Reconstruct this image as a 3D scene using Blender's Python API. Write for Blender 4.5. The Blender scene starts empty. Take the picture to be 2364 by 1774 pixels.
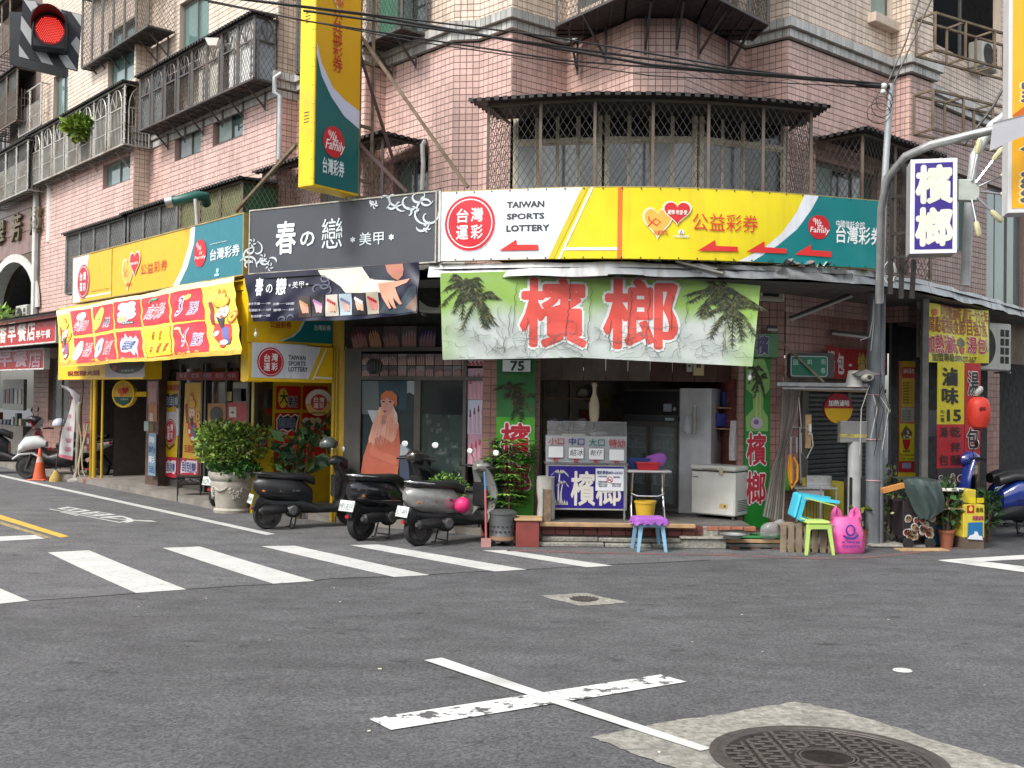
import bpy,bmesh,math,random
from mathutils import Vector,Matrix
from mathutils.geometry import tessellate_polygon
random.seed(7)
SC=bpy.context.scene;COL=SC.collection
# ---------------------------------------------------------------- camera, sky, sun, exposure
F=2362.0;PITCH=math.radians(0.75);ROLL=0.0135;CZ=2.1
_f=Vector((0,math.cos(PITCH),math.sin(PITCH)));_u=Vector((0,-math.sin(PITCH),math.cos(PITCH)));_r=Vector((1,0,0))
_r2=_r*math.cos(ROLL)+_u*math.sin(ROLL);_u2=_u*math.cos(ROLL)-_r*math.sin(ROLL)
cam_d=bpy.data.cameras.new('camera');cam=bpy.data.objects.new('camera',cam_d);COL.objects.link(cam)
cam_d.sensor_width=36;cam_d.lens=36*F/2364;cam_d.clip_end=500
M=Matrix((_r2,_u2,-_f)).transposed().to_4x4();M.translation=(0,0,CZ);cam.matrix_world=M
SC.camera=cam
W=bpy.data.worlds.new('World');SC.world=W;W.use_nodes=True
nt=W.node_tree;nt.nodes.clear()
o=nt.nodes.new('ShaderNodeOutputWorld');b=nt.nodes.new('ShaderNodeBackground');sk=nt.nodes.new('ShaderNodeTexSky')
hs=nt.nodes.new('ShaderNodeHueSaturation');hs.inputs['Saturation'].default_value=0.28
sk.sky_type='NISHITA';sk.sun_disc=False;sk.sun_elevation=math.radians(49);sk.sun_rotation=math.radians(226)
sk.air_density=1.4;sk.dust_density=3.0
nt.links.new(sk.outputs[0],hs.inputs['Color']);nt.links.new(hs.outputs[0],b.inputs[0]);nt.links.new(b.outputs[0],o.inputs[0])
b.inputs[1].default_value=0.15
sd=bpy.data.lights.new('sun','SUN');sun=bpy.data.objects.new('sun',sd);COL.objects.link(sun)
sd.energy=1.8;sd.angle=math.radians(14);sd.color=(1,0.97,0.92)
sun.rotation_euler=Vector((0.47,0.45,-0.76)).to_track_quat('-Z','Y').to_euler()
SC.view_settings.view_transform='Standard';SC.view_settings.look='None';SC.view_settings.gamma=1
SC.view_settings.use_curve_mapping=False;SC.view_settings.exposure=0.88
# ---------------------------------------------------------------- geometry of the place
def ray(u,v):return _f+_r2*((u-1182)/F)+_u2*((887-v)/F)
def gz(y):return 0.0035*(13-y)**2 if y<13 else 0.0
def ground(u,v,dz=0.0):
 d=ray(u,v);z=0.0
 for _ in range(30):
  t=(z+dz-CZ)/d.z;z=gz(t*d.y)
 return Vector((d.x*t,d.y*t,z+dz))
def depth(u,v,Y):
 d=ray(u,v);t=Y/d.y
 return Vector((d.x*t,Y,CZ+d.z*t))
UL=Vector((-0.6701,0.7423));UR=Vector((0.7425,0.6698))
class Frame:  # a vertical plane; local x to the right, z up, -y towards the street
 def __init__(s,A,B,z=0.0):
  s.A=Vector(A[:2]);s.B=Vector(B[:2]);d=s.B-s.A;s.len=d.length;s.d=d/s.len;s.ang=math.atan2(d.y,d.x)
  s.n=Vector((s.d.y,-s.d.x));s.z=z;s.loc=(s.A.x,s.A.y,z)
 def uv(s,u,v,off=0.0):
  r=ray(u,v);A=s.A+s.n*off;t=A.dot(s.n)/Vector((r.x,r.y)).dot(s.n)
  p=Vector((r.x*t,r.y*t));return((p-A).dot(s.d),CZ+r.z*t-s.z)
 def w(s,x,z,off=0.0):
  p=s.A+s.d*x+s.n*off;return Vector((p.x,p.y,z+s.z))
  # ---------------------------------------------------------------- materials
def hexc(h):
 h=h.lstrip('#');r=[int(h[i:i+2],16)/255 for i in(0,2,4)]
 return tuple(((c+0.055)/1.055)**2.4 if c>0.04045 else c/12.92 for c in r)
_M={}
def mat(name,col=(.5,.5,.5),rough=.6,metal=0.0,var=.18,scale=5.0,bump=0.0,bscale=40.0,streak=0.0,dirt=None,emit=0.0,alpha=1.0,spec=.5,coat=0.0,tint=False):
 if name in _M:return _M[name]
 if isinstance(col,str):col=hexc(col)
 m=bpy.data.materials.new(name);_M[name]=m;m.use_nodes=True;n=m.node_tree.nodes;L=m.node_tree.links
 p=n['Principled BSDF'];p.inputs['Roughness'].default_value=rough;p.inputs['Metallic'].default_value=metal
 p.inputs['Specular IOR Level'].default_value=spec;p.inputs['Coat Weight'].default_value=coat
 if alpha<1:p.inputs['Alpha'].default_value=alpha
 tc=n.new('ShaderNodeTexCoord');cur=None
 rgb=n.new('ShaderNodeRGB');rgb.outputs[0].default_value=(*col,1);cur=rgb.outputs[0]
 def noise(sc,det=4,vec=None):
  t=n.new('ShaderNodeTexNoise');t.inputs['Scale'].default_value=sc;t.inputs['Detail'].default_value=det
  L.new(vec or tc.outputs['Object'],t.inputs['Vector']);return t.outputs[0]
 def mix(fac,a,bcol,mode='MIX'):
  x=n.new('ShaderNodeMix');x.data_type='RGBA';x.blend_type=mode
  if isinstance(fac,float):x.inputs[0].default_value=fac
  else:L.new(fac,x.inputs[0])
  L.new(a,x.inputs[6])
  if isinstance(bcol,tuple):x.inputs[7].default_value=bcol
  else:L.new(bcol,x.inputs[7])
  return x.outputs[2]
 def ramp(src,a,b_,lo=0.0,hi=1.0):
  r=n.new('ShaderNodeMapRange');L.new(src,r.inputs[0]);r.inputs[1].default_value=a;r.inputs[2].default_value=b_
  r.inputs[3].default_value=lo;r.inputs[4].default_value=hi;return r.outputs[0]
 if var>0:
  f=ramp(noise(scale,6),.3,.7,1-var,1+var*.6)
  v=n.new('ShaderNodeVectorMath');v.operation='SCALE';L.new(cur,v.inputs[0]);L.new(f,v.inputs['Scale']);cur=v.outputs[0]
 if tint:
  at=n.new('ShaderNodeAttribute');at.attribute_name='tint';oi=n.new('ShaderNodeObjectInfo')
  ad=n.new('ShaderNodeMath');ad.operation='MULTIPLY_ADD';L.new(oi.outputs['Random'],ad.inputs[0]);ad.inputs[1].default_value=.5;L.new(at.outputs['Fac'],ad.inputs[2])
  f=ramp(ad.outputs[0],0.0,1.0,.78,1.2)
  v=n.new('ShaderNodeVectorMath');v.operation='SCALE';L.new(cur,v.inputs[0]);L.new(f,v.inputs['Scale']);cur=v.outputs[0]
 if streak>0:
  mp=n.new('ShaderNodeMapping');geo=n.new('ShaderNodeNewGeometry');L.new(geo.outputs['Position'],mp.inputs[0]);mp.inputs['Scale'].default_value=(5,5,.35)
  f=ramp(noise(1.6,8,mp.outputs[0]),.48,.75,0.0,streak)
  cur=mix(f,cur,(*(dirt or(.05,.045,.04)),1))
 elif dirt:
  f=ramp(noise(2.2,8),.5,.72,0.0,.7);cur=mix(f,cur,(*dirt,1))
 L.new(cur,p.inputs['Base Color'])
 if emit:L.new(cur,p.inputs['Emission Color']);p.inputs['Emission Strength'].default_value=emit
 r_=ramp(noise(scale*1.7,4),.3,.7,max(.02,rough*.8),min(1,rough*1.2));L.new(r_,p.inputs['Roughness'])
 if bump>0:
  bp=n.new('ShaderNodeBump');bp.inputs['Strength'].default_value=bump;bp.inputs['Distance'].default_value=.01
  L.new(noise(bscale,6),bp.inputs['Height']);L.new(bp.outputs[0],p.inputs['Normal'])
 return m
def pm(h,rough=.45):return mat('print_'+h,h,rough,var=.08,scale=3)  # flat print / paint in one colour
# ---------------------------------------------------------------- mesh builder
_T={}
def glyphs(s,bold):
 k=(s,round(bold,4))
 if k in _T:return _T[k]
 c=bpy.data.curves.new('t','FONT');c.body=s;c.resolution_u=2;c.offset=bold;c.size=1
 ob=bpy.data.objects.new('t',c);COL.objects.link(ob)
 dg=bpy.context.evaluated_depsgraph_get();me=bpy.data.meshes.new_from_object(ob.evaluated_get(dg))
 v=[(q.co.x,q.co.y)for q in me.vertices];f=[tuple(q.vertices)for q in me.polygons]
 bpy.data.objects.remove(ob);bpy.data.curves.remove(c);bpy.data.meshes.remove(me)
 xs=[a for a,_ in v]or[0];ys=[a for _,a in v]or[0]
 _T[k]=(v,f,(min(xs),max(xs),min(ys),max(ys)));return _T[k]
class MB:
 def __init__(s,m=None):s.v=[];s.f=[];s.mi=[];s.ms=[];s.cur=0;s.tint=[];(m and s.m(m))
 def m(s,m):
  if m not in s.ms:s.ms.append(m)
  s.cur=s.ms.index(m);return s
 def add(s,vs,fs):
  n=len(s.v);s.v+=[tuple(a)for a in vs];s.f+=[tuple(i+n for i in f)for f in fs];s.mi+=[s.cur]*len(fs);return s
 def box(s,x0,x1,y0,y1,z0,z1):
  return s.add([(x,y,z)for z in(z0,z1)for y in(y0,y1)for x in(x0,x1)],[(0,2,3,1),(4,5,7,6),(0,1,5,4),(2,6,7,3),(0,4,6,2),(1,3,7,5)])
 def cbox(s,x0,x1,y0,y1,z0,z1,c=.01,R=None,o=None):  # box with chamfered edges; optional rotation R about o
  X=(x0,x1);Y=(y0,y1);Z=(z0,z1);vs=[];idx={}
  for i in(0,1):
   for j in(0,1):
    for k in(0,1):
     P=(X[i],Y[j],Z[k]);sg=(1-2*i,1-2*j,1-2*k)
     for a in range(3):
      q=list(P)
      for b_ in range(3):
       if b_!=a:q[b_]+=sg[b_]*c
      idx[(i,j,k,a)]=len(vs);vs.append(q)
  fs=[]
  for a in range(3):
   b1,b2=[t for t in range(3)if t!=a]
   for e in(0,1):
    q=[]
    for(p1,p2)in((0,0),(1,0),(1,1),(0,1)):
     t=[0,0,0];t[a]=e;t[b1]=p1;t[b2]=p2;q.append(idx[(*t,a)])
    fs.append(tuple(q))
   for p1 in(0,1):
    for p2 in(0,1):
     t0=[0,0,0];t0[b1]=p1;t0[b2]=p2;t1=list(t0);t1[a]=1
     fs.append((idx[(*t0,b1)],idx[(*t1,b1)],idx[(*t1,b2)],idx[(*t0,b2)]))
  for i in(0,1):
   for j in(0,1):
    for k in(0,1):fs.append(tuple(idx[(i,j,k,a)]for a in range(3)))
  if R is not None:
   o=Vector(o or(0,0,0));vs=[R@(Vector(q)-o)+o for q in vs]
  return s.add(vs,fs)
 def quad(s,*p):return s.add(p,[tuple(range(len(p)))])
 def poly(s,pts,y,th=0.0):  # polygon of (x, z) facing -y, with thickness th behind it
  ts=tessellate_polygon([[Vector((a,b_,0))for a,b_ in pts]]);n=len(pts)
  vs=[(a,y,b_)for a,b_ in pts];fs=[tuple(t)for t in ts]
  if th:
   vs+=[(a,y+th,b_)for a,b_ in pts];fs+=[tuple(i+n for i in t)for t in ts]+[(i,(i+1)%n,(i+1)%n+n,i+n)for i in range(n)]
  return s.add(vs,fs)
 def rect(s,x0,z0,x1,z1,y,th=0.0,r=0.0):
  if r:
   pts=[]
   for cx,cz,a0 in((x1-r,z0+r,-90),(x1-r,z1-r,0),(x0+r,z1-r,90),(x0+r,z0+r,180)):
    for k in range(5):a=math.radians(a0+k*22.5);pts.append((cx+r*math.cos(a),cz+r*math.sin(a)))
   return s.poly(pts,y,th)
  return s.poly([(x0,z0),(x1,z0),(x1,z1),(x0,z1)],y,th)
 def disc(s,cx,cz,rx,rz,y,th=0.0,n=28):return s.poly([(cx+rx*math.cos(i*2*math.pi/n),cz+rz*math.sin(i*2*math.pi/n))for i in range(n)],y,th)
 def ring(s,cx,cz,rx,rz,w,y,n=36):
  vs=[];
  for i in range(n):
   a=i*2*math.pi/n
   vs+=[(cx+rx*math.cos(a),y,cz+rz*math.sin(a)),(cx+(rx-w)*math.cos(a),y,cz+(rz-w)*math.sin(a))]
  return s.add(vs,[(2*i,2*i+1,(2*i+3)%(2*n),(2*i+2)%(2*n))for i in range(n)])
 def heart(s,cx,cz,w,h,y):
  pts=[]
  for i in range(30):
   t=i*2*math.pi/30;pts.append((cx+w/2*math.sin(t)**3,cz+h/2*(13*math.cos(t)-5*math.cos(2*t)-2*math.cos(3*t)-math.cos(4*t)+2.5)/14.5))
  return s.poly(pts,y)
 def path(s,pts,w,y):  # flat stroke through (x, z) points; w number or list
  n=len(pts);vs=[]
  for i in range(n):
   a=Vector(pts[max(0,i-1)]);b_=Vector(pts[min(n-1,i+1)]);d=(b_-a);d=d.normalized()if d.length else Vector((1,0));q=Vector((-d.y,d.x))*((w[i]if isinstance(w,(list,tuple))else w)/2)
   vs+=[(pts[i][0]+q.x,y,pts[i][1]+q.y),(pts[i][0]-q.x,y,pts[i][1]-q.y)]
  return s.add(vs,[(2*i,2*i+1,2*i+3,2*i+2)for i in range(n-1)])
 def text(s,t,x0,z0,x1,z1,y,bold=0.0,shear=0.0):  # bold: the glyph is laid down several times, slightly shifted
  v,f,(a,b_,c,d)=glyphs(t,0.0);kx=(x1-x0)/max(b_-a,1e-4);kz=(z1-z0)/max(d-c,1e-4)
  sh=[(0,0)]
  if bold>.021:sh+=[(bold*math.cos(q),bold*math.sin(q))for q in[i*math.pi/4 for i in range(8)]]
  elif bold>.004:sh+=[(bold,0),(-bold,0),(0,bold),(0,-bold)]
  for i,(dx,dz)in enumerate(sh):
   s.add([(x0+(p-a+dx)*kx+shear*(q-c)*kz,y+i*.0003,z0+(q-c+dz)*kz)for p,q in v],f)
  return s
 def tube(s,pts,r,n=6,cap=True):
  pts=[Vector(p)for p in pts];k=len(pts);vs=[];up=Vector((0,0,1));prev=None
  for i in range(k):
   d=(pts[min(k-1,i+1)]-pts[max(0,i-1)]);d=d.normalized()if d.length>1e-9 else up
   a=prev if prev is not None else(up if abs(d.z)<.9 else Vector((1,0,0)))
   x=(a-d*a.dot(d));x=x.normalized()if x.length>1e-6 else d.orthogonal().normalized();yv=d.cross(x);prev=x
   rr=r[i]if isinstance(r,(list,tuple))else r
   for j in range(n):t=(j+.5)*2*math.pi/n;vs.append(pts[i]+x*(rr*math.cos(t))+yv*(rr*math.sin(t)))
  fs=[(i*n+j,i*n+(j+1)%n,(i+1)*n+(j+1)%n,(i+1)*n+j)for i in range(k-1)for j in range(n)]
  if cap:fs+=[tuple(range(n))[::-1],tuple(range((k-1)*n,k*n))]
  return s.add(vs,fs)
 def bar(s,a,b_,w=.03,h=None):return s.tube([a,b_],w*.7071,4)
 def lathe(s,prof,c=(0,0,0),n=24,ax='z',sq=(1,1)):
  vs=[];
  for r,z in prof:
   for j in range(n):
    t=j*2*math.pi/n;p,q=r*math.cos(t)*sq[0],r*math.sin(t)*sq[1]
    vs.append((c[0]+p,c[1]+q,c[2]+z)if ax=='z' else((c[0]+p,c[1]+z,c[2]+q)if ax=='y' else(c[0]+z,c[1]+p,c[2]+q)))
  k=len(prof);fs=[(i*n+j,i*n+(j+1)%n,(i+1)*n+(j+1)%n,(i+1)*n+j)for i in range(k-1)for j in range(n)]
  if prof[0][0]>1e-5:fs.append(tuple(range(n)))
  if prof[-1][0]>1e-5:fs.append(tuple(range((k-1)*n,k*n)))
  return s.add(vs,fs)
 def ell(s,c,r,n=16,k=9):
  if not isinstance(r,(tuple,list)):r=(r,r,r)
  vs=[]
  for i in range(k+1):
   a=math.pi*i/k
   for j in range(n):t=2*math.pi*j/n;vs.append((c[0]+r[0]*math.sin(a)*math.cos(t),c[1]+r[1]*math.sin(a)*math.sin(t),c[2]-r[2]*math.cos(a)))
  return s.add(vs,[(i*n+j,i*n+(j+1)%n,(i+1)*n+(j+1)%n,(i+1)*n+j)for i in range(k)for j in range(n)])
 def extr(s,pts,x0,x1,ax='x'):  # side profile (y, z) extruded along x (or (x, z) along y)
  ts=tessellate_polygon([[Vector((a,b_,0))for a,b_ in pts]]);n=len(pts)
  g=(lambda x,p:(x,p[0],p[1]))if ax=='x' else(lambda x,p:(p[0],x,p[1]))
  vs=[g(x0,p)for p in pts]+[g(x1,p)for p in pts]
  return s.add(vs,[tuple(t)for t in ts]+[tuple(i+n for i in t)[::-1]for t in ts]+[(i,(i+1)%n,(i+1)%n+n,i+n)for i in range(n)])
 def loft(s,secs,cap=True):  # list of closed sections with equal counts
  n=len(secs[0]);vs=[p for q in secs for p in q];k=len(secs)
  fs=[(i*n+j,i*n+(j+1)%n,(i+1)*n+(j+1)%n,(i+1)*n+j)for i in range(k-1)for j in range(n)]
  if cap:fs+=[tuple(range(n)),tuple(range((k-1)*n,k*n))]
  return s.add(vs,fs)
 def move(s,fn):s.v=[tuple(fn(*p))for p in s.v];return s
 def xf(s,Mx,start=0):s.v[start:]=[tuple(Mx@Vector(p))for p in s.v[start:]];return s
 def slice(s,step,axes=(0,2)):  # cut all faces at regular steps so that cloth and curved boards can bend
  bm=bmesh.new();vv=[bm.verts.new(p)for p in s.v]
  for f,mi in zip(s.f,s.mi):
   try:q=bm.faces.new([vv[i]for i in f]);q.material_index=mi
   except ValueError:pass
  for ax in axes:
   lo=min(p[ax]for p in s.v);hi=max(p[ax]for p in s.v);x=lo+step
   while x<hi-1e-4:
    co=[0,0,0];co[ax]=x;no=[0,0,0];no[ax]=1
    bmesh.ops.bisect_plane(bm,geom=bm.verts[:]+bm.edges[:]+bm.faces[:],plane_co=co,plane_no=no,dist=1e-5);x+=step
  bm.verts.index_update();s.v=[tuple(q.co)for q in bm.verts];s.f=[tuple(w_.index for w_ in q.verts)for q in bm.faces];s.mi=[q.material_index for q in bm.faces]
  bm.free();return s
 def build(s,name,parent=None,smooth=None,loc=None,rz=None,mat_=None):
  me=bpy.data.meshes.new(name);me.from_pydata(s.v,[],s.f)
  for q in s.ms:me.materials.append(q)
  me.polygons.foreach_set('material_index',s.mi)
  if s.tint:
   a=me.attributes.new('tint','FLOAT','FACE');a.data.foreach_set('value',s.tint)
  if smooth:
   me.shade_smooth();me.set_sharp_from_angle(angle=math.radians(smooth))
  me.update();ob=bpy.data.objects.new(name,me);COL.objects.link(ob)
  if parent is not None:ob.parent=parent
  if loc is not None:ob.location=loc
  if rz is not None:ob.rotation_euler=(0,0,rz)
  return ob
def tag(ob,label=None,cat=None,group=None,kind=None):
 if label:ob['label']=label
 if cat:ob['category']=cat
 if group:ob['group']=group
 if kind:ob['kind']=kind
 return ob
def thing(name,label,cat,loc=(0,0,0),rz=0.0,group=None):
 ob=bpy.data.objects.new(name,None);COL.objects.link(ob);ob.empty_display_size=.1
 ob.location=loc;ob.rotation_euler=(0,0,rz);return tag(ob,label,cat,group)
def kids(o):return[c for c in COL.objects if c.parent==o]
def dup(root,loc,rz,label,group=None):
 def cp(o,par):
  c=o.copy();COL.objects.link(c);c.parent=par
  for k in list(o.children):cp(k,c)
  return c
 r=cp(root,None);r.location=loc;r.rotation_euler=(0,0,rz);r['label']=label
 if group:r['group']=group
 return r
 # ---------------------------------------------------------------- ground
def road_material(name,base,worn):
 m=mat(name,base,.85,var=.12,scale=.6,bump=.5,bscale=160)
 n=m.node_tree.nodes;L=m.node_tree.links;p=n['Principled BSDF']
 geo=n.new('ShaderNodeNewGeometry');src=p.inputs['Base Color'].links[0].from_socket
 v1=n.new('ShaderNodeTexVoronoi');v1.inputs['Scale'].default_value=62;L.new(geo.outputs['Position'],v1.inputs['Vector'])
 r1=n.new('ShaderNodeMapRange');L.new(v1.outputs['Color'],r1.inputs[0]);r1.inputs[3].default_value=.5;r1.inputs[4].default_value=1.7
 mp=n.new('ShaderNodeMapping');L.new(geo.outputs['Position'],mp.inputs[0]);mp.inputs['Rotation'].default_value=(0,0,.1);mp.inputs['Scale'].default_value=(.7,1.3,1)
 t=n.new('ShaderNodeTexNoise');t.inputs['Scale'].default_value=2.4;t.inputs['Detail'].default_value=6;L.new(mp.outputs[0],t.inputs['Vector'])
 r2=n.new('ShaderNodeMapRange');L.new(t.outputs[0],r2.inputs[0]);r2.inputs[1].default_value=.34;r2.inputs[2].default_value=.66;r2.inputs[3].default_value=.82;r2.inputs[4].default_value=1.14
 t3=n.new('ShaderNodeTexNoise');t3.inputs['Scale'].default_value=5;t3.inputs['Detail'].default_value=3;L.new(mp.outputs[0],t3.inputs['Vector'])
 r3=n.new('ShaderNodeMapRange');L.new(t3.outputs[0],r3.inputs[0]);r3.inputs[1].default_value=.64;r3.inputs[2].default_value=.72;r3.inputs[3].default_value=1;r3.inputs[4].default_value=.55
 a=n.new('ShaderNodeMath');a.operation='MULTIPLY';L.new(r1.outputs[0],a.inputs[0]);L.new(r2.outputs[0],a.inputs[1])
 a2=n.new('ShaderNodeMath');a2.operation='MULTIPLY';L.new(a.outputs[0],a2.inputs[0]);L.new(r3.outputs[0],a2.inputs[1])
 v=n.new('ShaderNodeVectorMath');v.operation='SCALE';L.new(src,v.inputs[0]);L.new(a2.outputs[0],v.inputs['Scale']);L.new(v.outputs[0],p.inputs['Base Color'])
 return m
asph=road_material('asphalt',(.074,.074,.077),None)
g=MB(asph);ys=[-60,-20,-6]+[i*.5 for i in range(-8,27)]+[20,40,120]
for y in ys:g.v+=[(-90,y,gz(max(y,0))),(90,y,gz(max(y,0)))]
g.f=[(2*i,2*i+1,2*i+3,2*i+2)for i in range(len(ys)-1)];g.mi=[0]*len(g.f)
road=g.build('road');tag(road,'dark grey asphalt of the junction',None,None,'structure')
asph2=road_material('asphalt_older',(.098,.098,.10),None)
wpaint=mat('road_paint_white',(.55,.55,.53),.7,var=.12,scale=3,bump=.3,bscale=120,dirt=(.3,.3,.29))
def worn_paint(name,col,lo,hi,sc):  # paint flaking off in patches to the asphalt below
 m=mat(name,col,.7,var=.12,scale=3);n=m.node_tree.nodes;L=m.node_tree.links;p=n['Principled BSDF']
 geo=n.new('ShaderNodeNewGeometry');t=n.new('ShaderNodeTexNoise');t.inputs['Scale'].default_value=sc;t.inputs['Detail'].default_value=8;t.inputs['Roughness'].default_value=.7
 L.new(geo.outputs['Position'],t.inputs['Vector']);r=n.new('ShaderNodeMapRange');L.new(t.outputs[0],r.inputs[0]);r.inputs[1].default_value=lo;r.inputs[2].default_value=hi
 src=p.inputs['Base Color'].links[0].from_socket;x=n.new('ShaderNodeMix');x.data_type='RGBA';L.new(r.outputs[0],x.inputs[0]);L.new(src,x.inputs[6]);x.inputs[7].default_value=(.085,.085,.087,1)
 L.new(x.outputs[2],p.inputs['Base Color']);return m
wold=worn_paint('road_paint_chipped',(.50,.50,.48),.60,.66,16)
wflake=worn_paint('road_paint_flaking',(.66,.66,.64),.53,.56,7)
ypaint=worn_paint('road_paint_yellow',(.62,.36,.05),.62,.7,9);yfade=worn_paint('road_paint_faded',(.45,.33,.12),.42,.6,14)
rpaint=worn_paint('road_paint_red',(.22,.085,.08),.42,.6,6)
def c5(x,y):return(x*.36166,1050+y*.36166)
def c6(x,y):return(700+x*.37594,1150+y*.37594)
def c7(x,y):return(1364+x*.45208,1250+y*.45208)
def decal(name,pts,m,dz=.004,sub=6,parent=road):  # flat painted polygon following the ground (quads subdivided so they hug the slope)
 mb=MB(m);P=[ground(*p)for p in pts]
 if len(P)==4:
  a,b_,c,d=P;k=sub
  for i in range(k+1):
   for q in(a.lerp(d,i/k),b_.lerp(c,i/k)):mb.v.append((q.x,q.y,gz(q.y)+dz))
  mb.f=[(2*i,2*i+1,2*i+3,2*i+2)for i in range(k)];mb.mi=[0]*k
 else:mb.add([(q.x,q.y,gz(q.y)+dz)for q in P],[tuple(t)for t in tessellate_polygon([[Vector((q.x,q.y,0))for q in P]])])
 return mb.build(name,parent)
for q in([(-250,1300),(-150,1293),(67,1388),(-20,1397)],[c5(305,626),c5(568,612),c5(1188,862),c5(868,885)],[c5(1037,597),c5(1275,588),c5(2010,808),c5(1745,826)],[c5(1667,586),c5(1885,583),c6(775,475),c6(558,487)],[c6(290,292),c6(460,287),c6(1372,441),c6(1175,453)],[c6(1098,323),c6(1250,322),c6(1900,418),c6(1740,427)]):
 decal('crosswalk_stripe',q,wold)
decal('edge_line',[c5(-500,20),c5(-500,30),c5(1700,514),c5(1757,508)],wold)
decal('centre_line',[c5(-400,260),c5(-400,290),c5(385,530),c5(442,523)],ypaint)
decal('centre_line',[c5(-400,300),c5(-400,320),c5(285,533),c5(330,531)],yfade)
decal('stop_line',[c5(-400,540),c5(-400,575),c5(287,537),c5(225,515)],wpaint)
decal('guide_line',[c6(742,1003),c6(852,988),(1644,1732),(1617,1738)],wpaint,.010)
decal('guide_line',[(851,1662),(903,1688),(1584,1576.5),(1525,1559.7)],wflake,.007)
decal('stop_line',[c7(1770,97),c7(1900,108),c7(2900,60),c7(2900,30)],wpaint)
decal('stop_line',[c7(1770,100),c7(1940,96),c7(2800,205),c7(2800,238)],wpaint,.006)
pts=[(1170,1271),(1350,1276),(1500,1279),(1660,1281),(1800,1287),(1902,1290),(2000,1287),(2060,1282),(2140,1273),(2230,1262)]
mb=MB(rpaint)
for u,v in pts:
 for d in(-1.6,1.6):q=ground(u,v+d,.004);mb.v.append(tuple(q))
mb.f=[(2*i,2*i+1,2*i+3,2*i+2)for i in range(len(pts)-1)];mb.mi=[0]*len(mb.f);mb.build('kerb_line',road)
crack=mat('crack',(.02,.02,.02),.9)
edge=[(-900,1425),(67,1388),(314,1370),(427,1361),(631,1349),(760,1336),(909,1331),(1060,1322),(1216,1315),(1345,1308),(1500,1300),(1640,1293),(1800,1291)]
Q9=[ground(*p)for p in edge];Q9+=[Vector((5.2,15.2,0)),Vector((3,14.9,0)),Vector((-1,15,0)),Vector((-30,46,0)),Vector((-60,40,0))]
mb=MB(asph2);mb.add([(p.x,p.y,0)for p in Q9],[tuple(t)for t in tessellate_polygon([[Vector((p.x,p.y,0))for p in Q9]])]);mb.slice(1.0,(1,));mb.move(lambda x,y,z:(x,y,gz(y)+.0015));mb.build('older_asphalt',road)
mb=MB(crack)
for pl in([c5(190,932),c5(500,912),c5(868,884)],[c5(1188,859),c5(1500,838),c5(1745,827)],[c5(2010,806),(760,1336),(909,1331)],[(991,1327),(1060,1322),(1141,1318)],[(1216,1315),(1300,1310),(1345,1308),(1420,1303),(1500,1300),(1640,1293)]):
 for i in range(len(pl)-1):
  n0=6;a,b_=pl[i],pl[i+1]
  for k in range(n0):
   p0=(a[0]+(b_[0]-a[0])*k/n0,a[1]+(b_[1]-a[1])*k/n0);p1=(a[0]+(b_[0]-a[0])*(k+1)/n0,a[1]+(b_[1]-a[1])*(k+1)/n0);w=.5
   mb.quad(ground(p0[0],p0[1]-w,.003),ground(p0[0],p0[1]+w,.003),ground(p1[0],p1[1]+w,.003),ground(p1[0],p1[1]-w,.003))
mb.build('seam',road)
v,f,(a,b_,c,d)=glyphs('慢',0)  # the painted character, read from the left-hand street
Q=[ground(*c5(288,352)),ground(*c5(430,328)),ground(*c5(1015,430)),ground(*c5(720,438))]
mb=MB(worn_paint('road_paint_old',(.5,.5,.48),.55,.7,12))
for x,y in v:
 s_,t_=(x-a)/(b_-a),(d-y)/(d-c);p=Q[0].lerp(Q[1],s_).lerp(Q[3].lerp(Q[2],s_),t_);mb.v.append((p.x,p.y,gz(p.y)+.004))
mb.f=f;mb.mi=[0]*len(f);mb.build('road_lettering',road)
# leaves and paper scraps on the asphalt
mb=MB(mat('litter',(.55,.5,.42),.8))
for _ in range(22):
 u,v_=random.uniform(20,2340),random.uniform(1290,1740);p=ground(u,v_,.006);r=random.uniform(.006,.018);a0=random.random()*6
 mb.quad(*[(p.x+r*math.cos(a0+k*1.57)*random.uniform(.6,1.2),p.y+r*math.sin(a0+k*1.57),p.z+random.uniform(0,.004))for k in range(4)])
tag(mb.build('litter'),'tiny pale scraps scattered over the asphalt',None,None,'stuff')
# ---------------------------------------------------------------- manholes
conc=mat('old_concrete',(.27,.26,.225),.85,var=.45,scale=22,bump=1.0,bscale=45,dirt=(.12,.115,.105))
iron=mat('cast_iron',(.085,.075,.068),.55,.35,var=.3,scale=14,bump=.3,bscale=90)
def jag(pts,k=6,amp=.02):
 out=[]
 for i in range(len(pts)):
  a,b_=pts[i],pts[(i+1)%len(pts)]
  for j in range(k):
   p=a.lerp(b_,j/k);out.append(Vector((p.x+random.uniform(-amp,amp)*(j>0),p.y+random.uniform(-amp,amp)*(j>0),0)))
 return out
def patch(name,px,parent,dz=.005):
 P=jag([ground(*p)for p in px],7,.018);mb=MB(conc)
 mb.add([(p.x,p.y,gz(p.y)+dz)for p in P],[tuple(t)for t in tessellate_polygon([P])]);mb.slice(.12,(0,1));mb.move(lambda x,y,z:(x,y,gz(y)+dz))
 return mb.build(name,parent)
C1=ground(1908.7,1752.6);R1=(ground(1637,1734)-C1).length
patch('concrete_surround',[c7(0,1005),c7(330,935),c7(720,878),c7(1040,822),c7(1290,868),c7(1890,1060),c7(2212,1159),c7(2500,1290),c7(2250,1600),c7(1300,1560),c7(760,1380),c7(430,1159),c7(180,1070)],road)
slope=lambda y:math.atan(-.007*(13-y))
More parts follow.
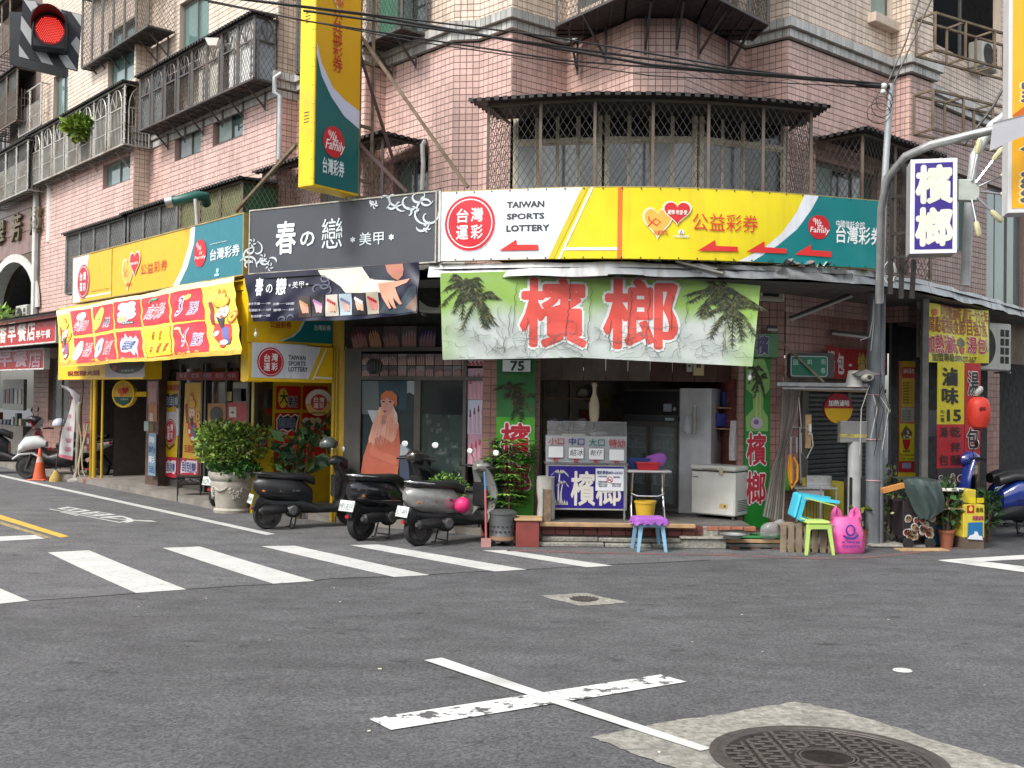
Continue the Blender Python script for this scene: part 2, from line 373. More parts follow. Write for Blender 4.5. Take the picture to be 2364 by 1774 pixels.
mh=thing('manhole_cover','big round cast iron manhole cover with basket weave ribs','manhole cover',(C1.x,C1.y,C1.z+.008));mh.rotation_euler=(slope(C1.y),0,0)
MB(iron).lathe([(R1,0),(R1,.006),(R1*.93,.006),(R1*.92,-.001),(R1*.9,-.002)],n=64).build('frame',mh,30)
MB(iron).lathe([(R1*.905,-.003),(R1*.9,.004),(R1*.86,.004),(R1*.855,.0),(.0001,.0)],n=64).build('plate',mh,30)
mb=MB(mat('iron_rib',(.12,.105,.095),.45,.4,var=.3,scale=14));st=.088
for i in range(-14,15):
 for j in range(-14,15):
  x,y=(i+.5*(j%2))*st,j*st*.52;w,h=(.036,.011)if(i+j)%2 else(.011,.036)
  if .3*R1<math.hypot(x,y)<R1*.82:mb.cbox(x-w,x+w,y-h,y+h,0,.006,.002)
tag(mb.build('rib',mh),kind='stuff')
mb=MB(_M['iron_rib'])
for r in(.27,.235):mb.lathe([(R1*r,0),(R1*r,.005),(R1*(r-.018),.005),(R1*(r-.018),0)],n=40)
mb.build('medallion',mh)
mb=MB(_M['iron_rib']);mb.text('台北市 衛工',-.15,-.035,.15,.035,0,.01);mb.move(lambda x,y,z:(x,z,.004));mb.build('lettering',mh)
C2=ground(1348.6,1385);R2=(ground(1378.5,1385)-C2).length
patch('concrete_surround',[c6(1452,603),c6(1735,586),c6(1998,645),c6(1700,665)],road)
m2=thing('valve_cover','small round iron cover in a pale square concrete patch','manhole cover',(C2.x,C2.y,C2.z+.008));m2.rotation_euler=(slope(C2.y),0,0)
MB(iron).lathe([(R2,0),(R2,.005),(R2*.86,.005),(R2*.85,-.001)],n=40).build('frame',m2,30)
mb=MB(iron).lathe([(R2*.83,0),(R2*.82,.004),(.0001,.004)],n=40)
for k in range(-4,5):
 for j in range(-4,5):
  if math.hypot(k,j)<4.4:mb.cbox(k*.035-.01,k*.035+.01,j*.035-.01,j*.035+.01,.004,.008,.003)
mb.build('plate',m2)
C3=ground(2083.6,1549.7);R3=(ground(2105,1549.7)-C3).length
m3=thing('survey_cap','small pale round cap set flush in the asphalt','ground cap',(C3.x,C3.y,C3.z+.005));m3.rotation_euler=(slope(C3.y),0,0)
MB(mat('cap_white',(.5,.5,.48),.7,dirt=(.3,.3,.28))).lathe([(R3,0),(R3*.9,.006),(.0001,.007)],n=28).build('cap',m3,30)
# ---------------------------------------------------------------- tiled walls
grout=mat('grout',(.15,.11,.10),.9);grout2=mat('grout_brown',(.10,.075,.055),.9)
t_pink=mat('tile_pink',(.54,.36,.315),.32,var=.10,scale=1.2,tint=True,streak=.42,dirt=(.16,.12,.10),spec=.4)
t_cream=mat('tile_cream',(.60,.49,.40),.32,var=.12,scale=1.0,tint=True,streak=.42,dirt=(.18,.14,.11),spec=.4)
t_white=mat('tile_white',(.45,.45,.43),.28,var=.14,scale=2,tint=True,streak=.6,dirt=(.15,.14,.12))
t_dark=mat('tile_brown',(.20,.105,.088),.35,var=.14,scale=2,tint=True,streak=.3,dirt=(.07,.05,.045))
plaster=mat('plaster',(.42,.40,.36),.85,var=.2,scale=2,streak=.4,dirt=(.14,.12,.1))
TILES={}  # building -> list of (centre, angle, w, h, material)
def wall(bld,A,B,z0,z1,tile,pw=.1,ph=.1,holes=(),gm=None,depth_=.16,gap=.008,name='wall',z_off=0.0):
 fr=Frame(A,B);Ln=fr.len
 H=[(max(0,a),min(Ln,b_),max(z0,c),min(z1,d))for a,b_,c,d in holes if b_>0 and a<Ln]
 xs=sorted({0,Ln,*[h[0]for h in H],*[h[1]for h in H]});zs=sorted({z0,z1,*[h[2]for h in H],*[h[3]for h in H]})
 inh=lambda x,z:any(a<x<b_ and c<z<d for a,b_,c,d in H)
 mb=MB(gm or grout);q=lambda x,z,o=0.0:tuple(fr.w(x,z,o))
 for i in range(len(xs)-1):
  for j in range(len(zs)-1):
   if not inh((xs[i]+xs[i+1])/2,(zs[j]+zs[j+1])/2):mb.quad(q(xs[i],zs[j]),q(xs[i+1],zs[j]),q(xs[i+1],zs[j+1]),q(xs[i],zs[j+1]))
 mb.m(tile or gm)
 for a,b_,c,d in H:
  D=-depth_
  mb.quad(q(a,c),q(a,c,D),q(a,d,D),q(a,d));mb.quad(q(b_,c),q(b_,c,D),q(b_,d,D),q(b_,d));mb.quad(q(a,c),q(b_,c),q(b_,c,D),q(a,c,D));mb.quad(q(a,d),q(b_,d),q(b_,d,D),q(a,d,D))
 ob=mb.build(name,bld)
 if tile:
  nx=max(1,round(Ln/pw));w=Ln/nx;nz=max(1,round((z1-z0)/ph));h=(z1-z0)/nz;L=TILES.setdefault(bld,[])
  for i in range(nx):
   for j in range(nz):
    a,b_,c,d=i*w+gap/2,(i+1)*w-gap/2,z0+j*h+gap/2,z0+(j+1)*h-gap/2;ok=True
    for(ha,hb,hc,hd)in H:
     if a<hb and b_>ha and c<hd and d>hc:
      if a>=ha-.005 and b_<=hb+.005 and c>=hc-.005 and d<=hd+.005:ok=False;break
      if c<hd-.01 and d>hc+.01 and(a<ha or b_>hb):
       if a<ha:b_=min(b_,ha)
       else:a=max(a,hb)
      elif c<hc:d=min(d,hc)
      else:c=max(c,hd)
    if ok and b_-a>.02 and d-c>.02:L.append((fr.w((a+b_)/2,(c+d)/2),fr.ang,b_-a,d-c,tile))
 return fr
def flush_tiles(bld,n_single=300):
 L=TILES.pop(bld,[]);eye=Vector((0,0,CZ))
 def size(t):n=Vector((math.sin(t[1]),-math.cos(t[1]),0));d=t[0]-eye;return t[2]*t[3]*abs(n.dot(d))/d.length**3
 def inview(t):
  d=t[0]-eye;x=d.dot(_r2)/d.dot(_f);y=d.dot(_u2)/d.dot(_f);return abs(x)<.5 and abs(y)<.375
 L.sort(key=lambda t:-(size(t)*(1 if inview(t)else 0)));meshes={}
 def shape(mb,w,h,Mx):
  c=.0035;t=.006
  vs=[(-w/2,0,-h/2),(w/2,0,-h/2),(w/2,0,h/2),(-w/2,0,h/2),(-w/2+c,-t,-h/2+c),(w/2-c,-t,-h/2+c),(w/2-c,-t,h/2-c),(-w/2+c,-t,h/2-c)]
  mb.add([Mx@Vector(p)for p in vs],[(4,5,6,7),(0,1,5,4),(1,2,6,5),(2,3,7,6),(3,0,4,7)])
 for(c,a,w,h,m)in L[:n_single]:
  if m not in meshes:
   mb=MB(m);shape(mb,.1,.1,Matrix.Identity(4));o_=mb.build('tile',bld);meshes[m]=o_.data
  else:o_=bpy.data.objects.new('tile',meshes[m]);COL.objects.link(o_);o_.parent=bld
  o_.location=c;o_.rotation_euler=(random.uniform(-.012,.012),random.uniform(-.01,.01),a+random.uniform(-.02,.02));o_.scale=(w/.1,1,h/.1)
 mb=MB()
 for(c,a,w,h,m)in L[n_single:]:
  mb.m(m);shape(mb,w,h,Matrix.Translation(c)@Matrix.Rotation(a+random.uniform(-.012,.012),4,'Z'));mb.tint+=[random.random()]*5
 if mb.v:tag(mb.build('tile',bld),kind='stuff')
P=lambda*a:Vector(a)
ML=P(-4.31,18.4);out=P(-.742,-.67)
def ms(s_,o_=0.0):return ML+UL*s_+out*o_
V=[ms(12.0,.35),ms(5.63,.35),ms(5.63),ML,P(-4.01,18.67),P(-2.51,16.95),P(-2.2,17.2),P(-.974,15.86),P(-.57,15.8),P(-.07,15.3),P(.79,15.97),P(1.694,14.71),P(2.433,14.68),P(3.59,15.98),P(4.13,15.5),P(6.39,17.36),P(6.6,17.07),P(7.15,17.5),P(6.75,17.95),P(14.5,24.94)]
bld=thing('apartment_building','tall corner apartment building clad in pink tiles below and cream tiles above','building',(0,0,0))
Z0,Z1,Z2,Z3=3.45,7.6,7.9,13.2
def F_(i):return Frame(V[i],V[i+1])
# ---------------------------------------------------------------- windows
alu=mat('window_aluminium',(.17,.17,.16),.45,.4,var=.1);alu_l=mat('window_frame_ivory',(.66,.62,.50),.5,var=.12,dirt=(.3,.27,.2))
def glass_mat(name,col,rough=.08):
 return mat(name,col,rough,0,var=.25,scale=1.2,spec=.9,coat=.5)
gl_g=glass_mat('glass_green',(.10,.18,.165));gl_d=glass_mat('glass_dark',(.02,.025,.028));gl_b=glass_mat('glass_grey',(.15,.17,.18));gl_w=mat('glass_frosted',(.38,.42,.44),.35,var=.15)
curt=mat('curtain',(.33,.42,.39),.8,var=.2,scale=4)
def window(bld,fr,x0,x1,z0,z1,n=2,glass=None,frame=None,off=-.09,transom=None,curtain=False):
 frame=frame or alu;t=.045;w_=MB(frame)
 q=lambda a,b_,c,d,o0=0.0,dp=.05:w_.box(a,b_,-off-0+o0,-off+dp+o0,c,d)
 q(x0,x0+t,z0,z1);q(x1-t,x1,z0,z1);q(x0+t,x1-t,z0,z0+t);q(x0+t,x1-t,z1-t,z1)
 if transom:q(x0+t,x1-t,transom-t/2,transom+t/2)
 ob=w_.build('window',bld,loc=fr.loc,rz=fr.ang)
 zs=[(z0+t,(transom-t/2)if transom else z1-t)]+([(transom+t/2,z1-t)]if transom else[])
 for zi,(c,d)in enumerate(zs):
  W_=(x1-x0-2*t)/n
  for i in range(n):
   a=x0+t+i*W_;sh=MB(frame);o_=.006+.02*(i%2);s_=.028;yy=-off+o_
   for r in((a,a+s_,c,d),(a+W_-s_,a+W_,c,d),(a+s_,a+W_-s_,c,c+s_),(a+s_,a+W_-s_,d-s_,d)):sh.box(r[0],r[1],yy,yy+.02,r[2],r[3])
   so=sh.build('sash',ob)
   gm=glass if not isinstance(glass,(list,tuple))else glass[(i+zi*n)%len(glass)]
   if zi==1 and isinstance(glass,(list,tuple)):gm=gl_d
   MB(gm or gl_g).box(a+s_,a+W_-s_,yy+.008,yy+.012,c+s_,d-s_).build('pane',ob)
 return ob
def hole(fr,bl,tr):
 a=fr.uv(*bl);b_=fr.uv(*tr);return(a[0],b_[0],a[1],b_[1])
 # ---------------------------------------------------------------- the walls, floor by floor
cols={}
def face(i,z0,z1,tile,holes=(),**k):return wall(bld,V[i],V[i+1],z0,z1,tile,holes=holes,**k)
f0,f2,f4,f6,f14=F_(0),F_(2),F_(4),F_(6),F_(14)
h0a=hole(f0,(237,438),(301,356));h0b=hole(f0,(250,145),(312,38));h2a=hole(f2,(404,373),(465,286));h2b=hole(f2,(491,338),(562,240));h2c=(f2.uv(416,0)[0],f2.uv(482,0)[0],8.95,10.3)
h0c=(f0.uv(192,100)[0],f0.uv(212,100)[0]+.3,8.1,9.6);h2d=(.6,2.2,7.95,9.0)
face(0,Z0,Z1,t_pink,[h0a]);face(0,Z2,Z3,t_cream,[(h0b[0],h0b[1],h0b[3]-1.35,h0b[3]),(1.0,2.1,9.0,10.2)])
h0b=(h0b[0],h0b[1],h0b[3]-1.35,h0b[3])
face(1,Z0,Z3,t_dark if False else t_cream);
face(2,Z0,Z1,t_pink,[h2a,h2b]);face(2,Z2,Z3,t_cream,[h2c])
face(3,Z0,Z1,t_pink);face(3,Z2,Z3,t_cream)
h4a=(.9,2.2,4.3,5.9);face(4,Z0,Z1,t_pink,[h4a]);h4b=(.5,2.1,8.0,9.6);face(4,Z2,Z3,t_cream,[h4b])
face(5,Z0,Z1,t_pink);face(5,Z2,Z3,t_cream)
h6a=(.25,1.2,4.2,6.0);h6b=(.1,1.1,8.0,9.8);face(6,Z0,Z1,t_pink,[h6a]);face(6,Z2,Z3,t_cream,[h6b])
for i in(7,8,9,10,11,12,13):
 face(i,Z0 if i in(7,8,13)else 6.42,Z1,t_pink)
 hs_={10:[(.25,1.35,8.1,10)],11:[(.12,.62,8.1,10)],12:[(.3,1.5,8.1,10)]}.get(i,[])
 face(i,Z2,Z3,t_cream,hs_)
 for h in hs_:window(bld,F_(i),*h,n=2 if h[1]-h[0]>.7 else 1,glass=gl_b,frame=alu)
h14=(.75,2.5,3.9,5.9);face(14,Z0,Z1,t_pink,[h14]);h14b=(f14.uv(2010,0)[0],f14.uv(2035,0)[0]+.35,8.55,9.8);face(14,Z2,Z3,t_cream,[h14b])
face(15,Z0,Z1,t_pink);face(15,Z2,Z3,t_cream);face(16,Z0,Z1,t_pink);face(16,Z2,Z3,t_cream)
f18=F_(18)
h18a=(1.2,2.9,5.0,6.5);h18b=(.6,4.2,8.75,11.2);h18c=(3.6,5.4,4.0,6.5)
t_brown=mat('tile_rose_brown',(.30,.19,.165),.35,var=.14,scale=2,tint=True,streak=.4,dirt=(.10,.08,.07));face(17,Z0,Z3,t_brown);face(18,Z0,Z1,t_brown,[h18a,h18c]);face(18,Z2,Z3,t_cream,[h18b])
window(bld,f0,*h0a,glass=gl_g);window(bld,f0,*h0b,glass=gl_g);window(bld,f0,1.0,2.1,9.0,10.2,glass=gl_g)
window(bld,f2,*h2a,glass=[gl_w,curt]);window(bld,f2,*h2b,glass=[curt,gl_g]);window(bld,f2,*h2c,glass=gl_g)
window(bld,f4,*h4a,glass=gl_b);window(bld,f4,*h4b,glass=gl_b);window(bld,f6,*h6a,glass=[gl_g,gl_d]);window(bld,f6,*h6b,glass=gl_g)
window(bld,f14,*h14,n=3,glass=[curt,gl_d,gl_g]);window(bld,f14,*h14b,n=1,glass=curt)
window(bld,f18,*h18a,glass=gl_g);window(bld,f18,*h18c,n=3,glass=gl_g);window(bld,f18,*h18b,n=2,glass=gl_d,off=-.8)
fr=f14;MB(t_cream).cbox(h14b[0]-.1,h14b[1]+.1,-.16,0,8.38,8.54).build('sill',bld,loc=fr.loc,rz=fr.ang)
# cornice of white glazed tiles between the second and third storey, in two steps
def offs(pts,d):
 o_=[]
 for i,p in enumerate(pts):
  ns=[]
  if i:e=(p-pts[i-1]).normalized();ns.append(P(e.y,-e.x))
  if i<len(pts)-1:e=(pts[i+1]-p).normalized();ns.append(P(e.y,-e.x))
  m_=sum(ns,P(0,0));m_=m_.normalized();o_.append(p+m_*(d/max(.35,m_.dot(ns[0]))))
 return o_
def cornice(pts,z0,z1,d,pw=.11):
 q=offs(pts,d);
 for i in range(len(q)-1):
  if(q[i+1]-q[i]).length>.03:wall(bld,q[i],q[i+1],z0,z1,t_white,pw,z1-z0-.004,gm=grout2,name='cornice')
 mb=MB(plaster)
 for i in range(len(q)-1):
  for z in(z0,z1):mb.quad((*pts[i],z),(*pts[i+1],z),(*q[i+1],z),(*q[i],z))
 mb.build('cornice_slab',bld)
cornice(V[0:20],7.62,7.755,.07);cornice(V[0:20],7.757,7.9,.13)
cornice(V[0:5],7.46,7.60,.03)
flush_tiles(bld)
mb=MB(plaster)  # dark core so that no daylight leaks through, roof slab
core=[V[0]+P(2,2),V[5]+P(1.2,1.6),V[7]+P(.5,1.5),P(.8,17.0),P(3.4,17.0),P(6.0,18.6),V[17]+P(-.6,1.2),P(14.2,26.5),P(5,34),P(-8,36)]
mb.poly([(p.x,p.y)for p in core],0,0);n0=len(mb.v);mb.v=[(x,z,Z3)for x,y,z in mb.v]
for i in range(len(core)):a,b_=core[i],core[(i+1)%len(core)];mb.m(mat('interior_dark',(.03,.03,.03),.9));mb.quad((*a,3.5),(*b_,3.5),(*b_,Z3),(*a,Z3))
mb.build('core',bld)
# bay window of the second storey
bw=[V[9]+P(.02,.02),P(1.30,15.05),P(2.69,14.95),P(4.12,15.46)]
for i,gls in enumerate(([gl_w,gl_b,gl_b,gl_d],[gl_d,gl_b,gl_w,gl_b],[gl_b,gl_b,gl_d,gl_d])):
 fr=Frame(bw[i],bw[i+1]);window(bld,fr,.02,fr.len-.02,3.6,6.38,n=4,glass=gls,frame=alu_l,off=0,transom=5.92)
 # ---------------------------------------------------------------- window cages
grey_m=mat('cage_grey',(.085,.082,.08),.5,.3,var=.2,scale=8,dirt=(.12,.06,.035));brown_m=mat('cage_brown',(.15,.12,.095),.55,.2,var=.2,scale=8,dirt=(.10,.05,.03))
white_m=mat('cage_pale',(.42,.41,.37),.5,.3,var=.2,scale=8,dirt=(.2,.13,.08));wire_m=mat('cage_wire',(.10,.09,.08),.55,.2)
roof_m=mat('cage_roof',(.035,.033,.033),.6,.2,var=.3,streak=.3);olive=mat('mesh_panel_olive',(.13,.13,.06),.7,var=.2,scale=3,dirt=(.06,.06,.03));greenp=mat('panel_green',(.02,.13,.07),.6)
slate=mat('mesh_panel_grey',(.17,.18,.18),.6,var=.25,scale=4,dirt=(.08,.08,.08))
def diamond(mb,A,B,z0,z1,pw=.095,ph=.15,r=.0045):
 L=(B-A).length;d=(B-A)/L;k=ph/pw;H=z1-z0
 for sg in(1,-1):
  c=-H/k if sg>0 else 0;c=math.floor(c/pw)*pw
  while c<L+(H/k if sg<0 else 0):
   pts=[]
   for(x,z)in((c,0.0),(c+sg*H/k,H)):pts.append([x,z])
   (xa,za),(xb,zb)=pts
   if xa>xb:xa,za,xb,zb=xb,zb,xa,za
   if xb>0.002 and xa<L-.002:
    s_=(zb-za)/(xb-xa)
    if xa<0:za-=s_*xa;xa=0
    if xb>L:zb-=s_*(xb-L);xb=L
    p=A+d*xa;q=A+d*xb
    mb.tube([(p.x,p.y,z0+za),(q.x,q.y,z0+zb)],r,3,False)
   c+=pw
def cage(label,pts,z0,z1,n,fm,wm=None,roof=.12,arch=False,backing=None,bars=False,floor=True,brackets=0,mesh=True,group='window cages on the apartment building',roof_z=None,pw=.095,ph=.15):
 pts=[P(*p[:2])for p in pts];o_=pts[0].copy();t=thing('window_cage',label,'window cage',(o_.x,o_.y,0),0,group);q=[p-o_ for p in pts];wm=wm or wire_m
 for z in(z0,z1):
  fmb=MB(fm)
  for i in range(len(q)-1):fmb.bar((*q[i],z),(*q[i+1],z),.035)
  fmb.build('rail',t)
 for i in range(len(q)-1):
  A,B=q[i],q[i+1];L=(B-A).length;k=n[i]
  for j in range(k+1):
   if j==0 and i>0:continue
   if(j==0 and i==0)or(j==k and i==len(q)-2):continue
   p=A.lerp(B,j/k)if k else A;mb=MB(fm);mb.box(p.x-.02,p.x+.02,p.y-.02,p.y+.02,z0+.018,z1-.018);mb.build('post',t)
  d=(B-A).normalized();nn=P(d.y,-d.x)
  if mesh:mb=MB(wm);diamond(mb,A,B,z0+.02,z1-.02,pw,ph);mb.build('diamond_mesh',t)
  if bars or arch:
   mb=MB(fm);w_=L/max(1,k)
   for j in range(max(1,k)):
    c=A+d*(w_*(j+.5));hw=w_*.36;H=z1-z0;za=z0+H*.62
    f3=lambda x,z:(c.x+d.x*x+nn.x*.012,c.y+d.y*x+nn.y*.012,z)
    if arch:
     for sx in(-hw,hw):mb.bar(f3(sx,z0),f3(sx,za),.024)
     mb.bar(f3(-hw,za),f3(hw,za),.03)
     ar=[f3(hw*math.cos(a),za+(H*.34)*math.sin(a))for a in[math.pi*m_/10 for m_ in range(11)]];mb.tube(ar,.013,4)
     for a in(45,90,135):mb.bar(f3(0,za),f3(hw*math.cos(math.radians(a)),za+H*.34*math.sin(math.radians(a))),.016)
    if bars:
     nb=max(2,int(2*hw/.075))
     for m_ in range(nb+1):x=-hw+2*hw*m_/nb;mb.bar(f3(x,z0),f3(x,za),.010)
     mb.bar(f3(-hw,z0+H*.3),f3(hw,z0+H*.3),.02)
     for m_ in range(7):
      z=z0+H*(m_+.5)/7
      mb.bar(f3(hw,z),f3(w_-hw,z),.012)
   mb.build('grille',t)
 for(i,j0,j1,m_)in(backing or[]):  # solid sheets behind the mesh: (segment, from, to, material)
  A,B=q[i],q[i+1];d=(B-A);nn=P(d.y,-d.x).normalized();a=A+d*j0-nn*.03;b_=A+d*j1-nn*.03
  mb=MB(m_);mb.quad((*a,z0+.02),(*b_,z0+.02),(*b_,z1-.02),(*a,z1-.02));c_=-nn*.008;mb.quad((*(a+c_),z0+.02),(*(b_+c_),z0+.02),(*(b_+c_),z1-.02),(*(a+c_),z1-.02));mb.build('sheet',t)
 if roof is not None:
  ro=offs(q,roof);ro[0]=q[0]+(ro[1]-q[1])*.6;ro[-1]=q[-1]+(ro[-2]-q[-2])*.6
  mb=MB(roof_m);zz=z1+.03;up=[(*p,zz+.02)for p in ro];back=[(*q[-1],zz+.10),(*q[0],zz+.10)]
  k=len(ro);top=[Vector(p)for p in up]+[Vector(p)for p in back];ts=tessellate_polygon([[Vector((p.x,p.y,0))for p in top]])
  mb.add([tuple(p)for p in top],[tuple(x)for x in ts]);mb.add([(p.x,p.y,p.z-.02)for p in top],[tuple(x)for x in ts])
  for i in range(k-1):
   a,b_=top[i],top[i+1];m_=max(1,int((b_-a).length/.12))
   for j in range(m_):p0,p1=a.lerp(b_,j/m_),a.lerp(b_,(j+.55)/m_);mb.quad((p0.x,p0.y,p0.z+.012),(p1.x,p1.y,p1.z+.012),(p1.x,p1.y,p1.z-.04),(p0.x,p0.y,p0.z-.04))
  mb.build('roof',t)
 if floor:
  mb=MB(fm)
  ts=tessellate_polygon([[Vector((p.x,p.y,0))for p in q]])
  if floor!='open':mb.m(roof_m).add([(p.x,p.y,z0-.005)for p in q],[tuple(x)for x in ts])
  mb.m(fm)
  for i in range(1,len(q)-2):
   A,B=q[i],q[i+1];m_=max(2,int((B-A).length/.3));W0=q[0].lerp(q[-1],0)
   for j in range(m_+1):
    p=A.lerp(B,j/m_);wl=q[0].lerp(q[-1],(j/m_+i-1)/(len(q)-3));mb.bar((*p,z0-.012),(*wl,z0-.012),.018)
  for s_ in(.33,.66):
   for i in range(1,len(q)-2):mb.bar((*(q[0].lerp(q[1],s_)),z0-.012),(*(q[-1].lerp(q[-2],s_)),z0-.012),.014)
  mb.build('floor_grid',t)
 for j in range(brackets):
  s_=(j+.5)/brackets;wl=q[0].lerp(q[-1],s_);seg=(len(q)-3)*s_;i=min(len(q)-3,int(seg))+1;ot=q[i].lerp(q[i+1],seg-(i-1));ot=wl.lerp(ot,.8)
  if(ot-wl).length<.05:continue
  dn=(ot-wl).length;e=(ot-wl).normalized()*.02;mb=MB(fm);mb.bar((*(wl+e),z0-.02),(*(wl+e),z0-dn*1.05),.03);mb.bar((*ot,z0-.02),(*(wl+e),z0-dn*.95),.028);mb.build('bracket',t)
 return t
def seg_on(fr,off,uL,uR,v=300):  # plan points of a cage standing off a wall plane between two image columns
 a=fr.uv(uL,v,off)[0];b_=fr.uv(uR,v,off)[0];g_=lambda x,o_:fr.w(x,0,o_).xy
 return[g_(a,.03),g_(a,off),g_(b_,off),g_(b_,.03)]
xs_=[-.38,.35,1.09,1.885,2.66,3.45,4.18];ys_=[14.35,14.15,14.0,13.98,14.05,14.2,14.42]
cage('wide curved diamond mesh cage with brown posts over the bay window',[(-.09,15.25)]+list(zip(xs_,ys_))+[(4.15,15.45)],4.1,6.2,[1]*8,brown_m,roof=.22,pw=.105,ph=.165)
c_o=P(5.2,15.28);cage('dark mesh cage with sagging roof between the bay window and the steel conduit',[c_o-P(.67,-.742)*.85,c_o,c_o+UR*1.0,c_o+UR*2.2,c_o+UR*2.2+P(-.6,.66)],4.1,6.12,[1,1,1,1],brown_m,roof=.18,pw=.105,ph=.165)
c_o=P(-2.05,15.77);cage('mesh cage half hidden behind the tall yellow and teal sign, white pipe beside it',[c_o+UL*3.77-out*.35,c_o+UL*3.77,c_o+UL*2.2,c_o+UL*.9,c_o,c_o-out*.85],4.2,6.1,[1,1,1,1,1],grey_m,roof=.15,pw=.11,ph=.16)
fM=Frame(ms(20),ms(0))
q=seg_on(fM,.78,159,292);cage('grey sheeted cage above the white end of the long yellow lottery sign',q,4.4,5.78,[1,4,1],slate,roof=.1,backing=[(1,0,.98,slate)],mesh=True,floor=False)
q=seg_on(fM,.78,300,412);cage('silver grey mesh cage behind the middle of the long yellow lottery sign',q,4.4,5.8,[1,3,1],slate,roof=.14,backing=[(1,.02,.98,slate)],floor=False)
q=seg_on(fM,.74,419,562);cage('olive green mesh cage with green end panel, behind the green exhaust duct',q,4.4,5.8,[1,3,1],brown_m,wm=mat('wire_olive',(.28,.28,.17),.6),roof=.14,backing=[(1,.0,1,olive),(2,0,1,greenp)],floor=False)
q=seg_on(fM,.50,322,584);cage('dark iron balcony cage with fanlight arches, white sheets inside, on the third floor',q,7.68,8.8,[1,8,1],grey_m,roof=.1,arch=True,backing=[(1,.80,.99,mat('sheet_white',(.6,.6,.58),.6)),(1,.0,.22,slate),(1,.55,.72,mat('sheet_cream',(.45,.42,.36),.7)),(2,.1,.9,mat('sheet_blue',(.42,.46,.52),.6))],brackets=6)
q=seg_on(fM,.66,72,287);cage('pale barred balcony cage with arches and a fern growing out of it',q,7.45,8.75,[1,7,1],white_m,roof=.1,arch=True,bars=True,mesh=False,floor='open',brackets=4,backing=[(1,0,1,mat('cage_inside_shade',(.045,.045,.04),.8,var=.6,scale=2))])  # near-black sheet stands in for the shaded inside behind the bars
q=seg_on(fM,.60,186,338);cage('dark mesh cage at the top edge right of the red traffic light',q,9.75,11.4,[1,6,1],grey_m,roof=.1,floor=True,brackets=7)
q=seg_on(fM,.55,612,912,150)
c_o=P(-1.8,15.9);cage('dark third floor cage with fan shaped arches crossing behind the tall vertical sign',[c_o+UL*3.2-out*.5,c_o+UL*3.2,c_o,c_o-out*.55],7.85,9.6,[1,4,1],grey_m,roof=.1,arch=True,backing=[(1,0,.3,slate),(1,.8,1,greenp)],brackets=5)
cage('grey balcony cage above the bay seen from below at the top edge',[(.62,15.6),(.59,15.1),(1.5,13.85),(2.62,13.85),(3.68,14.93),(3.6,15.6)],7.62,9.3,[1,3,3,3,1],grey_m,roof=.1,brackets=0)
t=thing('balcony_brackets','row of angled steel brackets below the top balcony cage on the bay','brackets',(2,14.7,0))
for(a,b_)in(((.95,15.65),(.75,15.0)),((1.35,15.1),(.95,14.6)),((1.85,14.68),(1.85,14.05)),((2.3,14.66),(2.3,14.05)),((2.62,14.85),(2.95,14.35)),((3.2,15.5),(3.45,14.95))):
 mb=MB(grey_m);a=P(*a);b_=P(*b_);d=(b_-a).normalized()*.05;a=a+d;o2=P(2,14.7);mb.bar((*(a-o2),7.6),(*(a-o2),7.05),.035);mb.bar((*(b_-o2),7.6),(*(a-o2),7.12),.03);mb.build('bracket',t)
fL2=Frame(ms(24),ms(14.7));
q=seg_on(fM,.55,44,94);cage('small white window cage holding flower pots below the traffic light',q,9.0,10.1,[1,2,1],white_m,roof=None,bars=True,mesh=False,floor='open')
q=seg_on(fM,.8,-30,38);cage('window cage with translucent green roof at the left picture edge, upper one',q,9.3,10.7,[1,3,1],brown_m,roof=.1,bars=True,mesh=False,floor='open',backing=[(1,0,1,mat('cage_inside_shade'))])
q=seg_on(fM,.8,-30,66);cage('window cage with translucent green roof at the left picture edge, lower one',q,7.3,8.6,[1,4,1],white_m,roof=.1,bars=True,mesh=False,floor='open',backing=[(1,0,1,mat('cage_inside_shade'))])
q=seg_on(fM,.8,-30,24,20);cage('barred brown cage in the top left corner',q,11.4,12.8,[1,3,1],brown_m,roof=.1,bars=True,mesh=False,floor='open')
# upper walls left of the pilaster and the granite fronted neighbour
V2=[ms(26,0),ms(14.7,0),ms(14.7,.35),ms(12.0,.35)]
nb=thing('neighbour_building','building with plum granite front, white rimmed arch and raised characters at the left','building',(0,0,0))
for i in range(3):wall(nb,V2[i],V2[i+1],Z1+.25,Z3,t_cream,holes=[(8.6,9.8,8.6,9.9),(6.4,8.2,8.7,9.9)]if i==0 else())
window(nb,Frame(V2[0],V2[1]),8.6,9.8,8.6,9.9,glass=gl_d);window(nb,Frame(V2[0],V2[1]),6.4,8.2,8.7,9.9,glass=gl_g)
gran=mat('granite_plum',(.20,.115,.10),.35,var=.25,scale=3,bump=.1,tint=True,streak=.2,dirt=(.3,.2,.18));rim=mat('white_render',(.55,.55,.52),.6,streak=.3,dirt=(.3,.3,.3))
gfr=Frame(ms(26,.40),ms(12.0,.40));GL=gfr.len
acx,acz=gfr.uv(30,640)[0],4.3;arx=gfr.uv(88,640)[0]-acx;arz=gfr.uv(40,597)[1]-acz
mb=MB(gran);N=24
xa,xb=acx-arx,acx+arx
arc=[(acx-arx*math.cos(math.pi*k/N),acz+arz*math.sin(math.pi*k/N))for k in range(N+1)]
gw=MB(grout2)
for k in range(N):a,b_=arc[k],arc[k+1];gw.quad((a[0],0,a[1]),(b_[0],0,b_[1]),(b_[0],0,7.45),(a[0],0,7.45));gw.quad((a[0],0,a[1]),(b_[0],0,b_[1]),(b_[0],.5,b_[1]),(a[0],.5,a[1]))
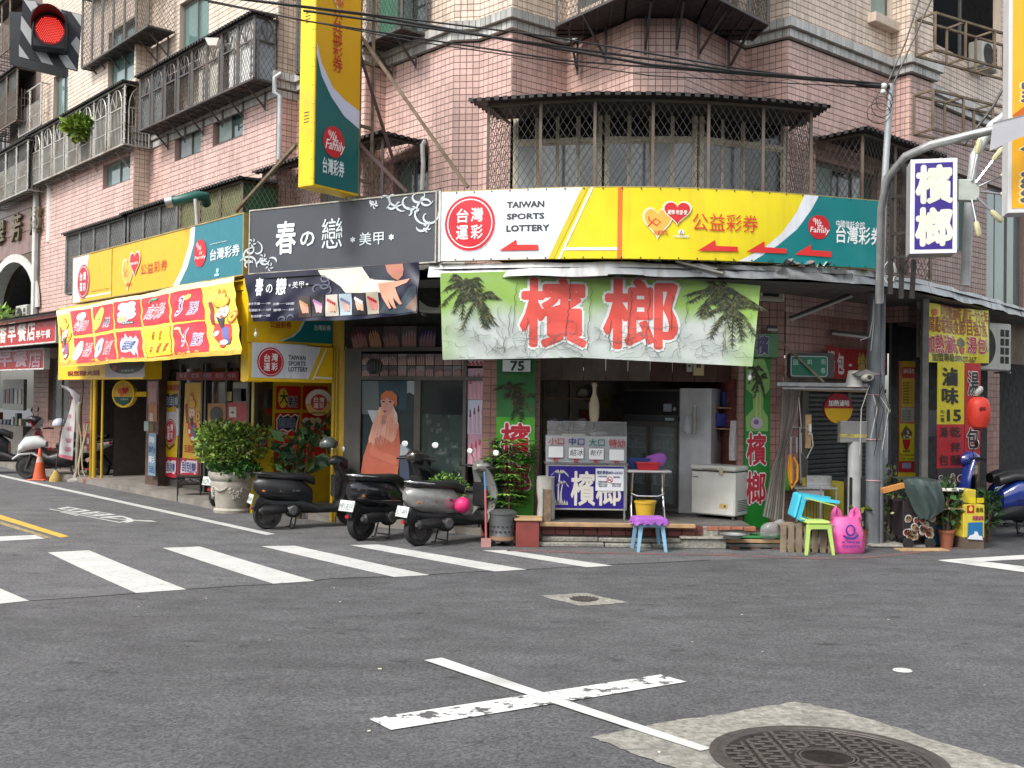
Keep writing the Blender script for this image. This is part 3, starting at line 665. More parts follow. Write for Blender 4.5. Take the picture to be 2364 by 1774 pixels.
gw.quad((0,0,3.4),(xa,0,3.4),(xa,0,7.45),(0,0,7.45));gw.quad((xb,0,3.4),(GL,0,3.4),(GL,0,7.45),(xb,0,7.45));gw.quad((GL,0,3.4),(GL,.5,3.4),(GL,.5,7.45),(GL,0,7.45))
gw.build('wall',nb,loc=gfr.loc,rz=gfr.ang)
pw_,ph_=.9,.60;base=None;GM=None
for j in range(7):
 for i in range(-1,int(GL/pw_)+2):
  a=i*pw_+(j%2)*.45+.006;b_=a+pw_-.012;c=3.42+j*ph_;d=min(7.44,c+ph_-.012)
  a,b_=max(.0,a),min(GL,b_)
  if b_-a<.05 or d-c<.05 or b_<GL-7:continue
  if((a+b_)/2-acx)**2/(arx+.3)**2+max(0,(c+d)/2-acz)**2/(arz+.2)**2<1:continue
  MB(gran).cbox(a,b_,-.015,0,c,d,.004).build('granite_panel',nb,loc=gfr.loc,rz=gfr.ang)
mb=MB(rim)
for k in range(N):
 a,b_=arc[k],arc[k+1];sc=lambda p,s_:(acx+(p[0]-acx)*s_,acz+(p[1]-acz)*s_)
 for(s0,s1)in((.94,1.09),):
  p0,p1,p2,p3=sc(a,s0),sc(b_,s0),sc(b_,s1),sc(a,s1)
  mb.quad((p0[0],-.05,p0[1]),(p1[0],-.05,p1[1]),(p2[0],-.05,p2[1]),(p3[0],-.05,p3[1]));mb.quad((p0[0],-.05,p0[1]),(p1[0],-.05,p1[1]),(p1[0],.3,p1[1]),(p0[0],.3,p0[1]));mb.quad((p3[0],-.05,p3[1]),(p2[0],-.05,p2[1]),(p2[0],.0,p2[1]),(p3[0],.0,p3[1]))
mb.build('arch_rim',nb,40,loc=gfr.loc,rz=gfr.ang)
mb=MB(rim);mb.cbox(0,GL+.05,-.14,.3,7.45,7.72,.02);mb.cbox(GL-.02,GL+.16,-.10,.3,3.9,7.44,.01);mb.build('coping',nb,loc=gfr.loc,rz=gfr.ang)
brz=mat('bronze_letters',(.15,.12,.07),.45,.5,var=.2)
for s_,(u0,v0,u1,v1)in(('翠',(-4,571,17,510)),('芳',(33,560,56,492)),('鄰',(76,543,99,474))):
 a=gfr.uv(u0,v0);b_=gfr.uv(u1,v1);mb=MB(brz);mb.text(s_,a[0],a[1],b_[0],b_[1],-.10,.02);n=len(mb.v);f0_=list(mb.f)
 mb.v+=[(x,-.03,z)for x,y,z in mb.v]
 ec={}
 for f in f0_:
  for i in range(len(f)):e=(f[i],f[(i+1)%len(f)]);ec[tuple(sorted(e))]=ec.get(tuple(sorted(e)),0)+1
 for(i,j),c in ec.items():
  if c==1:mb.f.append((i,j,j+n,i+n));mb.mi.append(0)
 mb.build('raised_character',nb,loc=gfr.loc,rz=gfr.ang)
ab=MB(mat('interior_dark'));p0,p1=ms(26,-1.2),ms(12.2,-1.2);ab.quad((*p0,3.4),(*p1,3.4),(*p1,7.6),(*p0,7.6));p2=ms(12.0,.3);ab.quad((*p1,3.4),(*p2,3.4),(*p2,7.6),(*p1,7.6));ab.build('passage_shade',nb)  # near-black sheets stand in for the shade behind the arch
# ---------------------------------------------------------------- sign making
class Plane:  # any plane: origin, horizontal direction, lean of its top away from the street
 def __init__(s,O,ex,lean=0.0):
  s.O=Vector(O);s.ex=Vector((ex[0],ex[1],0)).normalized();n=Vector((s.ex.y,-s.ex.x,0))
  s.ez=(Vector((0,0,1))*math.cos(lean)-n*math.sin(lean));s.n=s.ex.cross(s.ez).normalized()
  m=Matrix((s.ex,-s.n,s.ez)).transposed();s.rot=m.to_euler();s.loc=tuple(s.O)
 def uv(s,u,v,off=0.0):
  r=ray(u,v);e=Vector((0,0,CZ));O=s.O+s.n*off;t=(O-e).dot(s.n)/r.dot(s.n);p=e+r*t-O
  return(p.dot(s.ex),p.dot(s.ez))
 def w(s,x,z,off=0.0):return s.O+s.ex*x+s.ez*z+s.n*off
class Curve:  # vertical surface along a smooth plan curve
 def __init__(s,pts):
  P_=[P(*p)for p in pts];Q=[P_[0]*2-P_[1]]+P_+[P_[-1]*2-P_[-2]];s.p=[]
  for i in range(1,len(Q)-2):
   for k in range(14):
    t=k/14;a,b_,c,d=Q[i-1],Q[i],Q[i+1],Q[i+2]
    s.p.append(.5*((2*b_)+(c-a)*t+(2*a-5*b_+4*c-d)*t*t+(3*b_-a-3*c+d)*t**3))
  s.p.append(P_[-1]);s.c=[0]
  for i in range(1,len(s.p)):s.c.append(s.c[-1]+(s.p[i]-s.p[i-1]).length)
  s.len=s.c[-1];s.loc=(*s.p[0],0);s.rot=(0,0,0)
 def uv(s,u,v,off=0.0):
  r=ray(u,v);k=r.x/r.y;f=[p.x-k*p.y for p in s.p]
  i=next((i for i in range(len(f)-1)if f[i]<=0<=f[i+1]),0 if f[0]>0 else len(f)-2)
  t=-f[i]/(f[i+1]-f[i]);p=s.p[i].lerp(s.p[i+1],t);q=p.y/r.y
  return(s.c[i]+t*(s.c[i+1]-s.c[i]),CZ+r.z*q)
 def at(s,x):
  x=min(max(x,0),s.len);i=max(j for j in range(len(s.c)-1)if s.c[j]<=x+1e-9 or j==0);t=(x-s.c[i])/(s.c[i+1]-s.c[i])
  d=(s.p[i+1]-s.p[i]).normalized();return s.p[i].lerp(s.p[i+1],t),P(d.y,-d.x)
 def w(s,x,z,off=0.0):p,n=s.at(x);return Vector((*(p+n*off),z))
SPLIT={'shelf','emblem','lettering','arrow','square','panel','print','photo','notice','poster','price_slot','figure','leg','mullion','rail','glass','foot','rack','meter_box','tray','cup','vent','header','cabinet','side','jamb','stripe','border','frame','wall'}
STUFF={'crack_print','palm_print','scrollwork','etching','eyelet','rivet','vent_slot','led','mark','bottle','coin','slat_x'}
class Sg:
 def __init__(s,surf,name,label,cat,group=None):
  s.S=surf;s.t=thing(name,label,cat,surf.loc,0,group);s.t.rotation_euler=surf.rot;s.parts={};s.log={}
 def part(s,p):mb=s.parts.setdefault(p,MB());s.log.setdefault(p,[]).append((len(mb.v),len(mb.f)));return mb
 def q(s,uv):return s.S.uv(*uv)
 def poly(s,p,pts,col,k=1):s.part(p).m(pm(col)if isinstance(col,str)else col).poly([s.q(a)for a in pts],-.003*k);return s
 def rect(s,p,a,b_,col,k=1,r=0):a=s.q(a);b_=s.q(b_);s.part(p).m(pm(col)if isinstance(col,str)else col).rect(a[0],a[1],b_[0],b_[1],-.003*k,r=r);return s
 def text(s,t,a,b_,col,k=3,bold=0.0,p='lettering',sh=0.0):a=s.q(a);b_=s.q(b_);s.part(p).m(pm(col)).text(t,a[0],a[1],b_[0],b_[1],-.003*k,bold,sh);return s
 def otext(s,t,a,b_,col,oc,k=3,bold=.02,ob=.06,**kw):s.text(t,a,b_,oc,k,ob,**kw);return s.text(t,a,b_,col,k+1,bold,**kw)
 def disc(s,p,c,r,col,k=1,ring=None):
  x,z=s.q(c);x2=s.q((c[0]+r[0],c[1]))[0];z2=s.q((c[0],c[1]-r[1]))[1];m_=s.part(p).m(pm(col))
  (m_.ring(x,z,x2-x,z2-z,ring,-.003*k)if ring else m_.disc(x,z,x2-x,z2-z,-.003*k));return s
 def heart(s,p,c,w,h,col,k=1):
  x,z=s.q(c);s.part(p).m(pm(col)).heart(x,z,s.q((c[0]+w/2,c[1]))[0]-s.q((c[0]-w/2,c[1]))[0],s.q((c[0],c[1]-h/2))[1]-s.q((c[0],c[1]+h/2))[1],-.003*k);return s
 def path(s,p,pts,w,col,k=1):s.part(p).m(pm(col)).path([s.q(a)for a in pts],w,-.003*k);return s
 def board(s,x0,x1,z0,z1,m_,th=.08,name='board',fw=0,fm=None,back=0.0):
  s.part(name).m(m_).box(x0,x1,0+back,th+back,z0,z1)
  if fw:
   f=s.part('frame').m(fm)
   for r in((x0-fw,x0,z0-fw,z1+fw),(x1,x1+fw,z0-fw,z1+fw),(x0,x1,z0-fw,z0),(x0,x1,z1,z1+fw)):f.box(r[0],r[1],-.012,th+.004,r[2],r[3])
  return s
 def done(s,warp=None,step=.12,axes=(0,2),smooth=None):
  out_=[]
  for n,mb in s.parts.items():
   if n in SPLIT and n in s.log:  # pieces that do not overlap become parts of their own
    L=s.log[n]+[(len(mb.v),len(mb.f))];G_=[]
    for(va,fa),(vb,fb)in zip(L,L[1:]):
     if vb==va:continue
     c=[mb.v[i]for i in range(va,vb)];bb=[min(p[0]for p in c),max(p[0]for p in c),min(p[2]for p in c),max(p[2]for p in c)];me_=[(va,vb,fa,fb)];rest=[]
     for b2,m2 in G_:
      if bb[0]<b2[1]+.004 and bb[1]>b2[0]-.004 and bb[2]<b2[3]+.004 and bb[3]>b2[2]-.004:bb=[min(bb[0],b2[0]),max(bb[1],b2[1]),min(bb[2],b2[2]),max(bb[3],b2[3])];me_=m2+me_
      else:rest.append((b2,m2))
     G_=rest+[(bb,me_)]
    for bb,ms_ in G_:
     m2=MB();m2.ms=mb.ms
     for va,vb,fa,fb in ms_:k=len(m2.v)-va;m2.v+=mb.v[va:vb];m2.f+=[tuple(i+k for i in f)for f in mb.f[fa:fb]];m2.mi+=mb.mi[fa:fb]
     out_.append((n,m2))
   else:out_.append((n,mb))
  for n,mb in out_:
   if isinstance(s.S,Curve):
    mb.slice(step,(0,2));o_=Vector(s.S.loc);mb.move(lambda x,y,z:(s.S.w(x,z,-y+(warp(x,z)if warp else 0))-o_))
   elif warp:mb.slice(step,axes);mb.move(lambda x,y,z:(x,y-warp(x,z),z))
   ob=mb.build(n,s.t,smooth or(35 if warp else None))
   if n in STUFF:ob['kind']='stuff'
  return s.t
def zc(ox,oy,k):return lambda x,y:(ox+x*k,oy+y*k)
zA=zc(560,420,.22604);zB=zc(1000,600,.35262);zC=zc(2090,0,.3733);zD=zc(0,620,.1687);z5=zc(130,620,.20344);z4=zc(0,860,.20796)
z6=zc(340,860,.20796);zR=zc(1500,560,.44582);z2=zc(500,560,.42164);zE=zc(0,560,.36145);zK=zc(1140,800,.30126);zT=zc(1700,900,.30018)
zN=zc(980,560,.44577);zU=zc(600,0,.37353);zV=zc(1200,0,.37353);zW=zc(1764,0,.3736);zX=zc(2050,640,.15661);zY=zc(1700,660,.18069);zQ=zc(300,300,.18083)
YEL,TEAL,RED,WHT='e9c21c','0f6f73','c8202c','dfe3ea'
def we_are_family(g,c,r,k=3):
 g.disc('emblem',c,r,'c11f2b',k);u,v=c;a,b_=r
 g.text('We',(u-a*.45,v-b_*.15),(u+a*.2,v-b_*.62),'f0e8e8',k+1,.01,sh=.2);g.text('are',(u-a*.15,v+b_*.12),(u+a*.35,v-b_*.14),'f0e8e8',k+1,.01,sh=.2)
 g.text('Family',(u-a*.85,v+b_*.55),(u+a*.9,v+b_*.08),'f0e8e8',k+1,.012,sh=.2);g.disc('emblem',(u-a*.4,v-b_*.6),(a*.18,b_*.18),'e79a9c',k+1)
def two_hearts(g,c,w,h,k=3,small=True):
 u,v=c;g.heart('emblem',(u-.18*w,v+.10*h),w*.62,h*.90,'f5ead0',k);g.heart('emblem',(u-.18*w,v+.09*h),w*.55,h*.80,'eeb04a',k+1)
 g.heart('emblem',(u+.22*w,v-.18*h),w*.60,h*.68,'f5ead0',k+2);g.heart('emblem',(u+.22*w,v-.18*h),w*.53,h*.60,'cb2a30',k+3)
 g.path('emblem',[(u-.38*w,v+.18*h),(u-.22*w,v-.04*h),(u-.12*w,v+.05*h),(u-.2*w,v+.15*h),(u-.36*w,v+.0*h),(u-.36*w,v-.1*h)],.018,'cf4526',k+2)
 if small:g.text('關懷·希望·愛',(u+.03*w,v-.15*h),(u+.42*w,v-.26*h),'f4efe8',k+5,.02);g.text('公益彩券',(u-.26*w,v+.40*h),(u+.03*w,v+.28*h),'cf4526',k+3,.01)
def tw_disc(g,c,r,k=3,col=RED,w=.03):
 u,v=c;a,b_=r;g.disc('emblem',c,r,'f2eef0',k);g.disc('emblem',c,(a*.98,b_*.98),col,k+1);g.disc('emblem',c,(a*.88,b_*.88),'f2eef0',k+2);g.disc('emblem',c,(a*.84,b_*.84),col,k+3)
 for t,x,y in(('台',-.5,-.52),('灣',.06,-.56),('運',-.52,.08),('彩',.05,.06)):g.text(t,(u+a*x,v+b_*(y+.5)),(u+a*(x+.46),v+b_*y),'f4f0f2',k+4,.02)
steel=mat('galvanised_steel',(.36,.37,.37),.45,.6,var=.2,scale=6,streak=.35,dirt=(.12,.10,.08));dark_st=mat('dark_steel',(.05,.045,.045),.5,.3,var=.2);rust=mat('rusty_steel',(.17,.13,.085),.75,.1,var=.35,scale=7,dirt=(.10,.045,.02))
gilt=mat('frame_gold',(.42,.33,.12),.5,.2,var=.2,dirt=(.2,.15,.08));sheetm=mat('flashing',(.36,.37,.37),.38,.75,var=.22,scale=3,bump=.25,bscale=7,streak=.55,dirt=(.13,.10,.08))
# canopy: crumpled metal flashing along its edge, sheet roof, dark soffit
E=Curve([(-12.9,25.55),(-9.2,21.45),(-4.18,15.9),(-2.6,14.95),(-1.04,14.12),(1.08,13.66),(3.0,13.74),(4.3,13.98),(5.0,14.3),(6.5,15.6),(9.7,19.3),(12.6,22.6)])
cano=thing('shop_canopy','sheet metal canopy with crumpled grey edge running round the corner above the shops','canopy',E.loc)
crump=lambda x,z:.018*math.sin(x*2.1)+(.03*math.sin(x*9+z*30)*math.sin(x*3.3)if E.uv(1560,600)[0]<x<E.uv(1980,620)[0]else .006*math.sin(x*7))
sL=[x*.5 for x in range(int(E.len/.5)+1)]
for i in range(len(sL)-1):
 if sL[i]<E.uv(968,610)[0]:continue
 mb=MB(sheetm);mb.rect(sL[i],3.745+random.uniform(-.01,.01),sL[i+1]+.01,3.93,0,.012);mb.slice(.07);o_=Vector(E.loc)
 dz=.012*math.sin(i*1.7);off=.004*(i%2);mb.move(lambda x,y,z:E.w(x,z+dz*(x-sL[i])+.01*math.sin(x*5),-y+crump(x,z)+off-(.05*(z-3.74)/.19))-o_);mb.build('flashing',cano,50)
mb=MB(mat('canopy_sheet',(.14,.14,.135),.6,.3,streak=.3));rb=[V[19],V[18],V[17],V[16],V[15],V[14],V[13],P(2.7,15.2),P(1.3,15.3),V[9],V[8],V[7],V[6],V[5],V[4],V[3],ms(12),ms(16)]
ee=[E.at(x)[0]for x in[i*.8 for i in range(int(E.len/.8)+1)]]
lp=[Vector((p.x,p.y,0))for p in ee+rb];ts=tessellate_polygon([lp])
for z in(3.72,3.86):mb.add([(p.x-E.loc[0],p.y-E.loc[1],z)for p in lp],ts)
mb.build('roof',cano)
mb=MB(sheetm);
xt=E.uv(1500,600)[0]
for(x,l_,a)in[(xt+.3*i,random.uniform(.3,.6),random.uniform(-.3,.4))for i in range(9)]:
 p=E.w(x,3.95,-.05)-Vector(E.loc);n0=len(mb.v);N=7;vs=[]
 for i in range(N):
  for j in range(3):vs.append((p.x+(i/(N-1)-.5)*l_+random.uniform(-.02,.02),p.y+(j-1)*.09+a*.1,3.93+random.uniform(0,.10)))
 mb.m(random.choice([sheetm,mat('torn_sheeting',(.38,.48,.44),.5,var=.3,scale=9)])).add(vs,[(i*3+j,i*3+j+1,i*3+j+4,i*3+j+3)for i in range(N-1)for j in range(2)])
mb.build('torn_sheet',cano)
for a,b_ in(((1600,622),(1668,640)),((1560,612),(1600,622))):p=[Vector(E.w(*E.uv(*q),.0))-Vector(E.loc)for q in(a,b_)];MB(white_m).tube([p[0]+Vector((0,0,.05)),p[1]+Vector((0,0,.05))],.018,8).build('conduit',cano)
# 1. curved fascia sign round the corner
C=Curve([(-1.04,14.09),(1.08,13.60),(3.0,13.68),(5.13,14.29)])
g=Sg(C,'fascia_sign','curved white, yellow and teal lottery sign with four red arrows across the corner','shop sign','shop signs above the canopy')
zb,zt=3.965,4.915;g.board(.0,C.len,zb,zt,pm(YEL),.10,fw=0)
fld=mat('sign_vinyl_white',WHT,.4,var=.06,scale=3,streak=.4,dirt=(.35,.35,.36));vy=mat('sign_vinyl_yellow','e3cf17',.4,var=.06,scale=3,streak=.35,dirt=(.42,.33,.04));vt=mat('sign_vinyl_teal','05787a',.4,var=.08,scale=3,streak=.1,dirt=(.02,.12,.12))
q=lambda*a:C.uv(*a)
def cp(pts,m_,k,p='panel'):g.part(p).m(m_).poly(pts,-.003*k)
x1=q(*zV(385,1145))[0];x2=q(*zV(175,1585))[0];x3=q(*zV(440,1145))[0];x4=q(*zV(235,1585))[0]
cp([(0,zb),(x2,zb),(x1,zt),(0,zt)],fld,2);cp([(0,zb),(C.len,zb),(C.len,zt),(0,zt)],vy,1);cp([(x2,zb),(x2+.08,zb),(x1+.08,zt),(x1,zt)],pm('cdbb28'),3)
xo=q(*zV(618,1300))[0];cp([(x4,zb),(x4+.035,zb),(x3+.035,zt),(x3,zt)],pm('f0efe0'),3);cp([(x4+.06,zb+.11),(xo,zb+.11),(xo,zb+.15),(x4+.08,zb+.15)],pm('f0efe0'),3);cp([(xo-.028,zb),(xo+.028,zb),(xo+.028,zt),(xo-.028,zt)],pm('e5702c'),4)
inn=[q(*zV(*p))for p in((1760,1185),(1710,1310),(1620,1440),(1500,1540),(1350,1592))];outr=[q(*zV(*p))for p in((1845,1190),(1800,1300),(1710,1420),(1590,1520),(1435,1592))]
inn[0]=(inn[0][0],zt);outr[0]=(outr[0][0],zt);inn[-1]=(inn[-1][0],zb);outr[-1]=(outr[-1][0],zb)
cp(inn+outr[::-1],fld,3);cp(outr+[(C.len,zb),(C.len,zt)],vt,3)
tw_disc(g,zU(1300,1383),(160*.3735,173*.3735),4)
for t,a,b_ in(('TAIWAN',(1530,1287),(1757,1244)),('SPORTS',(1530,1359),(1757,1318)),('LOTTERY',(1527,1434),(1788,1390))):g.text(t,zU(*a),zU(*b_),'33383d',4,.035)
for zf,pts in((zU,((1480,1552),(1588,1483),(1588,1515),(1722,1515),(1722,1548))),(zV,((1095,1552),(1205,1485),(1207,1522),(1343,1528),(1343,1557))),(zV,((1395,1560),(1507,1493),(1508,1530),(1643,1540),(1643,1570))),(zW,((185,1575),(285,1512),(287,1548),(412,1556),(412,1592)))):
 g.poly('arrow',[zf(*p)for p in pts],'d6322f',6)
g.text('公益彩券',zV(1065,1427),zV(1468,1335),'d1352b',5,.0);two_hearts(g,zV(905,1362),300*.3735,225*.3735,5)
g.disc('emblem',zV(996,1437),(18*.3735,18*.3735),'e8e8e0',5);g.text('△',zV(987,1450),zV(1005,1425),'222222',6,.03);g.text('財政部國庫署',zV(950,1470),zV(1043,1457),'e8e8e0',5,.01)
we_are_family(g,zW(337,1405),(68*.3736,74*.3736),5);g.text('中國信託金控',zW(443,1403),zW(620,1374),'e6ecec',5,.012);g.text('台灣彩券',zW(443,1500),zW(728,1412),'e6ecec',5,.018)
for i in range(26):x=i*C.len/25;g.part('eyelet').m(dark_st).disc(x,zt-.015,.012,.012,-.014,n=6);g.part('eyelet').disc(x,zb+.015,.012,.012,-.014,n=6)
g.part('frame').m(mat('frame_white',(.6,.6,.57),.5,dirt=(.3,.28,.24))).box(0,.03,-.02,.1,zb-.01,zt+.02);g.part('frame').m(dark_st).box(C.len-.012,C.len,-.015,.1,zb,zt)
g.part('frame').m(gilt).box(-.0,C.len,-.006,.104,zt,zt+.012)
g.done(warp=lambda x,z:.012*math.sin(x*1.9)*math.sin((z-zb)/(zt-zb)*3.14)+.004*math.sin(x*11+z*9))
# 2. charcoal nail salon fascia
FB=Plane((-4.10,15.82,0),P(-1.06,14.10)-P(-4.10,15.82));LB=(P(-1.06,14.10)-P(-4.10,15.82)).length
g=Sg(FB,'fascia_sign','charcoal nail salon sign with white brush characters and silver scrollwork','shop sign','shop signs above the canopy')
g.board(.02,LB-.03,zb,zt+.01,mat('sign_charcoal','474a51',.45,var=.06,scale=3,streak=.1,dirt=(.1,.1,.1)),.10,fw=.02,fm=mat('frame_weathered',(.42,.40,.34),.6,var=.3,scale=12,dirt=(.16,.13,.1)))
W1='dfeaec'
for t,a,b_,bo in(('春',(345,742),(548,400),.022),('の',(595,662),(738,506),.022),('戀',(812,690),(1028,365),.0),('*',(1108,622),(1152,566),.03),('美甲',(1196,655),(1446,503),.0),('*',(1500,598),(1546,536),.03)):g.text(t,zA(*a),zA(*b_),W1,4,bo)
def scroll(g,zf,c,r,a0,tw,col='c3cbd0',w=.022,k=4):  # curling leaf stroke
 pts=[];n=14
 for i in range(n):a=a0+tw*i/n;rr=r*(1-.8*i/n);pts.append((c[0]+rr*math.cos(a),c[1]+rr*math.sin(a)))
 x=[g.q(zf(*p))for p in pts];g.part('scrollwork').m(pm(col)).path(x,[w*(.3+1.2*math.sin(math.pi*(i+.5)/n))for i in range(n)],-.003*k)
for c,r,a0,tw in(((1900,350),110,-.4,4.8),((1840,300),150,1.0,3.0),((1700,190),120,.2,4.4),((1560,160),110,.5,4.2),((1780,150),90,-.5,5.0),((1440,190),90,1.2,-4),((1870,180),80,.2,4.8),((1330,190),60,.5,3),((1500,230),90,-.2,2.6),((1690,330),70,-1.7,2.8),((1800,440),120,-.3,2.8),((1900,250),130,2.6,3.2),((1620,230),80,1,3.5)):scroll(g,zA,c,r,a0,tw)
for c,r,a0,tw in(((90,780),110,-1.2,-4.6),((110,860),140,-2.8,2.4),((140,700),90,-1.4,3.6),((70,700),60,-1,4.5),((330,830),70,-2.4,2.2),((180,880),100,-.6,-2.5),((220,800),60,0,5),((60,860),60,-.5,-4)):scroll(g,zA,c,r,a0,tw)
for c in((1770,285),(1350,235),(1885,475),(105,625),(215,780),(280,870)):
 for a in range(5):scroll(g,zA,(c[0]+16*math.cos(a*1.26),c[1]+20*math.sin(a*1.26)),24,a*1.26,2.4,w=.014,k=5)
g.done()
# 3. long lottery fascia on the left street
FS=Plane((-4.12,15.84,0),-UL)
g=Sg(FS,'fascia_sign','long yellow lottery sign ending in teal, on the left street front','shop sign','shop signs above the canopy')
xl,xr=FS.uv(169,650)[0],FS.uv(562,560)[0];vy2=mat('sign_vinyl_gold','e0ae17',.4,var=.05,streak=.3,dirt=(.5,.28,.03));vt2=mat('sign_vinyl_teal2','1f7482',.4,var=.06)
g.board(xl,xr,zb,zt,vy2,.12,fw=.02,fm=gilt);K=lambda x,y:FS.uv(*zE(x,y))
xw=K(570,200)[0];x5=K(715,200)[0]
g.part('panel').m(fld).poly([(xl,zb),(xl+.42,zb),(xw,zt),(xl,zt)],-.003);g.part('panel').m(pm('efe6c0')).rect(xl+.55,zb+.06,x5-.02,zb+.10,-.004)
tw_disc(g,zE(536,250),(39*.36145,110*.36145),4,'b3202a');g.text('TAIWAN SPORTS LOTTERY',zE(582,318),zE(700,290),'4d4422',4,.01)
g.part('frame').m(gilt).box(x5-.008,x5+.008,-.012,0,zb,zt)
two_hearts(g,zE(840,185),118*.36145,245*.36145,4);g.text('公益彩券',zE(900,210),zE(1072,105),'c33a23',4,.0)
cu=[(q_[0],q_[1])for q_ in(FS.uv(441,533),FS.uv(437,565),FS.uv(420,620),FS.uv(399,662))];cu=[(cu[0][0],zt)]+cu[1:3]+[(cu[3][0],zb)];co=[(a+.16+.10*i*.3,b_)for i,(a,b_)in enumerate(cu)]
g.part('panel').m(fld).poly(cu+co[::-1],-.003);g.part('panel').m(vt2).poly(co+[(xr,zb),(xr,zt)],-.003)
we_are_family(g,zE(1282,70),(40*.36145,88*.36145),4);g.text('中國信託金控',zQ(1025,1475),zQ(1245,1410),'d5e0e2',4,.01);g.text('台灣彩券',zE(1345,120),zE(1535,8),'dfe8ea',4,.02)
g.disc('emblem',zE(1393,180),(3.2,5.5),'a8d4d8',4);g.disc('emblem',zE(1388,208),(6,3.5),'a8d4d8',4)
g.done()
# 4. tall projecting sign
VS=Plane((-2.80,14.15,0),P(.6,.8));T0,T1=5.0,8.75;WV=.89
g=Sg(VS,'projecting_sign','tall yellow and teal lottery sign jutting over the street above the black sign','shop sign')
yb=mat('lightbox_yellow','f0c412',.4,var=.07,dirt=(.45,.33,.05));g.part('box').m(yb).cbox(0,WV,0,.31,T0,T1,.012)
vg=mat('face_gold','d9a400',.35,var=.03);vd=mat('face_teal','04605f',.35,var=.04)
g.part('panel').m(vg).rect(.03,T0+.03,WV-.02,T1-.03,-.003)
cu=[VS.uv(*zU(*p))for p in((335,260),(380,400),(450,550),(520,660),(600,780))];cu2=[VS.uv(*zU(*p))for p in((335,330),(380,470),(440,600),(520,720),(597,795))]
cu[0]=(.03,cu[0][1]);cu2[0]=(.03,cu2[0][1]);cu=[(a,b_+.02)for a,b_ in cu];cu[-1]=(WV-.02,cu[-1][1]+.20);cu[-2]=(cu[-2][0],cu[-2][1]+.08);cu2[-1]=(WV-.02,cu2[-1][1])
g.part('panel').m(pm('c5cbe0')).poly(cu2+cu[::-1],-.006);g.part('panel').m(vd).poly(cu2+[(WV-.02,T0+.03),(.03,T0+.03)],-.005)
for t,y0,y1 in(('公',155,80),('益',255,175),('彩',345,270),('券',440,362)):g.text(t,zU(447,y0),zU(508,y1),'b93016',5,.005)
we_are_family(g,zU(453,880),(66*.3735,97*.3735),5);g.text('台灣彩券',zU(383,1068),zU(517,1005),'dce6e8',5,.02)
two_hearts(g,(789,-18),62,75,5);g.part('emblem')
for j in range(14):g.part('rivet').m(dark_st).disc(.012,T0+.1+j*.26,.007,.007,-.004,n=6);g.part('rivet').box(-.004,0,.03,.042,T0+.1+j*.26,T0+.112+j*.26)
for zz in(5.9,7.3):
 for j in range(4):g.part('vent_slot').m(dark_st).box(-.003,0,.1,.2,zz+j*.045,zz+j*.045+.012)
g.done()
t=thing('sign_gantry','rusty steel ladder frame and long braces holding the tall projecting sign','sign bracket',(-2.2,15.0,0));o_=Vector((-2.2,15.0,0))
xg=[VS.w(WV+.03,0,-.05),VS.w(WV+.30,0,-.05)]
for x in xg:mb=MB(rust);mb.bar(Vector((x.x,x.y,4.9))-o_,Vector((x.x,x.y,8.5))-o_,.045);mb.build('upright',t)
for z in(5.0,5.25,6.05,7.0,8.0):mb=MB(rust);mb.bar(Vector((xg[0].x,xg[0].y,z))-o_,Vector((xg[1].x,xg[1].y,z))-o_,.04);mb.build('rung',t)
for a,b_,ya,yb_,m_ in((zU(632,235),zU(1285,1160),14.9,14.35,rust),(zU(225,895),(545,488),14.6,16.2,rust),(zU(620,340),zU(830,1010),14.9,15.3,mat('brace_brown',(.07,.035,.035),.6)),(zU(615,890),zU(910,1190),14.9,14.7,mat('brace_brown'))):
 MB(m_).bar(depth(*a,ya)-o_,depth(*b_,yb_)-o_,.045).build('brace',t)
 # 5. lightboxes of the lottery shop under the canopy
g=Sg(FS,'lightbox_sign','yellow lottery shop lightbox under the canopy, mostly behind the red squared banner','shop sign')
a=FS.uv(134,875)[0];b_=FS.uv(330,875)[0];c_=FS.uv(558,875)[0];zl=FS.uv(139,877)[1]
g.part('box').m(yb).box(a,b_,0,.35,zl,3.9);g.part('box').box(b_,c_,.05,.35,3.2,3.9);g.part('box').box(c_,-.02,0,.3,FS.uv(560,882)[1],3.9)
g.rect('panel',z5(555,1240),z5(1010,1030),'a9a4b4',2);g.disc('emblem',z5(800,1090),(42,22),'1d2a33',3);g.text('台灣彩券',z5(740,1175),z5(890,1145),'9fb4b6',4,.02);g.disc('emblem',z5(670,1130),(6,6),'a3331f',4)
g.text('祝您賺大錢',z5(130,1220),z5(490,1155),'8e1c16',4,.03)
g.done()
FK=Plane((-4.06,15.80,0),UR)
g=Sg(FK,'lightbox_sign','white and yellow TAIWAN SPORTS LOTTERY lightbox facing the junction under the black banner','shop sign')
a=FK.uv(577,840)[0];b_=FK.uv(769,840)[0];z0_=FK.uv(577,876)[1];z1_=FK.uv(577,796)[1];z2_=FK.uv(577,740)[1]+.1
g.part('box').m(yb).cbox(a-.03,b_,.0,.25,z0_-.03,z1_+.02,.01);g.rect('panel',z2(190,740),z2(492,562),fld,2);q_=g.q
g.poly('panel',[z2(480,755),z2(555,578),z2(575,578),z2(500,758)],fld,2)if False else g.poly('panel',[z2(490,750),z2(490,568),z2(572,576),z2(500,752)],fld,3)
g.path('panel',[z2(600,582),z2(525,752)],.03,'efe9d0',4);g.path('panel',[z2(535,740),z2(632,745)],.03,'efe9d0',4)
tw_disc(g,z2(293,655),(74*.42164,82*.42164),4,'b8202a')
for t,y0,y1,x9 in(('TAIWAN',642,622,485),('SPORTS',674,654,485),('LOTTERY',706,685,497)):g.text(t,z2(392,y0),z2(x9,y1),'2b2f36',4,.022)
g.done()
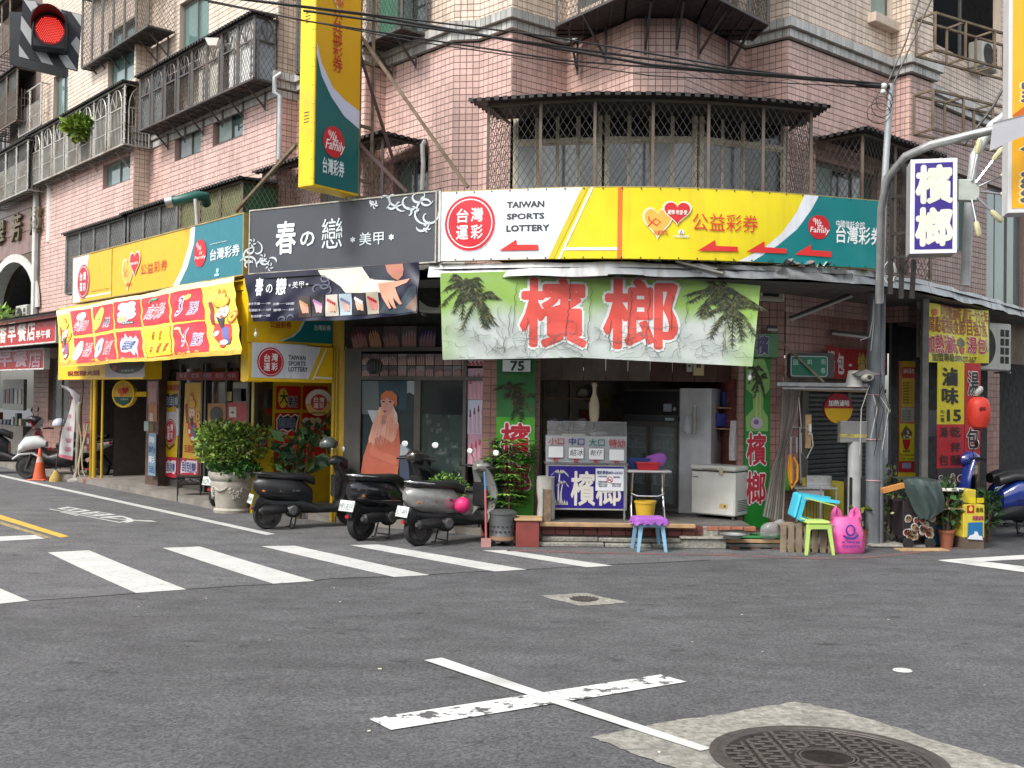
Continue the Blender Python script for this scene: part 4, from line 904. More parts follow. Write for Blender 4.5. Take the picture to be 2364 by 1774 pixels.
g=Sg(FK,'lightbox_sign','yellow and dark teal lottery lightbox shaded under the black nail banner','shop sign')
g.part('box').m(yb).cbox(a-.03,b_,.04,.25,z1_+.03,3.7,.01);cu=[z2(480,440),z2(450,480),z2(410,515),z2(350,543)]
g.poly('panel',[z2(345,543),z2(415,515),z2(455,478),z2(480,440),z2(636,440),z2(636,560)],'05606a',-18)if False else None
g.part('panel').m(vt).poly([FK.uv(*z2(x,y))for x,y in((365,541),(430,515),(468,478),(492,430),(640,430),(640,556))],.036);g.part('panel').m(fld).poly([FK.uv(*z2(x,y))for x,y in((345,540),(415,515),(455,478),(480,430),(492,430),(468,478),(430,515),(365,541))],.037)
mb=g.part('lettering').m(pm('d5e0e2'));a1,b1=FK.uv(*z2(540,480)),FK.uv(*z2(632,455));mb.text('台灣彩券',a1[0],a1[1],b1[0],b1[1],.033,.02);a1,b1=FK.uv(*z2(300,465)),FK.uv(*z2(415,438));mb.m(pm('b3301b')).text('公益彩券',a1[0],a1[1],b1[0],b1[1],.035,.02)
g.done()
# ---------------------------------------------------------------- cloth banners
def cloth_mat(name,col,streak=0):return mat(name,col,.5,var=.08,scale=2,streak=streak,dirt=(.3,.28,.2))
# lottery banner with red squares
A0=FS.w(FS.uv(131,718)[0],3.98,.07);
BP=Plane((A0.x,A0.y,3.94),-UL,0);dn=Plane((A0.x,A0.y,3.94),-UL,math.radians(17))
g=Sg(dn,'banner','yellow lottery banner with ten red and yellow squares and bearded fortune figures','banner','banners under the canopy')
cy=mat('banner_yellow','f3e04a',.45,var=.08,scale=2)
TL,TR,BR,BL=(dn.uv(*z5(*p))for p in((8,485),(2005,85),(2095,972),(65,1120)))
ts_=[TL,((TL[0]+TR[0])/2,(TL[1]+TR[1])/2),TR,(BR[0]+.0,TR[1]*.45+BR[1]*.55),BR,((BL[0]+BR[0])/2,(BL[1]+BR[1])/2),BL]
g.part('cloth').m(cy).poly([TL,TR,BR,BL],0)
g.poly('border',[z5(*p)for p in((8,485),(2005,85),(2008,150),(12,545))],'f1e7a8',1)
g.poly('border',[z5(*p)for p in((62,1065),(2098,905),(2095,968),(65,1115))],'dd9a2e',1)
sq=lambda a,b_,c,d,col='c41f2d',k=3:g.poly('square',[z5(*p)for p in(a,b_,c,d)],col,k)
S_=[((163,490),(388,450),(407,735),(203,768)),((407,440),(655,402),(666,700),(428,735)),((665,395),(948,345),(960,660),(682,693)),((960,340),(1278,285),(1292,612),(980,655)),((1292,283),(1650,222),(1692,582),(1322,618)),((205,795),(410,770),(437,1058),(232,1080)),((430,768),(668,738),(697,1035),(452,1057)),((688,733),(960,695),(990,1005),(712,1032)),((992,690),(1298,650),(1328,985),(1018,1012)),((1330,645),(1690,598),(1740,945),(1360,985))]
for i,s_ in enumerate(S_):sq(*s_,col='c41f2d' if i!=8 else 'c02a10',k=3)
g.poly('square',[z5(*p)for p in((1000,698),(1290,660),(1318,975),(1028,1003))],'f0dc1e',4)
OW='f2e6ec'
def lab(t,a,b_,col,oc=OW,bo=.0,ob=.07):g.otext(t,z5(*a),z5(*b_),col,oc,5,bo,ob)
lab('今彩539',(195,720),(380,575),'c5283a');g.disc('emblem',z5(288,545),(9,9),'c9dcc0',5)
g.disc('emblem',z5(483,575),(10,25),'e9dd4e',5);lab('大',(455,665),(520,535),'1d2440');lab('樂透',(530,670),(632,560),'24305e')
for i,(x,y,c)in enumerate(((760,520,'c8d9e8'),(800,500,'e9d6c0'),(850,480,'cfe6d8'),(755,580,'d8e070'),(805,570,'e6a8a4'),(860,540,'a8cdea'),(760,440,'bcd6e2'),(860,420,'b2dcb8'),(808,440,'eeeeee'))):g.disc('emblem',z5(x,y),(8.5,8),'f4f4f4',5);g.disc('emblem',z5(x,y),(6.8,6.4),c,6)
g.rect('emblem',z5(748,645),z5(885,600),'2b3a3c',6);g.text('賓果賓果',z5(755,638),z5(880,608),'e8efe8',7,.01)
lab('威力彩',(995,580),(1255,400),'c5283a');g.path('emblem',[z5(1060,400),z5(1090,355),z5(1150,350)],.05,'3f9a70',8)
lab('3',(1372,540),(1480,330),'7a3a8c');lab('星彩',(1490,530),(1640,385),'6d3b8a');g.disc('emblem',z5(1500,330),(7,7),'f0c95a',5)
g.disc('emblem',z5(255,935),(8,22),'eeeedd',5);lab('39',(238,985),(275,900),'b8402a','eeeedd');lab('樂合彩',(290,1000),(418,850),'c5283a')
g.disc('emblem',z5(487,905),(8,22),'c5dcf0',5);lab('49',(465,955),(512,870),'2a58a0','c5dcf0');lab('樂合彩',(525,975),(668,830),'c5283a')
g.poly('emblem',[z5(*p)for p in((750,950),(742,830),(760,790),(778,810),(800,745),(822,800),(850,770),(870,800),(905,760),(912,800),(925,800),(925,1010),(905,940),(880,990),(850,940),(800,960))],OW,4)
lab('刮刮樂',(758,935),(912,810),'1d3f7a','cfd8ec',.015,.05)
for t,a,b_ in(('祝',(1065,815),(1130,715)),('您',(1160,812),(1220,705)),('中',(1045,975),(1105,875)),('頭',(1128,965),(1205,850)),('獎',(1210,950),(1285,840))):g.text(t,z5(*a),z5(*b_),'b23a10',6,.02)
lab('4',(1420,880),(1515,690),'7a3a8c');lab('星彩',(1535,880),(1690,740),'6d3b8a');g.path('emblem',[z5(1365,690),z5(1420,690),z5(1450,760),z5(1540,940)],[.05,.04,.02,.005],'f0dc9a',8)
def fortune(g,zf,cx,cy,w,h,k=4):  # generic bearded figure in a gold hat
 f=lambda x,y:zf(cx+x*w,cy+y*h);G=lambda pts,c,kk:g.poly('figure',[f(*p)for p in pts],c,k+kk)
 D=lambda x,y,a,b_,c,kk:g.disc('figure',f(x,y),(abs(f(a,0)[0]-f(0,0)[0]),abs(f(0,b_)[1]-f(0,0)[1])),c,k+kk)
 G(((-.25,.1),(.25,.1),(.32,.35),(.2,.45),(-.1,.45),(-.28,.3)),'c5352e',0);G(((-.05,.15),(.15,.15),(.25,.42),(.1,.46)),'56609c',1);D(.33,-.02,.17,.11,'b3531f',0);D(.33,-.02,.13,.085,'ecb63a',1);D(.33,-.02,.05,.035,'b3531f',2)
 D(0,-.08,.17,.14,'f0cdb8',2);G(((-.15,-.02),(-.02,.02),(.1,-.03),(.02,.16),(-.05,.18)),'3a3236',3);D(-.07,-.1,.02,.012,'2a2020',4);D(.06,-.1,.02,.012,'2a2020',4);D(-.0,-.02,.04,.02,'b8302a',4)
 D(0,-.27,.24,.10,'b3531f',2);D(0,-.27,.21,.085,'f0b83c',3);D(-.02,-.38,.12,.07,'b3531f',2);D(-.02,-.38,.10,.055,'f4c850',3);D(-.1,-.45,.035,.05,'e08030',3);D(.04,-.45,.035,.05,'e08030',3)
 G(((-.42,-.25),(-.3,-.28),(-.2,.12),(-.32,.12)),'8e2a2c',2);D(-.15,.28,.07,.05,'f2ece8',3);D(.05,.42,.12,.04,'e8e8ee',3);D(0,.48,.08,.03,'b8302a',3)
fortune(g,z5,1880,560,360,660);fortune(g,z5,115,800,130,480)
for i in range(34):x=random.uniform(100,2080);g.disc('coin',z5(x,1085-x*.075+random.uniform(-20,15)),(random.uniform(2.5,5),random.uniform(2,3.5)),random.choice(['e8b23c','d8922a','f0c860']),3)
for i in range(10):g.disc('coin',z5(random.uniform(1700,2080),random.uniform(150,900)),(2.6,2),'e8b23c',2)
g.done(warp=lambda x,z:.018*math.sin(x*2.2+z*2)+.012*math.sin(z*22+x*1.3)*max(0,min(1,(x-2)/3))+.006*math.sin(x*9+z*5),step=.07)
# black nail salon banner
FBk=Plane((-4.10,15.74,3.93),FB.ex,math.radians(4));g=Sg(FBk,'banner','black nail salon banner with hand photographs, wrinkled and slack at the right','banner','banners under the canopy')
navy=mat('banner_navy','14142e',.35,var=.15,scale=2,spec=.6);TL,TR,BR,BL=(FBk.uv(*zA(*p))for p in((12,950),(1808,820),(1788,1345),(95,1428)))
mid=FBk.uv(*zA(1050,1415));g.part('cloth').m(navy).poly([TL,TR,BR,mid,BL],0);AP=lambda pts,c,k=1,p='print':g.poly(p,[zA(*q)for q in pts],c,k)
AP(((770,905),(1220,870),(1300,990),(1500,1010),(1560,1010),(1420,1120),(1400,1130),(1050,1135),(1000,1070),(900,1000),(800,960)),'d6cfc0',1)
AP(((1460,850),(1640,838),(1650,900),(1640,960),(1590,1008),(1540,985),(1480,920)),'a9735c',3);AP(((1555,905),(1600,880),(1650,912),(1610,932)),'b56a66',4);AP(((1250,880),(1460,850),(1520,960),(1550,1010),(1340,1000),(1290,960)),'2c2f3a',2)
AP(((1385,1040),(1550,1020),(1720,990),(1690,1030),(1560,1080),(1630,1250),(1600,1255),(1540,1180),(1570,1290),(1545,1295),(1480,1190),(1520,1290),(1500,1300),(1420,1180)),'c8957c',3)
AP(((1390,1340),(1450,1250),(1500,1320),(1600,1250),(1700,1080),(1780,1060),(1785,1330),(1500,1350)),'35404a',2);AP(((1660,1290),(1785,1150),(1785,1330)),'6e5548',3)
for t,a,b_,bo in(('春',(130,1165),(222,985),.03),('の',(247,1138),(315,1048),.02),('戀',(345,1155),(458,978),.025),('*',(478,1078),(500,1048),.03),('美甲',(515,1092),(635,1015),0),('*',(650,1068),(676,1035),.03)):g.text(t,zA(*a),zA(*b_),'e4e8ec',4,bo)
for t,x0,x1,y in(('單手手繪──100',60,290,1245),('光療──250起',320,538,1248),('短期新卡──1200',65,300,1310),('卸甲──350',325,538,1310),('新光彩繪──300',80,290,1370)):g.text(t,zA(x0,y+18),zA(x1,y-18),'c9ccd6',4,.015)
for i,c in enumerate(('3a2b2a','1c1a1e','b9b0a4','9fb0b8','201c20','a39a86')):
 x=575+i*137;x9=x+122;yt=1175-i*9;AP(((x,yt),(x9,yt-8),(x9+12,1385-i*8),(x+10,1393-i*8)),c,3)
 for f in range(5):g.path('print',[zA(x+30+f*18,yt+60+f*10),zA(x+50+f*12,yt+120+f*14),zA(x+60+f*8,yt+170)],[.03,.045,.03],('c49a80','d0a0a6','cda58e','b9988c','d7aa90','c77872')[i],5);g.disc('print',zA(x+26+f*18,yt+52+f*10),(2.2,3.6),('b08a60','a070a0','9e2430','6a6a90','e0d8e8','a01828')[i],6)
for c,r,a0,tw in(((820,1050),90,-1.5,4.5),((860,1120),80,-2.5,4),((760,1110),70,-.5,-4),((830,980),60,0,4),((520,1400),60,3,3),((420,1420),60,-3,3)):scroll(g,zA,c,r,a0,tw,'5d6070',.018,4)
g.done(warp=lambda x,z:.03*math.sin(x*2.6+z*2.4)*(-z)+.010*math.sin((x*.9-z)*13)*min(1,-z*1.5+.1)+.05*max(0,x-2.9)*math.sin((x+z)*16),step=.045)
# green and white betel nut banner
GB=Plane((-.95,13.98,3.76),P(4.05,-.08),math.radians(-1));GB=Plane((-.97,13.83,3.76),P(1,.022),0)
def grad_mat(name,hi,lo,z_hi,z_lo,edges=None):
 m=mat(name,lo,.5,var=.1,scale=5);n=m.node_tree.nodes;L=m.node_tree.links;p=n['Principled BSDF'];src=p.inputs['Base Color'].links[0].from_socket
 tc=n.new('ShaderNodeTexCoord');sp=n.new('ShaderNodeSeparateXYZ');L.new(tc.outputs['Object'],sp.inputs[0]);t=n.new('ShaderNodeTexNoise');t.inputs['Scale'].default_value=1.6;t.inputs['Detail'].default_value=5;L.new(tc.outputs['Object'],t.inputs['Vector'])
 ad=n.new('ShaderNodeMath');ad.operation='MULTIPLY_ADD';L.new(t.outputs[0],ad.inputs[0]);ad.inputs[1].default_value=.7;L.new(sp.outputs['Z'],ad.inputs[2])
 r=n.new('ShaderNodeMapRange');L.new(ad.outputs[0],r.inputs[0]);r.inputs[1].default_value=z_lo+.35;r.inputs[2].default_value=z_hi+.35
 if edges:
  e=n.new('ShaderNodeMapRange');L.new(sp.outputs['X'],e.inputs[0]);e.inputs[1].default_value=edges[0];e.inputs[2].default_value=edges[0]-.45;e2=n.new('ShaderNodeMapRange');L.new(sp.outputs['X'],e2.inputs[0]);e2.inputs[1].default_value=edges[1];e2.inputs[2].default_value=edges[1]+.4
  mx=n.new('ShaderNodeMath');mx.operation='MAXIMUM';L.new(e.outputs[0],mx.inputs[0]);L.new(e2.outputs[0],mx.inputs[1]);sc=n.new('ShaderNodeMath');sc.operation='MULTIPLY_ADD';L.new(mx.outputs[0],sc.inputs[0]);sc.inputs[1].default_value=.6;L.new(r.outputs[0],sc.inputs[2]);sc.use_clamp=True;fac=sc.outputs[0]
 else:fac=r.outputs[0]
 x=n.new('ShaderNodeMix');x.data_type='RGBA';L.new(fac,x.inputs[0]);L.new(src,x.inputs[6]);x.inputs[7].default_value=(*hexc(hi),1)
 t2=n.new('ShaderNodeTexNoise');t2.inputs['Scale'].default_value=9;t2.inputs['Detail'].default_value=6;L.new(tc.outputs['Object'],t2.inputs['Vector']);r2=n.new('ShaderNodeMapRange');L.new(t2.outputs[0],r2.inputs[0]);r2.inputs[1].default_value=.5;r2.inputs[2].default_value=.7;r2.inputs[4].default_value=.35
 x2=n.new('ShaderNodeMix');x2.data_type='RGBA';L.new(r2.outputs[0],x2.inputs[0]);L.new(x.outputs[2],x2.inputs[6]);x2.inputs[7].default_value=(*hexc('93b08a'),1);L.new(x2.outputs[2],p.inputs['Base Color']);return m
g=Sg(GB,'banner','cracked green and white banner with two big red characters and palms over the stall','banner','banners under the canopy')
TL,TR,BR,BL=(GB.uv(*zB(*p))for p in((45,88),(2142,170),(2085,700),(62,655)));mt_,mb_=GB.uv(*zB(850,62)),GB.uv(*zB(950,640))
g.part('cloth').m(grad_mat('banner_green','8fb355','b9c0bd',-.30,-.62,(.42,3.75))).poly([TL,mt_,TR,BR,mb_,BL],0)
for t,a,b_ in(('檳',(575,560),(1000,130)),('榔',(1122,572),(1590,138))):g.otext(t,zB(*a),zB(*b_),'d8564c','d8dcda',3,.026,.062)
def palm(g,zf,cx,cy,w,h,k=3,n=90,cols=('2f3a2a','4a4d30','23281f','6b6a44','39432c'),trunk=0):
 for hx,hy in((-.12,-.22),(.10,.02)):  # two crowns of drooping fronds
  for i in range(n//9):
   a=-math.pi*(.08+.84*i/max(1,n//9-1))+random.uniform(-.15,.15)if i%3 else random.uniform(.3,2.8);L_=random.uniform(.32,.5);pts=[]
   for j in range(6):t=j/5;pts.append((cx+(hx+math.cos(a)*L_*t)*w,cy+(hy+math.sin(a)*L_*t*.85+.18*t*t)*h))
   g.part('palm_print').m(pm(random.choice(cols))).path([g.q(zf(*p))for p in pts],[.012]*6,-.003*(k+i%3))
   for j in range(1,6):
    for sg in(-1,0,1):
     for q_ in(0,.5):
      x0,y0=pts[j];xb,yb=pts[j-1];x0+=(xb-x0)*q_;y0+=(yb-y0)*q_;e=(x0+sg*.07*w+(x0-xb)*.5,y0+.06*h+random.uniform(-.02,.03)*h);g.part('palm_print').m(pm(random.choice(cols))).path([g.q(zf(x0,y0)),g.q(zf(*e))],[.02,.002],-.003*(k+(i+j)%3))
 if trunk:g.path('palm_print',[zf(cx-w*.04,cy+h*.3),zf(cx-w*.04,cy+h*(.5+trunk))],.02,'a8a888',k);g.path('palm_print',[zf(cx+w*.06,cy+h*.3),zf(cx+w*.07,cy+h*(.5+trunk))],.02,'a8a888',k)
palm(g,zB,255,250,330,380,3,150);palm(g,zB,1920,300,420,400,3,170,trunk=.2)
def cracks(g,zf,n,x0,x1,y0,y1,col='6a706a',k=7):
 for i in range(n):
  x,y=random.uniform(x0,x1),random.uniform(y0,y1);a=random.choice([0,1.57,3.14,4.7])+random.uniform(-.5,.5);pts=[(x,y)]
  for j in range(random.randint(3,8)):a+=random.uniform(-.7,.7);x+=math.cos(a)*random.uniform(12,34);y+=math.sin(a)*random.uniform(10,26);pts.append((min(max(x,70),2080),min(max(y,100),640)))
  g.path('crack_print',[zf(*p)for p in pts],.005,col,k)
cracks(g,zB,120,80,2060,430,630)
for x,y0,y1 in((545,150,490),(505,300,520),(1038,180,600),(900,140,560),(1420,180,610),(1300,200,560),(1570,240,480),(1665,220,440),(620,380,610),(470,500,620),(1165,400,600),(2130,400,420),(1900,480,640)):
 pts=[(x+random.uniform(-7,7)-(y-y0)*.08,y)for y in range(y0,y1,22)];g.path('crack_print',[zB(*p)for p in pts],.007,'44483f',7)
g.done(warp=lambda x,z:-.03*math.sin(x*1.4)+.012*math.sin(x*7+.8*math.sin(z*6))*(-z)+.007*math.sin(z*17+x*6)*(-z)+.10*max(0,x-3.9)*(-z)+.006*math.sin(x*19+z*13),step=.05)
# ---------------------------------------------------------------- painted column boards of the betel stall
def column(label,pl,box,items,split,hexa,hexb,pal,extra=None):
 g=Sg(pl,'column_board',label,'shop sign','green boards on the columns of the betel stall');(x0,z0),(x1,z1)=box
 zs=pl.uv(*split)[1];g.part('board').m(mat('board_'+hexa,hexa,.45,var=.1)).box(x0,x1,0,.05,z0,zs);g.part('board').m(mat('board_'+hexb,hexb,.5,var=.25,scale=3)).box(x0,x1,0,.05,zs,z1)
 for t,a,b_ in items:g.otext(t,a,b_,'b01f33','e2dfe0',3,.024,.06)
 palm(g,*pal);extra and extra(g);g.done();return g
PC1=Plane((-.30,15.38,0),P(1,-.03));a=PC1.uv(*zN(365,1400));b_=PC1.uv(*zN(582,600));x0,x1=PC1.uv(*zN(372,900))[0],PC1.uv(*zN(572,900))[0]
def plate(g):
 g.rect('number_plate',zN(400,673),zN(553,607),'1d4a3a',12);g.rect('number_plate',zN(405,669),zN(549,611),'d2d8da',14);g.text('75',zN(446,664),zN(516,617),'17463a',16,.03)
column('bright green board on the left stall column with palm, red characters and number 75',PC1,((x0,.3),(x1,3.4)),[('檳',zN(396,1100),zN(548,940)),('榔',zN(396,1298),zN(545,1145))],zN(470,905),'4a9a2a','2c6a35',(zN,470,800,200,200,4,90),plate)
PC2=Plane((3.44,15.42,0),P(1,.05));x0,x1=PC2.uv(*zR(492,1000))[0],PC2.uv(*zR(622,1000))[0]
def halo(g):
 g.poly('print',[zR(*p)for p in((500,610),(590,600),(605,640),(622,700),(620,760),(590,800),(585,860),(612,905),(612,978),(500,978),(496,905),(535,860),(532,790),(500,760))],'7fae5c',2)
 g.disc('print',zR(551,935),(14,14),'b8a8b4',8);g.disc('print',zR(549,930),(6,6),'6a5a8a',9);g.path('print',[zR(552,780),zR(552,905)],.03,'b0b86a',3);g.path('print',[zR(572,780),zR(570,905)],.02,'b0b86a',3)
column('dark green board on the right stall column with pale palm outline and two red characters',PC2,((x0,PC2.uv(*zR(550,1478))[1]),(x1,PC2.uv(*zR(550,600))[1])),[('檳',zR(502,1150),zR(602,990)),('榔',zR(498,1352),zR(598,1190))],zR(550,980),'0f7a22','0f7a22',(zR,560,700,110,190,4,70),halo)
g=Sg(PC2,'shop_sign','small square green sign with one grey character above the right green column','shop sign');a=PC2.uv(*zR(540,595));b_=PC2.uv(*zR(660,475));g.board(a[0]-.05,b_[0],a[1],b_[1],mat('board_sage','5c8f63',.5),.05,back=-.06)
mb=g.part('lettering');a1=PC2.uv(*zR(545,580));b1=PC2.uv(*zR(610,485));mb.m(pm('b9bccb')).text('檳',a1[0],a1[1],b1[0],b1[1],-.063,.07);mb.m(pm('4d4a70')).text('檳',a1[0],a1[1],b1[0],b1[1],-.066,.03);g.done()
# ---------------------------------------------------------------- ground floor
arc_f=mat('arcade_floor',(.22,.20,.175),.75,var=.25,scale=3,bump=.3,bscale=40,dirt=(.10,.09,.08))
def slab(name,pts,z0,z1,m,parent=None,kind='structure'):
 mb=MB(m);v=[Vector((p[0],p[1],0))for p in pts];ts=tessellate_polygon([v]);n=len(v)
 mb.add([(p.x,p.y,z1)for p in v]+[(p.x,p.y,z0)for p in v],[tuple(t)for t in ts]+[(i,(i+1)%n,(i+1)%n+n,i+n)for i in range(n)])
 o=mb.build(name,parent);return tag(o,None,None,None,kind if parent is None else None)
NL=lambda s_,d:P(-UL.y*0,0)+(P(.7423,.6701)*d)+UL*s_  # point by distance d from the camera across the left street and s along it
o_l=ML.dot(UL)
def lp_(s_,d):return P(.7423,.6701)*d+UL*(s_+o_l)
arc=slab('arcade_floor',[lp_(20,8.5),lp_(.2,8.45),lp_(.2,9.2),lp_(-1,10.5),lp_(-1,13),lp_(20,13)],0,.12,arc_f);arc['label']='worn raised concrete floor of the shop arcade'
slab('arcade_floor',[(-3.4,17.25),(-2.6,16.62),(-.62,15.62),(.3,15.3),(.3,17),(-2,19),(-4,19.6)],0,.10,arc_f)
slab('arcade_floor',[(4.0,15.2),(5.3,15.1),(6.4,16.1),(9,18.6),(13,22.5),(12,26),(6,21),(4.0,17)],0,.035,arc_f)
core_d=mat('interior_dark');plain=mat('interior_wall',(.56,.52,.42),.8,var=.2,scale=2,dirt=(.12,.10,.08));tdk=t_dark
gfl=thing('ground_floor_walls','pink brown tiled columns and walls of the shops under the canopy','wall')
def pier(x0,y0,w,d,ang,z1=3.72,tile=None,z0=0,pw=.12,ph=.12):  # tiled pier, front left corner, width, depth
 c,s_=math.cos(ang),math.sin(ang);A=P(x0,y0);B=A+P(c,s_)*w;Cc=B+P(-s_,c)*d;D=A+P(-s_,c)*d
 for a,b_ in((A,B),(B,Cc),(D,A)):wall(gfl,a,b_,z0,z1,tile or tdk,pw,ph)
t_mid=mat('tile_dusty_pink',(.34,.185,.155),.35,var=.14,scale=2,tint=True,streak=.35,dirt=(.12,.09,.08))
pier(-.44,15.44,.86,.7,0,tile=t_mid);pier(3.42,15.47,.70,.55,.05,tile=t_mid)
wall(gfl,P(4.14,15.52),P(6.3,17.38),2.75,3.74,t_mid,.12,.12);wall(gfl,P(4.12,15.5),P(4.42,15.77),0,2.75,t_mid,.12,.12)
PL0=lp_(14.2,7.95);pier(PL0.x-.42,PL0.y+.47,.63,.57,-.837,tile=t_mid,z1=3.3)
# left lottery front wall line, wall behind window with grille
wall(gfl,lp_(14.5,9.5),lp_(9.6,9.5),0,3.3,t_mid,.14,.14,holes=[(1.3,2.9,1.3,3.0)])
window(gfl,Frame(lp_(14.5,9.5),lp_(9.6,9.5)),1.3,2.9,1.3,3.0,glass=gl_b)
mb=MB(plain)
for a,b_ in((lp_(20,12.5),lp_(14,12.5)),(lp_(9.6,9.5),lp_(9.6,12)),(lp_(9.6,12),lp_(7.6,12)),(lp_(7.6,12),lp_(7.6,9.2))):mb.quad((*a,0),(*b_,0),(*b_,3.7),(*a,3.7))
mb.ms=[mat('arcade_shade_wall',(.06,.05,.045),.9)];mb.build('inner_wall',gfl)  # wall colour darkened to carry the shade of the arcade
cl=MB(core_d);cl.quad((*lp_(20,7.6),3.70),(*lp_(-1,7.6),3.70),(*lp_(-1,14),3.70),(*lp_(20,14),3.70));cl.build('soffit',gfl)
flush_tiles(gfl,260)
# ---------------------------------------------------------------- betel nut stall
st=thing('stall_room','open fronted betel nut stall room with raised floor, brown ceiling boards and brick paper wall','shop interior',(0,0,0))
FZ=.33
fl=mat('stall_floor',(.12,.11,.10),.6,var=.3,scale=4,dirt=(.05,.045,.04));wood=mat('plank_wood',(.42,.27,.14),.6,var=.3,scale=6,bump=.2);redb=mat('red_brick_tile',(.17,.05,.04),.5,var=.25,scale=8,tint=True)
mb=MB(fl);mb.box(.42,3.42,14.62,19.0,.0,FZ-.004);mb.box(-.3,.42,15.0,15.4,0,FZ-.02);mb.build('floor',st)
k=0
for row in range(2):
 x=.45
 while x<2.72:w=.19;MB(redb).cbox(x,min(2.74,x+w),14.585,14.618,.155+row*.08,.228+row*.08,.004).build('brick',st);x+=w+.01
for a,b_,z0,z1,y in((.38,1.33,.0,.06,14.45),(1.345,2.0,.0,.055,14.44),(2.01,2.86,.0,.06,14.46),(.45,1.25,.065,.13,14.54),(1.26,2.1,.065,.125,14.53),(2.12,2.8,.065,.13,14.55)):MB(conc).cbox(a,b_,y,14.62,z0,z1,.012).build('kerb_stone',st)
for x in(2.8,2.98,3.16,3.34):MB(mat('brick_red',(.34,.12,.07),.8,var=.3,scale=12,bump=.3)).cbox(x,x+.165,14.6,14.72,.245+random.uniform(-.01,.01),.30,.006).build('brick',st)
mb=MB(wood);mb.cbox(.42,2.62,14.47,14.60,.285,.335,.004);mb.build('plank',st)
mb=MB(plain);mb.quad((.42,18.4,FZ),(3.6,18.4,FZ),(3.6,18.4,2.6),(.42,18.4,2.6));mb.quad((.42,15.5,FZ),(.42,18.4,FZ),(.42,18.4,3.7),(.42,15.5,3.7));mb.build('back_wall',st)
brown_pl=mat('ceiling_board',(.14,.10,.07),.7,var=.3,scale=3,streak=.3)
mb=MB(brown_pl);mb.quad((.42,15.9,2.42),(3.5,15.9,2.42),(3.5,18.6,2.42),(.42,18.6,2.42));mb.build('ceiling',st)
for i in range(9):a=.42+i*.345;MB(mat('front_board_%d'%(i>4),(.16,.13,.10)if i<=4 else(.085,.035,.025),.7,var=.25,scale=3,streak=.4)).cbox(a,a+.338,15.86,15.9,2.38,3.72,.003).build('fascia_board',st)
FBk_=Frame((3.36,15.6),(3.36+.05,15.6));bw_=mat('brick_paper_joint',(.10,.06,.05),.8);mb=MB(bw_);mb.quad((3.02,18.3,FZ),(3.40,15.55,FZ),(3.40,15.55,2.42),(3.02,18.3,2.42));mb.build('side_wall',st)
d=P(3.40-3.02,15.55-18.3);Lw=d.length;d=d/Lw;nn=P(-d.y,d.x)*-1;mb=MB(mat('brick_paper',(.22,.06,.05),.7,var=.3,scale=10,tint=True));rows=38
for j in range(rows):
 x=-(j%2)*.07
 while x<Lw:
  a,b_=max(0,x),min(Lw,x+.132);z=FZ+j*.055
  if b_-a>.02:p0=P(3.02,18.3)+d*a+nn*.004;p1=P(3.02,18.3)+d*b_+nn*.004;mb.quad((*p0,z),(*p1,z),(*p1,z+.048),(*p0,z+.048));mb.tint.append(random.random())
  x+=.14
tag(mb.build('brick',st),kind='stuff')
# shelf unit with packed bags at the left
sh=thing('shelf_unit','dark wooden shelves with bagged goods left inside the betel stall','shelves',(.5,16.2,FZ));mb=MB(mat('shelf_wood',(.16,.09,.05),.6,var=.3))
for z in(.0,.45,.95,1.25,1.75,2.05):MB(_M['shelf_wood']).cbox(0,.85,0,.4,z,z+.025,.003).build('shelf',sh)
for x in(0,.42,.83):MB(_M['shelf_wood']).cbox(x,x+.02,0,.4,0,2.07,.003).build('upright',sh)
MB(mat('dark_wood',(.10,.045,.02),.5)).box(.02,.40,-.01,0,.5,.93).build('panel',sh)
def lump(mb,c,r,n=10,k=6,amp=.25):
 n0=len(mb.v);mb.ell((0,0,0),r,n,k);sd=random.random()*9
 for i in range(n0,len(mb.v)):x,y,z=mb.v[i];f=1+amp*math.sin(x*23/r[0]*.1+sd)*math.sin(z*17/r[2]*.1+y*11+sd);mb.v[i]=(c[0]+x*f,c[1]+y*f,c[2]+z*f)
for i,(x,z,c)in enumerate(((.14,1.36,'a8a6ae'),(.36,1.37,'6d7488'),(.6,1.37,'b7b3b6'),(.12,1.06,'b04a78'),(.32,1.05,'d8d5d2'),(.6,1.06,'8a8a90'),(.2,.56,'6a3040'),(.62,1.86,'767062'))):
 mb=MB(pm(c));lump(mb,(0,0,0),(.12,.14,.09));o=mb.build('bag',None,40,loc=(.5+x,16.32,FZ+z));tag(o,['pale bag slumped on the upper shelf, far left','blue grey bag in the middle of the upper shelf','whitish bag at the right of the upper shelf','pink bag on the middle shelf above the column board','white bag beside the pink one on the shelf','grey bag at the right end of the middle shelf','maroon bag low down on the shelf behind the white cloth','olive bag on the top shelf'][i],'bag','bags on the stall shelves')
for i,(x,z,w,h)in enumerate(((.05,2.08,.5,.18),(.28,1.88,.55,.2))):
 o=MB(mat('carton',(.40,.37,.33),.8,var=.2)).cbox(0,w,0,.3,0,h,.006).build('carton',None,loc=(.5+x,16.2-.02*i,FZ+z if i==0 else FZ+2.27));tag(o,['flat pale carton on top of the dark shelves','long pale carton lying above the other carton'][i],'box','cartons above the shelves')
